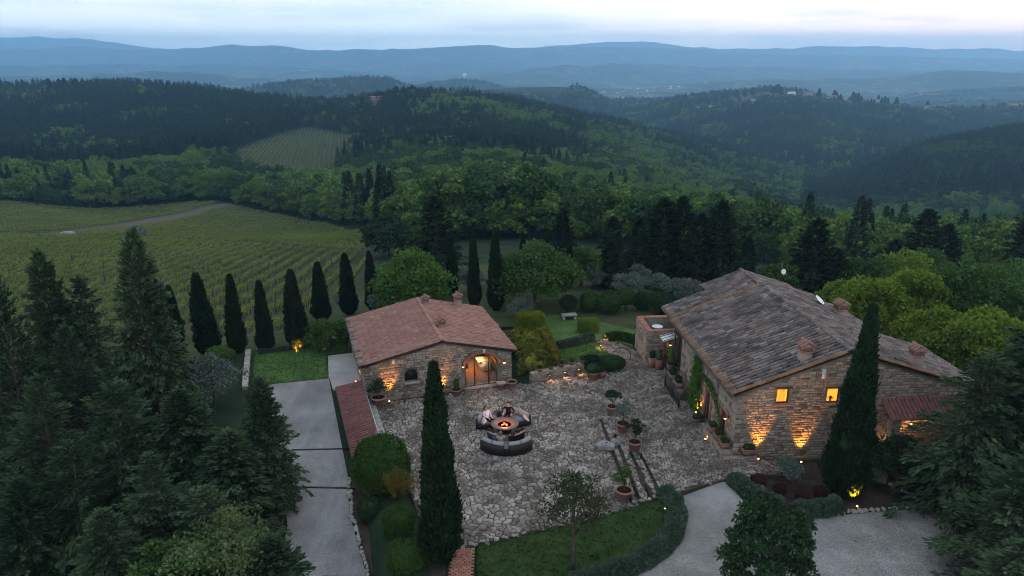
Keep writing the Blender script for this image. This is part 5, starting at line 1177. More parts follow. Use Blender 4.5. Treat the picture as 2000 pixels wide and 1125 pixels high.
# ------------------------------------------------------------------ garden trees and shrubs
CYP = []
for i in range(3):
    CYP.append(cypress_mesh('cypress_crown', 6.5, .85, 7000, i + 2, spray=.30, pw=.56))
def cyp_trunk(H): mb = MB(); mb.tube([(0, 0, -.4), (0, 0, H * .5), (0, 0, H * .9)], [.14, .1, .02], 7); return mb.mesh('cypress_trunk', M['bark'], True)
CT = cyp_trunk(6.5)
row = [(-28.89,58.51,-1.80,5.33,.75,'cypress of the vineyard row just right of the tallest fir'),(-23.99,53.44,-.62,6.80,.92,'broad cypress lit orange at its foot near the tall fir'),(-21.40,52.88,-.25,6.47,.70,'cypress behind the leafy bush at the end of the pale topped wall'),
 (-19.26,53.21,-.2,5.87,.68,'slim cypress right beside the pale topped wall and side lawn'),(-17.11,54.12,-.2,6.46,.88,'fat cypress with an orange glow at the far edge of the side lawn'),(-18.57,67.11,-2.84,6.01,.90,'shaggy cypress behind the round bush left of the annex roof'),
 (-16.75,71.05,-3.52,6.50,.92,'tall cypress against the last vine rows left of the annex roof'),(-14.47,71.95,-3.40,6.40,.75,'cypress touching the bright lime tree behind the annex'),(-32.91,64.47,-2.57,4.87,.66,'small cypress half hidden by the tallest fir'),
 (-14.93,94.86,-6.97,4.77,.69,'small cypress beyond the bright lime tree, left of the great fir'),(-10.96,92.49,-5.91,4.86,.74,'short cypress at the foot of the great dark fir'),(-6.08,71.05,-1.51,6.07,.63,'cypress behind the right end of the annex roof'),
 (-3.51,64.88,-.52,7.17,.62,'taller slim cypress right of the annex chimneys'),(-1.40,63.00,-.26,7.58,.76,'darkest and tallest cypress on the back lawn beside the olive bush'),(5.64,70.45,-.32,4.66,.56,'narrow cypress right of the big round green tree'),
 (3.73,75.05,-.64,5.26,.49,'thin cypress top showing above the round green tree'),(1.13,77.63,-1.12,4.63,.50,'faint cypress top left above the round green tree')]
for i, (x, y, z, H, R, lb) in enumerate(row):
    e = empty('cypress_tree', (x, y, z), rnd.uniform(0, 6.28), lb, 'cypress', 'cypresses round the estate'); e.scale = (R / .98, R / .98, H / 6.5)
    e.rotation_euler = (rnd.gauss(0, .018), rnd.gauss(0, .018), e.rotation_euler[2]); link(bpy.data.objects.new('trunk', CT), e); link(bpy.data.objects.new('crown', CYP[i % 3]), e)
for (x, y, z, H, R, sd, lb) in ((-3.27,28.01,-.02,9.9,.80,7,'tall cypress standing before the court in the foreground'), (17.36,33.16,.05,10.6,.98,9,'tall cypress before the farmhouse gable with a lit foot')):
    e = empty('cypress_tree', (x, y, z), 0, lb, 'cypress', 'cypresses round the estate'); mb = MB(); mb.tube([(0, 0, -.3), (0, 0, H * .5), (0, 0, H * .92)], [.2, .13, .02], 8); mb.obj('trunk', M['bark'], e)
    link(bpy.data.objects.new('crown', cypress_mesh('cypress_crown', H, R, 26000, sd, spray=.25)), e)
# conifers
FIR = [conifer_mesh('fir_crown', M['conifer_leaf'], 12.0, 3.4, .05, 44, 8, 26, .40, .55, .80, .34) for i in range(2)] + [conifer_mesh('fir_crown', M['conifer_leaf'], 12.0, 3.4, .04, 36, 7, 30, .36, .85, .70, .55), conifer_mesh('fir_crown', M['conifer_leaf'], 12.0, 3.4, .08, 52, 6, 24, .34, .35, .95, .48)]
DARKFIR = [conifer_mesh('dark_fir_crown', M['fir_leaf'], 10.0, 2.8, .05, 34, 7, 14, .50, .45, .72, .32) for i in range(2)]
def fir(x, y, z, H, R, k, lb, kind=FIR, base=(12.0, 3.4), group='firs round the estate'):
    c, t = kind[k % len(kind)]; e = empty('fir_tree', (x, y, z), rnd.uniform(0, 6.28), lb, 'fir', group); sk = rnd.uniform(.88, 1.14); e.scale = (R / base[1] * sk, R / base[1] / sk, H / base[0]); e.rotation_euler = (rnd.gauss(0, .02), rnd.gauss(0, .02), e.rotation_euler[2])
    link(bpy.data.objects.new('trunk', t), e); link(bpy.data.objects.new('crown', c), e); return e
def top_at(px, py, Y, R, k, lb, drop=0.0, dx=0.0, **kw):
    x = ratio(px, py) * Y + dx; z = land1(x, Y) - .2 - drop; return fir(x, Y, z, sight(py, Y) - z, R, k, lb, **kw)
for i, (px, py, Y, R, lb) in enumerate([(250,458,40,3.2,'tallest fir of the left foreground wood, its tip against the vines'),(76,500,44,3.1,'fir at far left with its tip against the vineyard'),(146,545,46,2.5,'slim fir between the two tallest firs of the left wood'),
 (-8,540,36,3.4,'fir cut by the left picture edge'),(308,560,43,1.8,'thin fir close behind the tallest one'),(506,742,33.4,1.8,'fir overhanging the gravel drive with ragged right branches'),(215,750,32,2.8,'bluish fir low in front of the tallest fir'),
 (60,740,33,3.0,'fir low at the left picture edge below the two tips'),(345,770,33,2.9,'fir left of the olive tree above the drive'),(430,850,31,2.6,'fir between the olive tree and the leafy foreground tree'),(130,870,29,2.7,'dark fir low in the left foreground'),
 (290,890,28.5,2.6,'fir in the middle of the lower left wood'),(20,940,27.5,2.5,'fir low in the bottom left corner'),(210,990,26.5,2.3,'low fir at the bottom of the left wood'),(390,960,28,2.2,'dark fir beside the leafy foreground tree'),(118,640,38,2.7,'fir filling the gap below the slim fir')]):
    top_at(px, py, Y, R * (.80 if i < 5 else 1.0), i, lb)
fir(-9.9, 25.6, -1.6, 4.6, 2.0, 1, 'small fir beside the lowest stretch of the gravel drive')
for i, (x, y, z, H, R, lb) in enumerate([(25.8,32.2,-1.2,13.6,4.3,'largest blue grey fir at the right picture edge'),(22.4,31.6,-.6,9.2,2.7,'blue grey fir in front of the porch with hanging branches'),(22.2,27.0,-.8,7.6,3.2,'spreading fir low at the right above the gravel'),(19.2,23.2,-.8,5.4,2.2,'low fir at the bottom right beside the gravel'),(26.5,26.5,-1,9.4,3.4,'fir in the lower right corner')]):
    fir(x, y, z, H, R, i + 1, lb)
for i, (x, y, z, H, R, lb) in enumerate([(-9.06,87.18,-4.64,10.11,3.4,'great dark fir behind the lime tree and annex roof'),(16.14,75.69,-2.28,9.72,2.6,'leftmost of the dark fir group behind the farmhouse'),(18.43,75.85,-2.62,10.14,2.5,'second dark fir of the group behind the farmhouse'),(22.59,77.63,-3.34,10.18,2.8,'tallest right hand fir of the group behind the farmhouse'),
 (28.47,85.18,-5.02,6.2,1.6,'small dark fir right of the group behind the farmhouse'),(33.08,77.79,-4.48,9.37,3.0,'leaning dark fir behind the aerial on the farmhouse'),(61.18,105.42,-11.42,11.54,3.9,'tall dark fir before the blue hill at right'),(66.19,107.89,-12.22,9.71,3.1,'shorter fir touching the tall one before the blue hill'),
 (55.03,101.92,-10.31,6.91,2.6,'low dark fir left of the pair before the blue hill'),(69.18,94.26,-10.81,14.13,4.2,'dark fir cut by the right picture edge before the hill'),(9.93,71.05,-.79,4.82,1.8,'compact dark fir beside the olives'),(21.37,80.81,-3.63,8.45,2.4,'fir tucked between the group behind the farmhouse'),
 (14.46,82.35,-2.85,6.75,2.0,'low fir at the left foot of the dark group'),(36.5,80.0,-5.5,6.5,2.4,'dark fir behind the satellite dish'),(12.5,88,-4.6,7.5,2.2,'dark fir behind the compact one and the olives'),(6.5,92,-4.6,7.6,2.1,'fir beyond the round green tree')]):
    fir(x, y, z - .2, H + .2, R, i, lb, DARKFIR, (10.0, 2.8), 'dark firs behind the houses')
# broadleaf trees
def leafy(x, y, z, H, R, mat, lb, z0=None, nc=60, nl=150, ls=.26, group=None, r=.16, clump=.34, name='leafy_tree', flat='round'):
    cm, C = crown_mesh('crown', M[mat], H, R, z0 if z0 is not None else H * .18, nc, nl, ls, flat, clump); e = empty(name, (x, y, z), 0, lb, 'tree', group)
    link(bpy.data.objects.new('trunk', trunk_mesh('trunk', H, r, C)), e); link(bpy.data.objects.new('crown', cm), e); return e
leafy(-9.7, 66.97, -1.9, 5.6, 3.9, 'lime_leaf', 'bright green round lime tree behind the annex roof', .4, 90, 190, .30)
leafy(2.1, 64.2, -.3, 5.6, 3.8, 'green_leaf', 'big round green tree on the back lawn', .5, 100, 190, .27)
leafy(7.0, 70.9, -.6, 4.3, 2.1, 'green_leaf', 'round tree behind the narrow cypress on the back lawn', .5, 40, 120, .28)
leafy(-14.3, 53.6, -.25, 2.7, 1.9, 'green_leaf', 'low spreading bush tree at the far left corner of the annex', .1, 40, 120, .20, r=.08)
leafy(-22.2, 51.0, -.6, 1.7, 1.2, 'lime_leaf', 'leafy green bush left of the pale topped wall', .05, 20, 110, .16, r=.05)
for x, y, z, H, R, mat, lb in [(27.6,52.8,-.3,6.2,2.9,'spring_leaf','yellow green tree right behind the dish and chimney'),(30.9,53.8,-.3,6.9,2.9,'spring_leaf','tall yellow green tree with a bare stem right of the farmhouse'),(29.8,49.0,-.4,5.2,2.8,'spring_leaf','low yellow green tree over the right roof edge'),(35.0,53.6,-.8,8.0,3.6,'green_leaf','large green tree right of the yellow green ones'),(43.0,60.0,-4.5,9.6,3.8,'green_leaf','pale green tree near the right picture edge'),
 (32.0,46.5,-.5,6.2,3.3,'spring_leaf','yellow green tree closest behind the right chimney'),(27.9,58.4,-.4,4.2,2.2,'spring_leaf','small yellow green tree behind the far chimney'),(39.0,50.5,-2.5,9.0,3.8,'green_leaf','green leafy tree under the pale green one'),(36,44,-2,7.0,3.2,'green_leaf','green leafy tree between the right fir and the roof end')]:
    leafy(x, y, z, H, R, mat, lb, .5, 64, 150, .28, 'leafy trees right of the farmhouse')
for x, y, H, R, mat, lb in [(29.5,77,4.6,2.6,'green_leaf','leafy green tree just behind the farmhouse roof ridge'),(39.5,78,6.5,3.4,'green_leaf','leafy green tree right of the leaning dark fir'),(46.5,84,7.2,3.8,'spring_leaf','fresh green tree left of the fir pair before the blue hill'),(53,90,7,3.6,'green_leaf','leafy tree below the fir pair before the blue hill'),(61,86,8,3.8,'green_leaf','leafy tree in front of the tall fir before the blue hill'),(49,70,8.5,3.9,'green_leaf','large leafy tree at the back of the right hand trees'),(26,98,6.5,3.2,'spring_leaf','fresh green tree beyond the farmhouse firs')]:
    leafy(x, y, land1(x, y) - .3, H, R, mat, lb, .3, 50, 110, .36, 'leafy trees behind the farmhouse')
leafy(-21.3, 122.4, -11.4, 7.4, 4.4, 'dark_leaf', 'dark oak at the right end of the vineyard', .4, 60, 110, .5)
leafy(-16.5, 124, -11.4, 7.0, 4.0, 'green_leaf', 'green oak beside the dark one at the vineyard end', .4, 60, 110, .5)
leafy(-11.9, 25.6, -1.7, 6.0, 2.5, 'soft_leaf', 'leafy pale green tree in the foreground beside the drive', 1.2, 60, 62, .17, clump=.24)
leafy(-14.2, 26.2, -2.2, 5.4, 2.2, 'green_leaf', 'grey green leafy tree left of the foreground one', 1.2, 45, 110, .19, clump=.26)
leafy(-22.5, 25.0, -4.0, 5.2, 2.0, 'lime_leaf', 'bright leafy sapling in the bottom left corner', 1.4, 26, 100, .18, clump=.3)
leafy(-24.6, 29.8, -4.3, 6.2, 1.8, 'green_leaf', 'leafy sapling at the left edge among the firs', 2, 26, 100, .18, clump=.3)
leafy(10.75, 25.6, -.4, 5.6, 2.0, 'dark_leaf', 'dark evergreen oak at the bottom of the picture on the gravel', .3, 90, 190, .14, clump=.25)
leafy(2.71, 27.41, .02, 4.9, 1.6, 'brown_olive_leaf', 'thin dark tree growing out of the front lawn', 1.6, 80, 48, .12, r=.10, clump=.26)
leafy(20.8, 34.6, -.3, 2.6, 1.9, 'dark_leaf', 'dark shrub in front of the porch steps', .05, 40, 120, .18, r=.06)
# olives
for x, y, z, H, R, lb in [(.77,60.65,-.2,2.0,1.4,'low silvery olive bush on the back lawn beside the darkest cypress'),(11.2,66.9,-.4,2.5,1.7,'silvery olive behind the clipped shrubs, left of the pair'),(12.9,70.5,-.6,2.6,1.2,'silvery olive nearest the compact dark fir'),(14.5,67.5,-.7,2.7,1.5,'middle silvery olive behind the clipped shrubs'),(16.6,67.0,-.7,2.4,1.6,'right hand olive just above the far roof corner'),(-12.9,66.8,-2.4,2.6,1.1,'thin olive between the cypress and the lime tree'),(-19.8,44.1,-.8,4.2,1.9,'grey olive left of the drive in front of the side lawn'),(8.2,70.2,-.5,2.3,1.3,'olive behind the bench and clipped shrubs'),(-4.2,72,-1.4,2.6,1.5,'olive between two cypresses behind the annex'),(14.9,34.3,.15,1.25,.75,'small grey olive shrub in the flower bed below the gable'),(19.2,34.0,.1,1.0,.7,'grey shrub right of the lit cypress in the bed')]:
    leafy(x, y, z, H, R, 'olive_leaf', lb, H * .12, 34, 110, .15 if H > 2 else .09, 'olives round the lawns', .07, .34, 'olive_tree')
# clipped shrubs
def shrub(name, x, y, z, size, mat, lb, n=2600, leaf=.10, box=False, rz=0., lump=.08, cat='shrub', group=None, trunk=False):
    e = empty(name, (x, y, z), rz, lb, cat, group); me = blob_mesh('foliage', M[mat], size, n, leaf, box=box, lump=lump, seed=rnd.randrange(99)); o = link(bpy.data.objects.new('foliage', me), e)
    if trunk:
        o.location = (0, 0, trunk); mb = MB()
        for k in range(3): a = k * 2.1; mb.tube([(.05 * math.cos(a), .05 * math.sin(a), -.1), (.2 * math.cos(a), .2 * math.sin(a), trunk + .3)], [.05, .04], 6)
        mb.obj('stem', M['bark'], e)
    return e
for x, y, H, R, t, mat, lb in [(5.07,62.05,1.3,.8,.45,'dark_leaf','leftmost clipped dark shrub, on bare stems'),(7.07,62.6,1.75,.95,.1,'box_leaf','clipped shrub with pale blossom right of the stone bench'),(8.76,62.05,2.15,1.1,.0,'box_leaf','largest clipped dome on the back lawn'),(10.3,62.6,1.45,.9,.75,'box_leaf','clipped mushroom shrub standing on bare stems'),(11.8,62.9,1.6,.8,.2,'dark_leaf','reddish clipped shrub behind the mushroom shrub'),(12.95,62.6,1.5,.85,.35,'box_leaf','clipped shrub just left of the dark dome'),(13.9,61.8,1.9,1.2,.0,'dark_leaf','dark clipped dome beside the small stone terrace block')]:
    shrub('clipped_shrub', x, y, -.25, (2 * R, 1.8 * R, H), mat, lb, 2400, .13, group='clipped shrubs along the back lawn', trunk=t)
shrub('round_shrub', -7.05, 34.5, -.7, (3.1, 3.0, 3.3), 'box_leaf', 'huge clipped round shrub at the lower end of the lean-to', 9000, .12)
shrub('round_shrub', -5.50, 30.3, -.6, (1.6, 1.6, 1.75), 'box_leaf', 'middle ball shrub left of the tall foreground cypress', 4200, .09); shrub('round_shrub', -4.80, 27.9, -.6, (1.8, 1.7, 1.75), 'box_leaf', 'lowest ball shrub beside the foot of the foreground cypress', 4200, .09)
shrub('round_shrub', -7.3, 32.3, -.9, (1.3, 1.2, 1.3), 'dark_leaf', 'small dark shrub in shade below the huge round shrub', 2000, .1)
e = empty('fern_shrub', (-6.05, 33.0, -.45), 0, 'feathery bronze yellow shrub in front of the huge round shrub', 'shrub'); mb = MB(); st = MB()
for k in range(46):
    a = rnd.uniform(0, 6.28); b = rnd.uniform(.2, 1.0); tip = np.array((b * 1.05 * math.cos(a), b * 1.05 * math.sin(a), 2.0 - .9 * b * b)); m_ = tip * np.array((.35, .35, .75)); st.tube([(0, 0, 0), m_, tip], [.014, .009, .003], 4, False)
    t = rng.uniform(.45, 1.0, 70)[:, None]; P = (1 - t) ** 2 * 0 + 2 * t * (1 - t) * m_ + t * t * tip + rng.normal(0, .07, (70, 3)); leaves(mb, P, rng.normal(0, .5, (70, 3)) + tip * .6, .16, .035)
st.obj('stem', M['bark'], e); mb.obj('foliage', M['bronze_leaf'], e)
# hedges
def hedge(name, pts, w, h, mat, lb, z=0., leaf=.09, n=2600, zf=None, lump=.06, group=None, cat='hedge'):
    """a hedge following a line, in clipped lengths joined end to end"""
    e = empty(name, (pts[0][0], pts[0][1], 0), 0, lb, cat, group); o0 = np.array((pts[0][0], pts[0][1], 0)); mb = MB(); L = sum(math.hypot(b[0] - a[0], b[1] - a[1]) for a, b in zip(pts, pts[1:])); k = int(n * L)
    seg = []; P = np.array(pts, float); d = np.hypot(*np.diff(P, axis=0).T); cum = np.r_[0, np.cumsum(d)]
    t = rng.uniform(0, L, k); x = np.interp(t, cum, P[:, 0]); y = np.interp(t, cum, P[:, 1]); x2 = np.interp(t + .05, cum, P[:, 0]); y2 = np.interp(t + .05, cum, P[:, 1]); tx, ty = x2 - x, y2 - y; q = np.hypot(tx, ty) + 1e-9; nx, ny = -ty / q, tx / q; last = q < .01; nx[last], ny[last] = 0, 0
    a = rng.uniform(-.35, math.pi + .35, k); bump = 1 + lump * 2.4 * (vnoise(t * 2.3 + 9, a * 1.3 + 5, rnd.randrange(99)) - .5); cs, sn = np.cos(a), np.sin(a); r = (np.abs(cs) ** 3.2 + np.abs(sn) ** 3.2) ** (-1 / 3.2); off = cs * r * w / 2 * bump * rng.uniform(.86, 1.0, k); zz = np.maximum(sn * r, -.05) * h * bump * rng.uniform(.84, 1.0, k)
    zz = np.where(sn < .02, rng.uniform(0, .4, k) * h, zz); zb = (zf(x, y) if zf else np.zeros(k)) + z
    Pp = np.c_[x + nx * off, y + ny * off, zb + zz]; D = np.c_[nx * cs, ny * cs, np.maximum(sn, .1)] + rng.normal(0, .5, (k, 3)); s = leaf * rng.uniform(.6, 1.4, k); leaves(mb, Pp - o0, D, s, s * rng.uniform(.4, .75, k))
    m = max(2, int(L / .3)); tt = np.linspace(.1, L - .1, m); cx, cy = np.interp(tt, cum, P[:, 0]), np.interp(tt, cum, P[:, 1]); V = []; aa = np.linspace(0, math.pi, 7)
    dx, dy = np.gradient(cx), np.gradient(cy); dq = np.hypot(dx, dy) + 1e-9
    for i in range(m):
        for b in aa: V.append((cx[i] - dy[i] / dq[i] * math.cos(b) * w * .42, cy[i] + dx[i] / dq[i] * math.cos(b) * w * .42, (float(zf(cx[i:i+1], cy[i:i+1])[0]) if zf else 0) + z + math.sin(b) ** .5 * h * .84))
    mb.add(np.array(V) - o0, [(i*7 + j, (i+1)*7 + j, (i+1)*7 + j + 1, i*7 + j + 1) for i in range(m - 1) for j in range(6)]); mb.obj('foliage', M[mat], e); return e
hedge('hedge', [(-2.0, 56.1), (-1.2, 57.9), (.1, 57.9)], .1, .1, 'dark_leaf', 'low dark shrub strip between the lawn and the annex corner', -.1, .1, 300)
shrub('hedge', 1.55, 57.6, -.1, (2.45, 1.3, 1.5), 'yellow_hedge_leaf', 'bright yellow green clipped block hedge on the back lawn', 5200, .13, True, .05, cat='hedge')
shrub('hedge', 1.3, 52.0, -.1, (2.4, 7.4, 1.0), 'gold_hedge_leaf', 'large gold and green loose hedge beside the annex', 14000, .20, True, .14, .34, cat='hedge')
shrub('hedge', 2.9, 52.4, -.1, (.7, 6.6, 1.25), 'bronze_leaf', 'tall brown green clipped hedge along the box lawn', 5200, .12, True, .12, .06, cat='hedge')
shrub('hedge', 6.35, 57.2, -.1, (1.75, 1.1, 1.15), 'spring_leaf', 'clipped green block hedge at the top of the garden path', 3600, .11, True, 0, cat='hedge')
hedge('low_hedge', [(3.55, 53.3), (6.55, 55.3)], .55, .5, 'lavender_leaf', 'low dark hedge along the upper side of the box lawn', .0, .13, 1500)
hedge('low_hedge', [(7.6, 55.2), (8.6, 55.6), (10.0, 54.6), (10.2, 53.6)], .95, .6, 'box_leaf', 'dark low hedge between the back lawn and the stone enclosure', -.1, .12, 1300)
shrub('round_shrub', 7.35, 49.45, -.02, (2.0, 1.5, 1.0), 'box_leaf', 'broad clipped box mound with a light behind it by the path', 4200, .09); shrub('round_shrub', 6.05, 49.7, -.02, (1.3, 1.2, 1.0), 'lavender_leaf', 'grey green rosemary mound beside the box mound', 2200, .12)
shrub('round_shrub', 5.75, 48.95, .0, (1.25, 1.1, 1.25), 'dark_leaf', 'dark leafy shrub at the end of the low garden wall', 2600, .13, lump=.2)
hedge('lavender_hedge', [(7.82, 32.62), (8.12, 31.9), (8.15, 31.0), (7.75, 29.8), (6.9, 28.6), (5.7, 27.6), (4.3, 26.9), (2.6, 26.2)], .72, .48, 'lavender_leaf', 'curved grey green lavender hedge round the front lawn', .02, .17, 2600, rise, lump=.16)
hedge('lavender_hedge', [(11.75, 34.1), (12.1, 33.3), (12.7, 32.2), (13.4, 31.55)], .9, .6, 'lavender_leaf', 'grey green lavender hedge at the corner of the flower bed', .15, .17, 2400, lump=.2)
hedge('lavender_hedge', [(14.3, 31.5), (15.5, 31.75), (16.6, 31.95)], .8, .5, 'lavender_leaf', 'grey green lavender hedge along the gravel by the lit cypress', .05, .17, 2400, lump=.2)
hedge('low_hedge', [(-19.7, 52.5), (-16.2, 53.75), (-13.2, 54.7)], .5, .35, 'lavender_leaf', 'low grey green hedge along the far edge of the side lawn', -.2, .14, 1500, lump=.15)
for x, y, r, lb in [(13.1,33.9,.42,'rounded wine red shrub nearest the lavender corner'),(14.0,33.2,.34,'wine red shrub in the middle of the flower bed'),(14.9,32.6,.36,'wine red shrub close to the dark evergreen oak'),(16.0,32.9,.36,'wine red shrub near the lit cypress')]:
    shrub('red_shrub', x, y, .12, (2 * r, 2 * r, 1.6 * r), 'red_leaf', lb, 900, .09, group='wine red shrubs in the bed')
# creeper on the farmhouse side wall
e = empty('climbing_plant', floc(-.12, 6.3, .05), math.radians(4.2), 'green creeper climbing the farmhouse side wall to the gutter', 'creeper'); mb = MB(); st = MB()
n = 5200; b = rng.uniform(0, 1, n) ** .9; spread = .95 - .55 * b; yy = rng.normal(0, .5, n) * spread; k = vnoise(yy * 3 + 9, b * 9, 5) > .33; P = np.c_[-rng.uniform(0, .28, n) * (1.2 - b * .7), yy, .2 + b * 3.5][k]; leaves(mb, P, np.c_[-rng.uniform(.2, 1, len(P)), rng.normal(0, .6, len(P)), rng.normal(-.2, .5, len(P))], .13 * rng.uniform(.6, 1.3, len(P)), .09)
t = rng.uniform(0, 1, 900); P = np.c_[-rng.uniform(0, .14, 900), -.3 - 4.3 * t + rng.normal(0, .09, 900), 2.75 - .35 * t - 1.1 * t ** 4 + .35 * np.sin(t * 3.1) + rng.normal(0, .09, 900)]; leaves(mb, P, np.c_[-rng.uniform(.2, 1, 900), rng.normal(0, .6, 900), rng.normal(-.2, .5, 900)], .12, .08)
st.tube([(0, 0, -.1), (-.05, .1, 1.2), (-.04, -.1, 2.6), (-.03, 0, 3.6)], [.05, .04, .03, .01], 6); st.tube([(-.04, -.1, 2.5), (-.04, -1.6, 3.0), (-.04, -3.2, 2.8), (-.04, -4.6, 1.5)], [.025, .02, .015, .006], 5); st.obj('stem', M['bark'], e); mb.obj('foliage', M['lime_leaf'], e)
# ------------------------------------------------------------------ vineyards
def vine_mesh(name, n, leaf):
    mb = MB(); P = np.c_[rng.normal(0, .055, n), rng.uniform(-.5, .5, n), .68 + .36 * rng.random(n) ** 1.6]; leaves(mb, P, np.c_[rng.normal(0, .5, n), rng.normal(0, .5, n), rng.uniform(-.1, 1, n)], leaf * rng.uniform(.6, 1.3, n), leaf * .75)
    k = len(mb.f[0]); mb.tube([(0, 0, -.25), (.03, .02, .35), (0, 0, .7)], [.035, .03, .02], 5); mb.tube([(0, -.5, .68), (0, .5, .68)], .014, 4)
    me = mb.mesh(name, M['vine_leaf']); me.materials.append(M['bark']); mi = np.zeros(len(me.polygons), np.int32); mi[k:] = 1; me.polygons.foreach_set('material_index', mi); return me
VM = [vine_mesh('grape_vine', 40, .21) for _ in range(3)]
post = MB(); post.tube([(0, 0, -.4), (0, 0, 1.75)], .05, 6); POST = post.mesh('vineyard_post', M['bark'])
def rows(poly, head, sp, st, jit=.05):
    """points along straight rows; head = dx per dy"""
    P = np.array(poly); a = math.atan2(head[0], head[1]); c, s = math.cos(a), math.sin(a); U = P @ np.array([[c, s], [-s, c]]); out = []; r = 0
    for u in np.arange(U[:, 0].min(), U[:, 0].max(), sp):
        v = np.arange(U[:, 1].min(), U[:, 1].max(), st) + rng.uniform(0, st); x = u * c + v * s; y = -u * s + v * c; k = inpoly(x, y, poly); out.append(np.c_[x[k], y[k], np.arange(len(v))[k], np.full(k.sum(), r)]); r += 1
    o = np.concatenate(out); o[:, :2] += rng.normal(0, jit, (len(o), 2)); return o, -a
ORD = 'first second third fourth fifth sixth seventh eighth ninth tenth eleventh twelfth thirteenth fourteenth fifteenth sixteenth seventeenth eighteenth nineteenth twentieth'.split()
def plant_rows(poly, head, sp, st, own, scale, lab, grp, hs=1.0, posts=0, plab=None):
    p, rz = rows(poly, head, sp, st); z = land(p[:, 0], p[:, 1]); u, v, d = pix(p[:, 0], p[:, 1], z); miss = rng.random(len(p)) > .06; rot = rz + rng.normal(0, .12, len(p)) + math.pi * rng.integers(0, 2, len(p)); scl = np.c_[np.full(len(p), scale * 1.05), np.full(len(p), st * 1.05), rng.uniform(.8, 1.2, len(p)) * hs]
    vis = (u > -10) & (u < 2010) & ~((u < 330) & (v > 560)) & ~((v > 585) & (u > 640)); order = np.argsort(d + ~vis * 1000); own_i = [i for i in order[:int(own * 1.2)] if miss[i]][:own]; m = np.ones(len(p), bool); m[own_i] = False; m &= miss
    rr = p[:, 3].max() - p[:, 3]; nth = lambda i: ORD[int(rr[i])] if int(rr[i]) < len(ORD) else 'far left'
    for i in own_i: o = link(bpy.data.objects.new('grape_vine', VM[i % 3])); o.location = (p[i, 0], p[i, 1], z[i]); o.rotation_euler = (0, 0, rot[i]); o.scale = scl[i]; tag(o, lab % nth(i), 'vine', grp)
    proto = [bpy.data.objects.new('vine_rows', me) for me in VM]; kk = rng.integers(0, 3, len(p))
    for q in range(3): s = m & (kk == q); scatter('vine_rows', np.c_[p[s, :2], z[s]], rot[s], scl[s], proto[q])
    if posts:
        w = np.where((p[:, 2] % 6 == 0) & vis)[0]; w = w[np.argsort(d[w])][:posts]
        for i in w: o = link(bpy.data.objects.new('vineyard_post', POST)); o.location = (p[i, 0], p[i, 1], z[i]); o.rotation_euler = (rnd.gauss(0, .03), rnd.gauss(0, .03), 0); tag(o, plab % nth(i), 'post', 'posts of the near vineyard')
plant_rows(VINE1, (-.10, 1), 2.45, .95, 300, 1.0, 'young yellow green vine in the %s near vineyard row from the annex side', 'vines of the near vineyard', 1.0, 150, 'thin wooden post in the %s near vineyard row from the annex side')
plant_rows(VINE2, (1, .05), 2.9, 1.1, 0, 1.0, '', '', 1.0); plant_rows(VINE3, (1, .12), 3.0, 1.2, 0, 1.0, '', '', 1.0); plant_rows(FIELD, (-.22, 1), 2.9, 1.5, 0, 1.15, '', '', 1.1)
# ------------------------------------------------------------------ pots, planters, garden lights
def pot(x, y, z, r, h, lb, plant=None, group='round terracotta pots', pr=.5, ph=.6, mat='dark_leaf'):
    e = empty('terracotta_pot', (x, y, z), 0, lb, 'flowerpot', group); mb = MB(); mb.lathe([(r * .66, 0), (r * .70, .02), (r * .93, h * .80), (r * 1.04, h * .82), (r * 1.07, h * .95), (r * 1.0, h), (r * .88, h), (r * .86, h * .86), (.01, h * .84)], n=22); mb.obj('pot', M['terracotta'], e, False)
    mb = MB(); mb.lathe([(r * .86, h * .87), (r * .5, h * .89), (.01, h * .9)], n=16); mb.obj('soil', M['pot_soil'], e)
    if plant == 'lemon':
        p = empty('lemon_tree', (x, y, z + h * .86), rnd.uniform(0, 6), 'small lemon tree growing in the ' + group_word(lb), 'tree', 'potted lemon trees'); cm, C = crown_mesh('crown', M[mat], ph + .55, pr, .35, 18, 42, .12, clump=.42); link(bpy.data.objects.new('trunk', trunk_mesh('trunk', ph + .3, .035, C, .3, nb=8)), p); link(bpy.data.objects.new('crown', cm), p)
        mb = MB()
        for k in range(7): c = C[k % len(C)] + rng.normal(0, .08, 3); mb.lathe([(.001, -.04), (.035, 0), (.001, .04)], c, 6)
        tag(mb.obj('lemons', M['lemon_skin'], p), kind='stuff')
    elif plant == 'bush':
        me = blob_mesh('foliage', M[mat], (pr * 2, pr * 2, ph), 420, .11, lump=.25); o = link(bpy.data.objects.new('plant', me), e); o.location = (0, 0, h * .86)
    return e
def group_word(lb): return lb[lb.index('pot'):] if lb.startswith('pot') else 'pot ' + lb.split('pot', 1)[1].strip()
ch = lambda x, y: float(court_h(np.array([x]), np.array([y]))[0]) + .03
pot(6.44, 42.3, ch(6.44, 42.3), .40, .56, 'uppermost terracotta pot beside the court steps', 'lemon', pr=.5, ph=.65); pot(6.74, 39.75, ch(6.74, 39.75), .42, .60, 'second terracotta pot down the court steps', 'lemon', pr=.6, ph=.9, mat='olive_leaf')
pot(7.03, 37.2, ch(7.03, 37.2), .40, .62, 'third terracotta pot down beside the middle of the steps', 'lemon', pr=.58, ph=.8); pot(5.82, 32.95, ch(5.82, 32.95), .44, .50, 'lowest terracotta pot at the foot of the steps by the lawn', 'lemon', pr=.5, ph=.75, mat='green_leaf')
pot(-8.75, 43.45, .02, .50, .66, 'large terracotta pot against the left end of the annex front', 'lemon', pr=.62, ph=.75); pot(-3.75, 44.95, .02, .34, .48, 'terracotta pot left of the lit glass door', 'bush', pr=.16, ph=.8, mat='green_leaf')
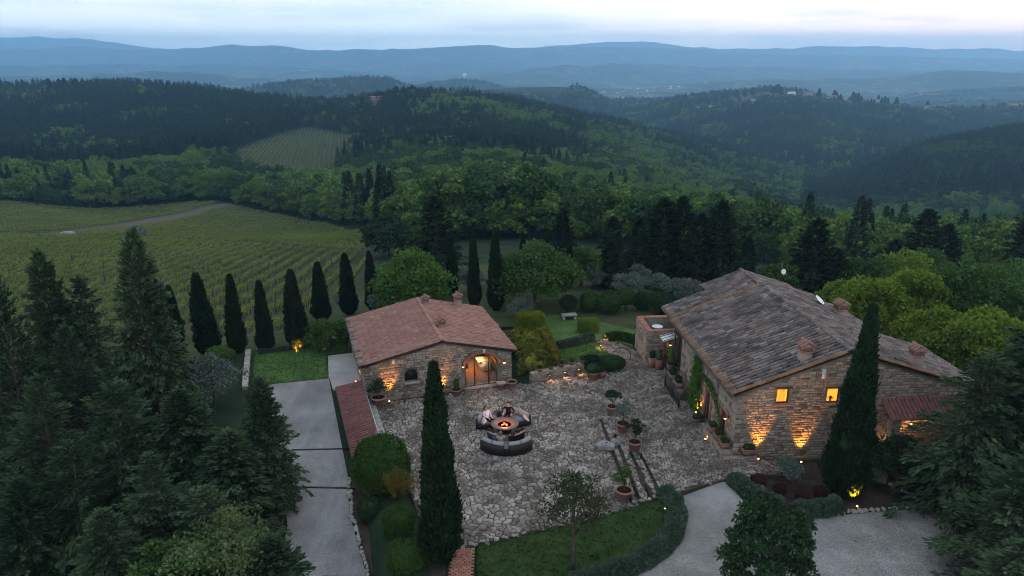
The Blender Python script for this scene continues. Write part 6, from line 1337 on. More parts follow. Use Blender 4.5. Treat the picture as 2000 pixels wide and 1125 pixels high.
pot(-.02, 46.15, .02, .36, .50, 'terracotta pot right of the glass door at the wall end'); e = pot(-.75, 46.0, .02, .27, .42, 'small terracotta pot covered by a stone slab right of the door'); mb = MB(); mb.box((0, 0, .45), (.62, .5, .06), .3); mb.obj('slab', M['pale_stone'], e)
pot(5.75, 47.55, .02, .46, .62, 'wide terracotta pot at the end of the low garden wall', 'bush', pr=.55, ph=.6); 
for x, y, lb in ((1.95,47.35,'first flowerpot on the low garden wall, nearest the annex'),(2.75,47.75,'second flowerpot on the low garden wall'),(3.55,48.15,'third flowerpot on the low garden wall'),(4.3,48.5,'fourth flowerpot on the low garden wall'),(5.1,48.85,'last flowerpot on the low garden wall, nearest the shrub')): pot(x, y + .05, .68, .22, .27, lb, 'bush', 'flowerpots on the garden wall', .16, .22, 'box_leaf')
def square_pot(x, y, z, sx, sy, h, lb, rz=0., pr=.2, ph=.3, mat='dark_leaf', group='square terracotta planters'):
    e = empty('square_planter', (x, y, z), rz, lb, 'planter', group); mb = MB(); mb.box((0, 0, h / 2), (sx * .9, sy * .9, h), 0, 1.08); mb.box((0, 0, h - .03), (sx, sy, .07)); mb.obj('planter_box', M['terracotta'], e); mb = MB(); mb.box((0, 0, h + .008), (sx * .84, sy * .84, .012)); mb.obj('soil', M['pot_soil'], e)
    me = blob_mesh('foliage', M[mat], (sx * .85, sy * .85, ph), 320, .09, lump=.3); o = link(bpy.data.objects.new('plant', me), e); o.location = (0, 0, h)
square_pot(6.45, 48.0, .02, .42, .42, .44, 'square planter with a small green bush beside the wide pot', .3, ph=.35)
for k, (x, y, h, lb, m_) in enumerate([(10.35,49.75,.75,'tall square planter nearest the stone terrace block corner','dark_leaf'),(10.75,49.35,.8,'tall square planter in front of the stone terrace block pots','lavender_leaf'),(11.0,49.95,.7,'dark planter close under the stone terrace block lamp','dark_leaf'),(11.5,48.9,.62,'planter with a yellow shrub beside the entrance post','spring_leaf')]): square_pot(x, y, .02, .5, .5, h, lb, .1, ph=.5 if k < 3 else 1.3, mat=m_, group='planters by the entrance')
# plinth with planters round the house corner
e = empty('stone_plinth', floc(-.78, -.35, 0), math.radians(4.2), 'low stone plinth with planters round the farmhouse corner', 'plinth'); W2 = frame(floc(-.78, -.35, 0), math.radians(4.2)); mb = MB(); wall_panel(mb, (0, 3.6, 0), -math.pi / 2, rect(0, 3.6, -.1, .72), (), .72); wall_panel(mb, (.0, -.35, 0), 0, rect(0, 1.9, -.2, .62), (), .34); pl = mb.obj('core', M['mortar'], e)
m1, s1 = rubble((0, 3.6, 0), -math.pi / 2, 3.6, -.05, lambda x: .70); m2, s2 = rubble((0, -.35, 0), 0, 1.9, -.15, lambda x: .60); place(pl, 'stone', STONE, m1 + m2, W2, s1 + s2, 'stone_field')
for a, b, z, rz, lb in ((-.45,2.2,.72,0,'planter highest up on the plinth along the side wall'),(-.42,1.25,.72,0,'middle planter on the plinth along the side wall'),(-.40,.35,.72,0,'planter on the plinth at the house corner'),(.72,-.42,.66,0,'wide planter on the plinth under the gable')): 
    p = floc(a, b, z); square_pot(p[0], p[1], p[2], .75 if b < 0 else .5, .45 if b < 0 else .6, .36, lb, math.radians(4.2), ph=.22, mat='box_leaf', group='planters on the plinth')
# railing and planters by the side stair
e = empty('iron_railing', floc(-1.15, 9.9, .03), math.radians(4.2) - math.pi / 2, 'dark iron railing panels beside the stair along the side wall', 'railing')
for k, x0 in enumerate((0, 1.75)):
    mb = MB()
    for a in (x0, x0 + 1.6): mb.box((a, 0, .5), (.07, .07, 1.0))
    mb.box((x0 + .8, 0, .96), (1.6, .05, .05)); mb.box((x0 + .8, 0, .10), (1.6, .05, .05)); o = mb.obj('frame', M['iron'], e)
    for q in range(1, 10): b = MB(); b.box((x0 + q * .16, 0, .53), (.025, .025, .82)); b.obj('bar', M['iron'], o)
stone_wall('stair_wall', floc(-.95, 10.2, 0), floc(-.95, 7.7, 0), .45, -.05, .75, 'short stone wall behind the iron railing carrying planters')
for a, b, lb in ((-.75,9.6,'planter at the upper end of the railing'),(-.72,8.3,'planter at the lower end of the railing wall')): p = floc(a, b, .76); square_pot(p[0], p[1], p[2], .5, .85, .36, lb, math.radians(4.2), ph=.4, group='planters behind the railing')
p = floc(-.5, 4.75, .05); square_pot(p[0], p[1], p[2], .7, .5, .2, 'shallow stone trough beside the creeper foot', math.radians(4.2), ph=.3, mat='box_leaf')
# stone terrace block
e = empty('stone_enclosure', (9.95, 50.3, 0), math.radians(4.2), 'small stone terrace block with brick coping beside the farmhouse', 'enclosure'); We = frame((9.95, 50.3, 0), math.radians(4.2)); Lx, Ly2, Hh = 2.9, 3.3, 2.55
mb = MB(); wall_panel(mb, (0, 0, 0), 0, rect(0, Lx, -.1, Hh), (), .4); wall_panel(mb, (0, Ly2, 0), -math.pi / 2, rect(0, Ly2 - .402, -.1, Hh), (), .4); wall_panel(mb, (.402, Ly2 - .4, 0), 0, rect(0, Lx - .402, -.1, Hh), (), .4); w = mb.obj('wall_core', M['mortar'], e)
m1, s1 = rubble((0, 0, 0), 0, Lx, 0, lambda x: Hh - .02, hmin=.09, hmax=.17); m2, s2 = rubble((0, Ly2, 0), -math.pi / 2, Ly2, 0, lambda x: Hh - .02); place(w, 'stone', STONE, m1 + m2, We, s1 + s2, 'stone_field')
mats = []
for (x0, y0, dx, dy, L) in ((0, .2, 1, 0, Lx), (.2, .45, 0, 1, Ly2 - .85), (0, Ly2 - .2, 1, 0, Lx)):
    for k in range(int(L / .125)): m = np.eye(4); m[:3, 0] = np.array((dx, dy, 0)) * .115; m[:3, 1] = (0, 0, -.07); m[:3, 2] = np.array((-dy, dx, 0)) * .46; m[:3, 3] = (x0 + dx * (k * .125 + .06), y0 + dy * (k * .125 + .06), Hh); mats.append(m)
place(w, 'brick', BRICK, mats, We, [.15] * len(mats), 'brick_field')
def eloc(x, y, z): return tuple(We[:3, :3] @ np.array((x, y, z)) + We[:3, 3])
mb = MB(); mb.box((1.65, 1.65, 1.42), (2.45, 2.45, .06)); mb.obj('floor', M['black_plastic'], e)
for x, y, z, r, lb in ((1.35,2.1,.72,.42,'round white table on the floor of the stone terrace block'),(.95,1.45,.5,.26,'grey round stool nearest the stone terrace block front wall'),(1.85,1.6,.52,.28,'grey round stool right of the white table')):
    t = empty('round_table' if r > .4 else 'stool', eloc(x, y, 1.45), 0, lb, 'table' if r > .4 else 'stool'); mb = MB(); mb.lathe([(r, z - .03), (r, z), (r * .98, z + .01), (.01, z + .01)], n=20); mb.obj('top', M['white_paint'] if r > .4 else M['grey_block'], t); mb = MB(); mb.lathe([(r * .6, 0), (.05, .04), (.035, z - .03)], n=12); mb.obj('pedestal', M['iron'], t)
wall_lamp(eloc(1.75, -.04, 1.62), math.radians(4.2), 'lit lantern on the front wall of the stone terrace block', watts=12)
e = empty('entrance_canopy', floc(-.1, 11.4, 0), math.radians(4.2), 'glass canopy on a dark red post at the farmhouse entrance', 'canopy'); mb = MB(); mb.box((-.45, 1.3, 1.05), (.13, .13, 2.3)); mb.obj('post', M['red_wood'], e); mb = MB()
slab(mb, [(-.55, 1.25, 2.25), (.55, 1.25, 2.55), (.55, 2.6, 2.55), (-.55, 2.6, 2.25)], .03); mb.obj('glazing', M['white_paint'], e); mb = MB()
for k in range(4): a = 1.3 + k * .42; mb.tube([(-.6, a, 2.26), (.55, a, 2.575)], .02, 4)
tag(mb.obj('glazing_bars', M['iron'], e), kind='stuff')
# boulder on the steps, bench, slab, bits on the lawns
def boulder(name, x, y, z, s, lb, mat='boulder_stone', rz=0., cat='boulder'):
    d = sph(900); mb = MB(); nu, nv = 20, 12; U, Vv = np.meshgrid(np.arange(nu) * 2 * math.pi / nu, np.linspace(-1.5, 1.5, nv)); q = np.stack([np.cos(U) * np.cos(Vv), np.sin(U) * np.cos(Vv), np.sin(Vv)], -1).reshape(-1, 3); sd = rnd.randrange(50); q = q * (1 + .5 * (vnoise(q[:, 0] * 2 + 9, q[:, 1] * 2 + q[:, 2] * 2.3 + 9, sd) - .5) + .25 * (vnoise(q[:, 0] * 5 + 9, q[:, 1] * 5 + q[:, 2] * 4 + 9, sd + 3) - .5))[:, None]; q = np.sign(q) * np.abs(q) ** .8 * np.array(s) / 2; q[:, 2] += s[2] * .42
    F = np.array([(i*nu + j, i*nu + (j+1) % nu, (i+1)*nu + (j+1) % nu, (i+1)*nu + j) for i in range(nv - 1) for j in range(nu)], np.int32); mb.add(q, F); o = mb.obj(name, M[mat], None, False); o.location = (x, y, z); o.rotation_euler = (0, 0, rz); return tag(o, lb, cat)
boulder('boulder', 5.5, 37.9, .02, (1.2, .75, .45), 'large pale rugged boulder lying across the court steps', rz=-.2); boulder('boulder', 6.15, 38.25, .1, (.6, .55, .4), 'smaller pale boulder touching the large one on the steps')
e = empty('stone_bench', (5.0, 60.4, -.25), .15, 'weathered stone bench on the back lawn', 'bench'); mb = MB(); mb.box((0, 0, .52), (1.35, .7, .12)); mb.obj('seat', M['pale_stone'], e)
for sx in (-.5, .5): mb = MB(); mb.box((sx, 0, .22), (.2, .6, .48)); mb.obj('leg', M['pale_stone'], e)
mb = MB(); mb.box((0, 0, .05), (.75, .6, .08), .3); o = mb.obj('stone_slab', M['white_paint']); o.location = (6.95, 60.2, -.25); tag(o, 'small white slab lying on the back lawn near the bench', 'slab')
mb = MB(); mb.lathe([(.30, 0), (.32, .05), (.28, .07), (.01, .075)], n=14, sy=.5); o = mb.obj('lawn_cover', M['pale_stone']); o.location = (-16.2, 50.3, -.25); tag(o, 'pale cover plate in the middle of the side lawn', 'cover')
boulder('covered_heap', -21.4, 50.3, -.7, (1.1, .8, 1.0), 'dark covered heap at the end of the pale topped wall', 'tarp', cat='heap'); boulder('field_stone', -107.5, 172.5, land1(-107.5, 172.5), (3.2, 2.2, 1.5), 'pale heap of stones at the corner of the far vineyard')
shrub('round_shrub', -87.5, 166.5, land1(-87.5, 166.5), (4, 4, 3.2), 'olive_leaf', 'lone bluish bush between the vineyard blocks', 1400, .3)
# metal arch by the path
e = empty('garden_arch', (8.15, 50.4, .0), .15, 'thin metal hoop arch standing over the garden path', 'arch'); mb = MB(); mb.tube([(-.72 * math.cos(t), 0, .55 + .75 * math.sin(t)) for t in np.linspace(-.5, math.pi + .5, 20)], .03, 5); mb.obj('hoop', M['iron'], e)
# edging stones along beds
def edging(name, pts, zf, lb, sp=.28, s=.24):
    P = np.array(pts); d = np.hypot(*np.diff(P, axis=0).T); cum = np.r_[0, np.cumsum(d)]; n = int(cum[-1] / sp); e = empty(name, (P[0, 0], P[0, 1], 0), 0, lb, 'edging'); W = frame((P[0, 0], P[0, 1], 0), 0); mats = []
    for i in range(n):
        t = (i + .5) * sp; x, y = np.interp(t, cum, P[:, 0]) + rnd.gauss(0, .03), np.interp(t, cum, P[:, 1]) + rnd.gauss(0, .03); a = rnd.uniform(0, 3.1); k = s * rnd.uniform(.7, 1.3); m = np.eye(4); m[:3, 0] = np.array((math.cos(a), math.sin(a), rnd.uniform(-.1, .1))) * k; m[:3, 1] = (rnd.uniform(-.02, .02), 0, -.12); m[:3, 2] = np.array((-math.sin(a), math.cos(a), 0)) * k * rnd.uniform(.6, .9); m[:3, 3] = (x - P[0, 0], y - P[0, 1], zf(x, y)); mats.append(m)
    place(e, 'edging_stone', PALE, mats, W, [s] * n, 'edging_field')
edging('bed_edging', [(-9.15,36.0),(-8.5,33.2),(-7.0,29.3),(-5.9,26.5)], lambda x, y: float(drive_z(y)) + .02, 'row of pale edging stones between the drive and the planting bed'); edging('bed_edging', [(13.6,31.2),(15,31.25),(17.0,31.6),(19.8,31.95),(22.6,32.3)], lambda x, y: .05, 'row of pale edging stones between the gravel and the flower bed', .32); edging('bed_edging', [(19.7,34.9),(20.5,33.6),(21.3,32.3)], lambda x, y: .06, 'row of stones running up the bed right of the lit cypress'); edging('bed_edging', [(11.55,34.0),(12.3,32.5),(12.9,31.75)], lambda x, y: .2, 'stones edging the lavender at the corner of the bed')
# lights in the garden
for x, y, aim, w, lb in ((7.72,32.1,(-.3,-.1,.6),4,'small light where the front lawn meets the lavender, uppermost'),(7.62,31.35,(-.3,0,.6),3,'second small light down the lavender edge of the lawn'),(7.55,30.6,(-.3,0,.6),2,'third small light in the lavender edge of the lawn'),(5.1,28.05,(-.3,.2,.8),4,'small light low in the lavender edge of the front lawn')): ground_spot((x, y, .08 + float(rise(np.array(x), np.array(y)))), aim, lb, 'lights in the lavender edge', w, 110, .03)
ground_spot((17.5, 31.95, .12), (-.05, .75, .9), 'glowing spot in the bed before the lit cypress', 'ground spotlights', 330, 60, .05); ground_spot((-4.35, 27.0, -.3), (.55, .45, 1), 'glowing spot at the foot of the foreground cypress', 'ground spotlights', 30, 60, .05)
ground_spot((-23.9, 52.0, -.7), (0, 1, .55), 'hidden uplight at the foot of the broad row cypress', 'ground spotlights', 150, 80, .015); ground_spot((-16.75, 52.75, -.15), (-.2, 1, .5), 'hidden uplight at the foot of the fat row cypress', 'ground spotlights', 130, 75, .015); ground_spot((-14.6, 51.6, -.15), (.1, 1, .8), 'hidden uplight under the low spreading bush tree', 'ground spotlights', 12, 55, .015)
def path_light(x, y, z, lb, w=5):
    e = empty('path_light', (x, y, z), 0, lb, 'path light', 'path lights'); mb = MB(); mb.tube([(0, 0, -.1), (0, 0, .36)], .025, 6); mb.lathe([(.10, .33), (.10, .36), (.03, .40)], n=10); mb.obj('post', M['iron'], e); bulb(e, (0, 0, .27), .03, w)
path_light(6.95, 53.2, .03, 'path light on the lawn corner by the garden path', 5); path_light(7.55, 55.3, .0, 'path light at the top of the garden path', 2); path_light(7.95, 50.15, .1, 'path light behind the broad box mound', 5); path_light(6.6, 50.45, .3, 'path light half hidden in the rosemary mound', 1)
for k, lb in ((1.35,'left wall light on the low garden wall'),(2.6,'middle wall light on the low garden wall'),(3.75,'right wall light on the low garden wall')):
    a = math.atan2(48.95 - 46.98, 5.55 - 1.4); x, y = 1.4 + k * math.cos(a), 46.98 + k * math.sin(a); e = empty('wall_light', (x, y, .34), a, lb, 'lamp', 'lights on the garden wall'); mb = MB(); mb.box((0, -.06, .05), (.26, .14, .03)); mb.obj('hood', M['iron'], e); bulb(e, (0, -.09, .0), .028, 4, (1, .40, .08), spot=(105, (0, -1, -.8)))
# porch stair and its lights
e = empty('stair', floc(6.9, -.95, -.9), math.radians(4.2), 'dark outside stair climbing to the porch', 'stair')
for k in range(8): mb = MB(); mb.box((.28 * k, .25, .18 * (k + .5)), (.29, 1.0, .18 * 1.0)); mb.obj('step', M['soil'], e)
for a, b, z, lb in ((7.3,-.40,.95,'lowest lit step light beside the cypress'),(8.15,-.30,1.3,'second step light next to the porch pier'),(9.3,-.25,1.9,'third step light inside the porch'),(10.1,-.25,2.1,'fourth step light inside the porch')):
    p = floc(a, b, z); e = empty('step_light', p, math.radians(4.2), lb, 'lamp', 'step lights of the porch'); mb = MB(); mb.box((0, .03, .05), (.2, .1, .03)); mb.obj('hood', M['iron'], e); bulb(e, (0, -.02, 0), .04, 3)
l = bpy.data.lights.new('porch_light', 'POINT'); l.energy = 8; l.color = (1, .45, .15); lo = link(bpy.data.objects.new('porch_light', l), farm); lo.location = (11.2, -.45, 2.3)
for x, y, z, lb in ((28.6,45.0,2.6,'lamp glowing among the trees right of the roof'),(27.0,39.8,3.5,'lamp glowing low among the firs right of the roof end'),(27.9,44.0,3.0,'lamp glowing under the trees behind the roof end')):
    e = empty('terrace_lamp', (x, y, z - 1.2), 0, lb, 'lamp', 'lamps among the right hand trees'); mb = MB(); mb.tube([(0, 0, -1.5), (0, 0, 1.1)], .03, 6); mb.obj('post', M['iron'], e); bulb(e, (0, 0, 1.2), .07, 14)
# ------------------------------------------------------------------ fire pit, sofas, people
FC = np.array((-.45, 40.0)); 
e = empty('fire_pit', (FC[0], FC[1], .03), 0, 'round bronze fire table with glowing embers in the court', 'fire pit'); mb = MB(); mb.lathe([(.42, 0), (.44, .08), (.40, .40), (.52, .46)], n=24); mb.obj('base', M['wicker'], e); mb = MB(); mb.lathe([(.50, .46), (.86, .50), (.88, .54), (.84, .57), (.54, .57), (.50, .50), (.30, .42), (.01, .40)], n=32); mb.obj('rim', M['bronze_metal'], e)
mb = MB(); P = np.c_[rng.uniform(-.32, .32, 70), rng.uniform(-.3, .2, 70), np.full(70, .44)]; P = P[np.hypot(P[:, 0] * 1.2, P[:, 1] * 1.4) < .30]
for p in P: mb.box(p, (rnd.uniform(.04, .1), rnd.uniform(.03, .08), rnd.uniform(.03, .09)), rnd.uniform(0, 3))
k = int(len(mb.v) * .5); em = MB(); ck = MB(); em.v, em.f = mb.v[:k], mb.f[:k]; em.n = sum(len(v) for v in em.v); ck.v = mb.v[k:]; ck.f = [f - em.n for f in mb.f[k:]]; ck.n = sum(len(v) for v in ck.v)
tag(em.obj('embers', M['ember'], e), kind='stuff'); tag(ck.obj('charcoal', M['charcoal'], e), kind='stuff'); l = bpy.data.lights.new('fire_light', 'POINT'); l.energy = 22; l.color = (1, .25, .06); l.shadow_soft_size = .15; lo = link(bpy.data.objects.new('fire_light', l), e); lo.location = (0, 0, .72)
def arc(mb, r0, r1, z0, z1, a0, a1, n=14, bulge=0.0):
    t = np.radians(np.linspace(a0, a1, n)); c, s = np.cos(t), np.sin(t); V = np.concatenate([np.c_[r * c, r * s, np.full(n, z)] for r, z in ((r0, z0), (r1, z0), (r1, z1), (r0, z1))]); F = [(k*n + i, k*n + i + 1, ((k+1) % 4)*n + i + 1, ((k+1) % 4)*n + i)[::-1] for k in range(4) for i in range(n - 1)] + [(0, n, 2*n, 3*n)[::-1], tuple(k*n + n - 1 for k in range(4))]; return mb.add(V, F)
def sofa(a0, a1, R, lb, nc):
    c0 = FC if a0 < 200 else NEARC; e = empty('curved_sofa', (c0[0], c0[1], .03), 0, lb, 'sofa', 'curved wicker sofas round the fire'); mb = MB(); arc(mb, R - .85, R, .04, .36, a0, a1); mb.obj('base', M['wicker'], e); mb = MB(); arc(mb, R - .07, R + .03, .05, .68, a0, a1); mb.obj('back_shell', M['wicker'], e)
    for k in range(nc):
        g = 1.2; b0, b1 = a0 + (a1 - a0) * k / nc + g, a0 + (a1 - a0) * (k + 1) / nc - g; mb = MB(); arc(mb, R - .84, R - .26, .362, .50, b0, b1, 8); mb.obj('seat_cushion', M['seat_fabric'], e); mb = MB(); arc(mb, R - .27, R - .072, .40, .82, b0, b1, 8); mb.obj('back_cushion', M['cushion_fabric'], e)
    return e
sofa(118, 174, 1.75, 'curved sofa behind the fire on the left, with a striped cushion', 2); sofa(24, 88, 1.75, 'curved sofa behind the fire on the right, with a striped cushion', 2); NEARC = FC + np.array((.12, -1.15))
sofa(216, 266, 1.85, 'left half of the curved sofa seen from behind', 2); sofa(274, 324, 1.85, 'right half of the curved sofa seen from behind', 2)
for a, r, lb in ((270, 1.6, 'small pale table between the two near sofa halves'), (102, 1.75, 'small dark side table with glasses behind the fire')):
    t = math.radians(a); c0 = FC if a < 200 else NEARC; e = empty('side_table', (c0[0] + r * math.cos(t), c0[1] + r * math.sin(t), .03), t, lb, 'side table'); mb = MB(); mb.box((0, 0, .25), (.42, .24, .5)); mb.obj('body', M['wicker'], e); mb = MB(); mb.box((0, 0, .52), (.5, .30, .03)); mb.obj('top', M['seat_fabric'] if a == 270 else M['black_plastic'], e)
t = math.radians(102)
for dx in (-.1, .08): mb = MB(); mb.lathe([(.03, 0), (.006, .01), (.006, .08), (.035, .12), (.033, .18), (.03, .18), (.03, .12), (.004, .09)], n=10); o = mb.obj('wine_glass', M['white_paint']); o.location = (FC[0] + 1.75 * math.cos(t) + dx, FC[1] + 1.75 * math.sin(t) + dx * .3, .57); tag(o, 'glass on the dark side table, %s one' % ('left' if dx < 0 else 'right'), 'glass', 'glasses on the side table')
def cushion(x, y, z, rz, lb):
    e = empty('striped_cushion', (x, y, z), rz, lb, 'cushion', 'striped cushions')
    for k in range(7):
        mb = MB(); w = .46 / 7; b = .10 * (1 - abs(k - 3) / 5); mb.box((-.23 + (k + .5) * w, 0, 0), (w, .30, .07 + b)); o = mb.obj('stripe', M[('stripe_white', 'stripe_red', 'stripe_white', 'cushion_fabric', 'stripe_white', 'stripe_red', 'stripe_white')[k]], e); o.rotation_euler = (.9, 0, 0)
cushion(FC[0] - 1.28, FC[1] + .12, .66, -1.3, 'red and white striped cushion on the left sofa end'); cushion(FC[0] + 1.33, FC[1] + .45, .68, 1.9, 'red and white striped cushion on the right sofa')
def person(ang, R, lb, top, legs, hair='hair', lean=0.0, turn=0.0, long_hair=False, arms=0):
    """a seated figure facing the fire, grown from one skeleton"""
    J = {'pel': ((0, 0, .60), .13), 'wai': ((-.02, 0, .74), .115), 'che': ((-.05 + lean * .4, 0, .93), .135), 'nek': ((-.05 + lean * .6, 0, 1.08), .052), 'jaw': ((-.01 + lean * .7, 0, 1.15), .068), 'hed': ((-.02 + lean * .75, 0, 1.24), .092), 'cro': ((-.03 + lean * .75, 0, 1.31), .06), 'nos': ((.085 + lean * .75, 0, 1.215), .012)}
    E = [('pel', 'wai'), ('wai', 'che'), ('che', 'nek'), ('nek', 'jaw'), ('jaw', 'hed'), ('hed', 'cro'), ('hed', 'nos')]
    for s, q in ((1, 'l'), (-1, 'r')):
        spread = .0 if arms == 0 else .14
        J.update({'sh' + q: ((-.05 + lean * .5, .17 * s, 1.02), .062), 'el' + q: ((.04 + lean * .4, (.25 + spread) * s, .80), .045), 'wr' + q: ((.26, (.13 + spread) * s, .70), .032), 'pa' + q: ((.32, (.11 + spread) * s, .69), .034), 'hi' + q: ((.04, .10 * s, .58), .10), 'kn' + q: ((.46, .14 * s, .56), .068), 'an' + q: ((.50, .13 * s, .10), .042), 'he' + q: ((.47, .13 * s, .05), .042), 'to' + q: ((.68, .15 * s, .035), .032)})
        E += [('che', 'sh' + q), ('sh' + q, 'el' + q), ('el' + q, 'wr' + q), ('wr' + q, 'pa' + q), ('pel', 'hi' + q), ('hi' + q, 'kn' + q), ('kn' + q, 'an' + q), ('an' + q, 'he' + q), ('an' + q, 'to' + q)]
        for f in range(4): n_ = 'f%d%s' % (f, q); J[n_] = ((.385 + .006 * (1.5 - abs(f - 1.5)), (.11 + spread) * s + (f - 1.5) * .019, .675 - .004 * f), .0085); J[n_ + 'b'] = ((.415, (.11 + spread) * s + (f - 1.5) * .019, .655), .008); E += [('pa' + q, n_), (n_, n_ + 'b')]
        J['th' + q] = ((.335, (.07 + spread) * s, .70), .010); E.append(('pa' + q, 'th' + q))
        if q == 'l' or True: J['ea' + q] = ((-.02 + lean * .75, .095 * s, 1.215), .014); E.append(('hed', 'ea' + q))
    K = list(J); me = bpy.data.meshes.new('skeleton'); me.from_pydata([J[k][0] for k in K], [(K.index(a), K.index(b)) for a, b in E], []); o = bpy.data.objects.new('skeleton', me); S.collection.objects.link(o); md = o.modifiers.new('skin', 'SKIN'); sv = me.skin_vertices[0].data
    for i, k in enumerate(K): sv[i].radius = (J[k][1], J[k][1] * (1.15 if k in ('che', 'pel', 'wai') else 1)); sv[i].use_root = (k == 'pel')
    o.modifiers.new('sub', 'SUBSURF').levels = 1; md2 = o.modifiers['sub']; md2.render_levels = 1; dg = bpy.context.evaluated_depsgraph_get(); nm = bpy.data.meshes.new_from_object(o.evaluated_get(dg)); bpy.data.objects.remove(o)
    nm.name = 'person'; nm.materials.clear()
    for m_ in ('skin', top, legs, 'black_plastic'): nm.materials.append(M[m_])
    for p in nm.polygons:
        c = p.center; p.use_smooth = True
        if c.z > 1.07 - .02 or (c.x > .24 and .64 < c.z < .76 and abs(c.y) > .05 and c.x < .45 and c.z > .645): p.material_index = 0
        elif c.z > .62 and c.x < .27 and not (c.x > .16 and c.z < .66): p.material_index = 1
        elif c.z < .09: p.material_index = 3
        else: p.material_index = 2
    t = math.radians(ang); b = link(bpy.data.objects.new('person', nm)); c0 = FC if ang < 200 else NEARC; b.location = (c0[0] + R * math.cos(t), c0[1] + R * math.sin(t), .03); b.rotation_euler = (0, 0, t + math.pi + turn); tag(b, lb, 'person', 'people round the fire')
    mb = MB(); d = sph(260); hx = np.array((-.035 + lean * .75, 0, 1.255)); P = d * np.array((.098, .096, .10)); P = P[(d[:, 0] < .35) | (d[:, 2] > .6)]; d2 = unit(P); keep = d2[:, 2] > -.55; P = P[keep]; leaves(mb, P + hx, np.c_[-np.abs(P[:, 0]) * 2 - .2, P[:, 1] * 4, -np.full(len(P), .6 if not long_hair else 1.4)], .07 if not long_hair else .16, .045)
    U, Vv = np.meshgrid(np.arange(12) * 2 * math.pi / 12, np.linspace(-.6, 1.5, 7)); q = np.stack([np.cos(U) * np.cos(Vv) * .094 - .018, np.sin(U) * np.cos(Vv) * .094, np.sin(Vv) * .096], -1).reshape(-1, 3); mb.add(q + hx, np.array([(i*12 + j, i*12 + (j+1) % 12, (i+1)*12 + (j+1) % 12, (i+1)*12 + j) for i in range(6) for j in range(12)], np.int32)); mb.obj('hair', M[hair], b)
plain('auburn_hair', (.06, .025, .015), .6, .3); plain('fair_hair', (.16, .10, .06), .6, .3)
person(80, 1.25, 'man in a black T-shirt sitting upright behind the fire', 'black_cloth', 'black_cloth', arms=1); person(150, 1.25, 'person in a pale blouse and dark trousers on the left sofa', 'white_cloth', 'black_cloth', 'auburn_hair', -.12, -.3, True)
person(222, 1.25, 'person in dark green seen from behind at the left sofa end', 'dark_cloth', 'dark_cloth', 'hair', -.05); person(237, 1.25, 'person with brown hair sitting beside the one in lilac', 'blue_cloth', 'dark_cloth', 'auburn_hair', .05, .2); person(254, 1.22, 'person in a lilac top on the near sofa', 'lilac_cloth', 'lilac_cloth', 'fair_hair', -.1, .3, True)
person(287, 1.25, 'person with auburn hair right of the small pale table', 'black_cloth', 'black_cloth', 'auburn_hair', -.05, -.2, True); person(302, 1.25, 'person in black in the middle of the right sofa half', 'black_cloth', 'dark_cloth', 'hair', .05); person(318, 1.25, 'person in black and white at the right sofa end', 'black_cloth', 'white_cloth', 'hair', .1)
# ------------------------------------------------------------------ far houses and the town
def far_house(x, y, w, d, h, rz, lb, roof='new_tile', wall='pale_stone', lit=False, group='far country houses'):
    z = land1(x, y); e = empty('country_house', (x, y, z - 1), rz, lb, 'house', group); mb = MB(); mb.box((0, 0, h / 2 + .5), (w, d, h + 1)); mb.obj('wall', M[wall], e); mb = MB(); r = h + 1; V = [(-w*.54, -d*.56, r), (w*.54, -d*.56, r), (w*.54, d*.56, r), (-w*.54, d*.56, r), (-w*.54, 0, r + d*.2), (w*.54, 0, r + d*.2)]; mb.add(V, [(0, 1, 5, 4), (2, 3, 4, 5), (1, 2, 5), (3, 0, 4), (3, 2, 1, 0)]); mb.obj('roof', M[roof], e)
    for k in range(max(2, int(w / 4))): mb = MB(); mb.box((-w/2 + (k + .5) * w / max(2, int(w / 4)), -d/2 - .02, h * .62 + 1), (1.1, .1, 1.5)); mb.obj('window', M['house_light' if lit and k == 0 else 'black_plastic'], e)
far_house(-138, 800, 22, 10, 7, .2, 'stone villa among cypresses on the middle ridge crest'); far_house(-120, 812, 9, 8, 6, -.3, 'small wing of the ridge villa, beside the tall pines')
far_house(-560, 905, 16, 9, 5, .1, 'low farmhouse with red lights on the left ridge', lit=True); far_house(-530, 925, 10, 8, 4, .4, 'shed beside the low farmhouse on the left ridge', 'old_tile'); far_house(-1110, 2330, 40, 14, 12, .05, 'castle like building on the dark far hill at left', 'old_tile', 'mortar')
for i, (px, py, Y, w, h, lit, lb) in enumerate([(1358,198,1590,16,7,False,'white house at the left foot of the far right hill'),(1392,206,1560,18,7,True,'white house with a lit window on the far right hill'),(1474,214,1540,16,8,False,'white house among dark trees below the hill road'),(1545,194,1640,14,7,False,'pale house left of the cypress clump on the hill'),(1577,193,1650,20,7,False,'long rosy house right of the cypress clump on the hill'),(1622,197,1660,22,6,False,'long low house in the middle of the hill village'),(1648,196,1660,10,7,False,'small house beside the tall dark trees of the village'),(1705,197,1680,26,7,False,'broad house with trees behind at the right of the village'),(1985,200,1700,30,14,False,'square tower house at the right picture edge'),(1812,202,1660,8,5,False,'tiny white chapel under the lone round tree')]):
    x = ratio(px, py) * Y; far_house(x, Y, w, 10, h, rnd.uniform(-.3, .3), lb, wall='white_paint' if i < 4 else 'pale_stone', lit=lit)
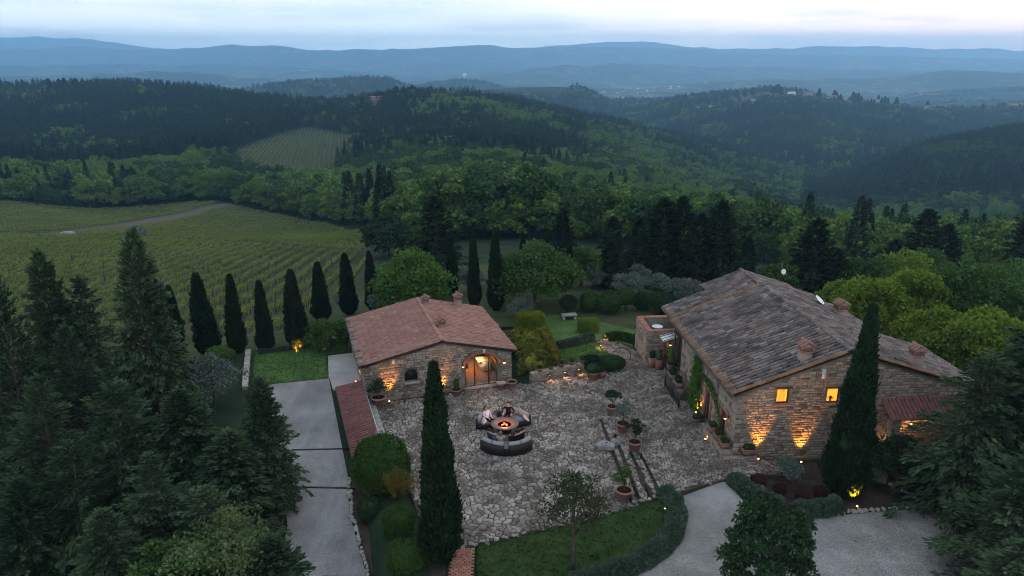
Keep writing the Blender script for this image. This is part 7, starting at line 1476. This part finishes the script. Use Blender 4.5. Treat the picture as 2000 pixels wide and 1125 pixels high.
def grove(pts, lb, grp, kind='pine', s=1.3):
    for px, py, Y in pts: x = ratio(px, py) * Y; e = empty('pine_tree' if kind == 'pine' else 'cypress_tree', (x, Y, land1(x, Y) - .3), rnd.uniform(0, 6), lb, 'tree', grp); k = s * rnd.uniform(.8, 1.2); e.scale = (k, k, k) if kind == 'pine' else (k * 1.7, k * 1.7, k); link(bpy.data.objects.new('trunk', stick_mesh), e); link(bpy.data.objects.new('crown', near_kind['pine'][rnd.randrange(3)] if kind == 'pine' else CYP[rnd.randrange(3)]), e)
grove([(708,205,800),(735,203,800),(742,203,802),(748,203,805),(773,198,812),(775,198,815),(790,196,815),(797,196,818),(800,196,820),(806,196,822),(812,196,824)], 'dark tree beside the stone villa on the ridge crest', 'trees round the ridge villa', 'cyp', 2.0)
grove([(98,178,925),(112,178,928),(118,178,930),(128,178,932),(150,178,935),(146,178,934)], 'dark tree beside the low farmhouse on the left ridge', 'trees round the ridge farmhouse', 'cyp', 2.2)
grove([(1515,184,1700),(1520,184,1705),(1508,184,1700),(1524,198,1640),(1552,196,1650),(1598,197,1660),(1628,196,1670),(1632,196,1670),(1665,196,1680),(1670,196,1680),(1676,196,1682),(1682,196,1684),(1715,197,1690),(1722,197,1690),(1728,197,1692),(1734,197,1694),(1812,200,1670),(1920,206,1690),(1330,190,1640),(1345,188,1650),(1420,186,1690),(1440,184,1700),(1455,184,1700),(1470,184,1700),(1640,206,1600),(1700,208,1600),(1750,206,1620)], 'dark tree of the hill village at far right', 'trees of the far hill village', 'cyp', 2.6)
def town():
    mb = MB(); lt = MB()
    for k in range(300):
        px, py = 1250 + rnd.gauss(0, 45), rnd.uniform(166, 196); 
        if k % 3 == 0: px, py = rnd.choice([(905, 152), (920, 155), (600, 134), (590, 136), (30, 128), (380, 118), (1010, 160), (1045, 150), (1330, 188), (1850, 155), (700, 128)]) ; px += rnd.gauss(0, 22); py += rnd.gauss(0, 3)
        Y = 3800 + (196 - py) * 60 if k % 3 else {True: 5000, False: 6500}[py > 140]; x = ratio(px, py) * Y; z = land1(x, Y); s = rnd.uniform(.6, 1.6)
        mb.box((x, Y, z + 2), (13 * s, 9 * s, 9), rnd.uniform(0, 3))
        if rnd.random() < .07: lt.box((x + 9, Y - 12, z + 8), (3, 3, 3))
    tag(mb.obj('town', M['far_plaster']), 'distant pale town scattered in the valley', kind='stuff'); tag(lt.obj('town_lights', M['town_light']), 'points of light in the distant valley town', kind='stuff')
town()
e = empty('water_tower', (ratio(907, 150) * 5200, 5200, land1(ratio(907, 150) * 5200, 5200)), 0, 'white mushroom water tower far off in the valley', 'water tower'); mb = MB(); mb.lathe([(5, -10), (4, 50), (4, 52)], n=10); mb.obj('shaft', M['white_paint'], e); mb = MB(); mb.lathe([(4, 52), (16, 66), (16, 74), (2, 80)], n=12); mb.obj('tank', M['white_paint'], e)
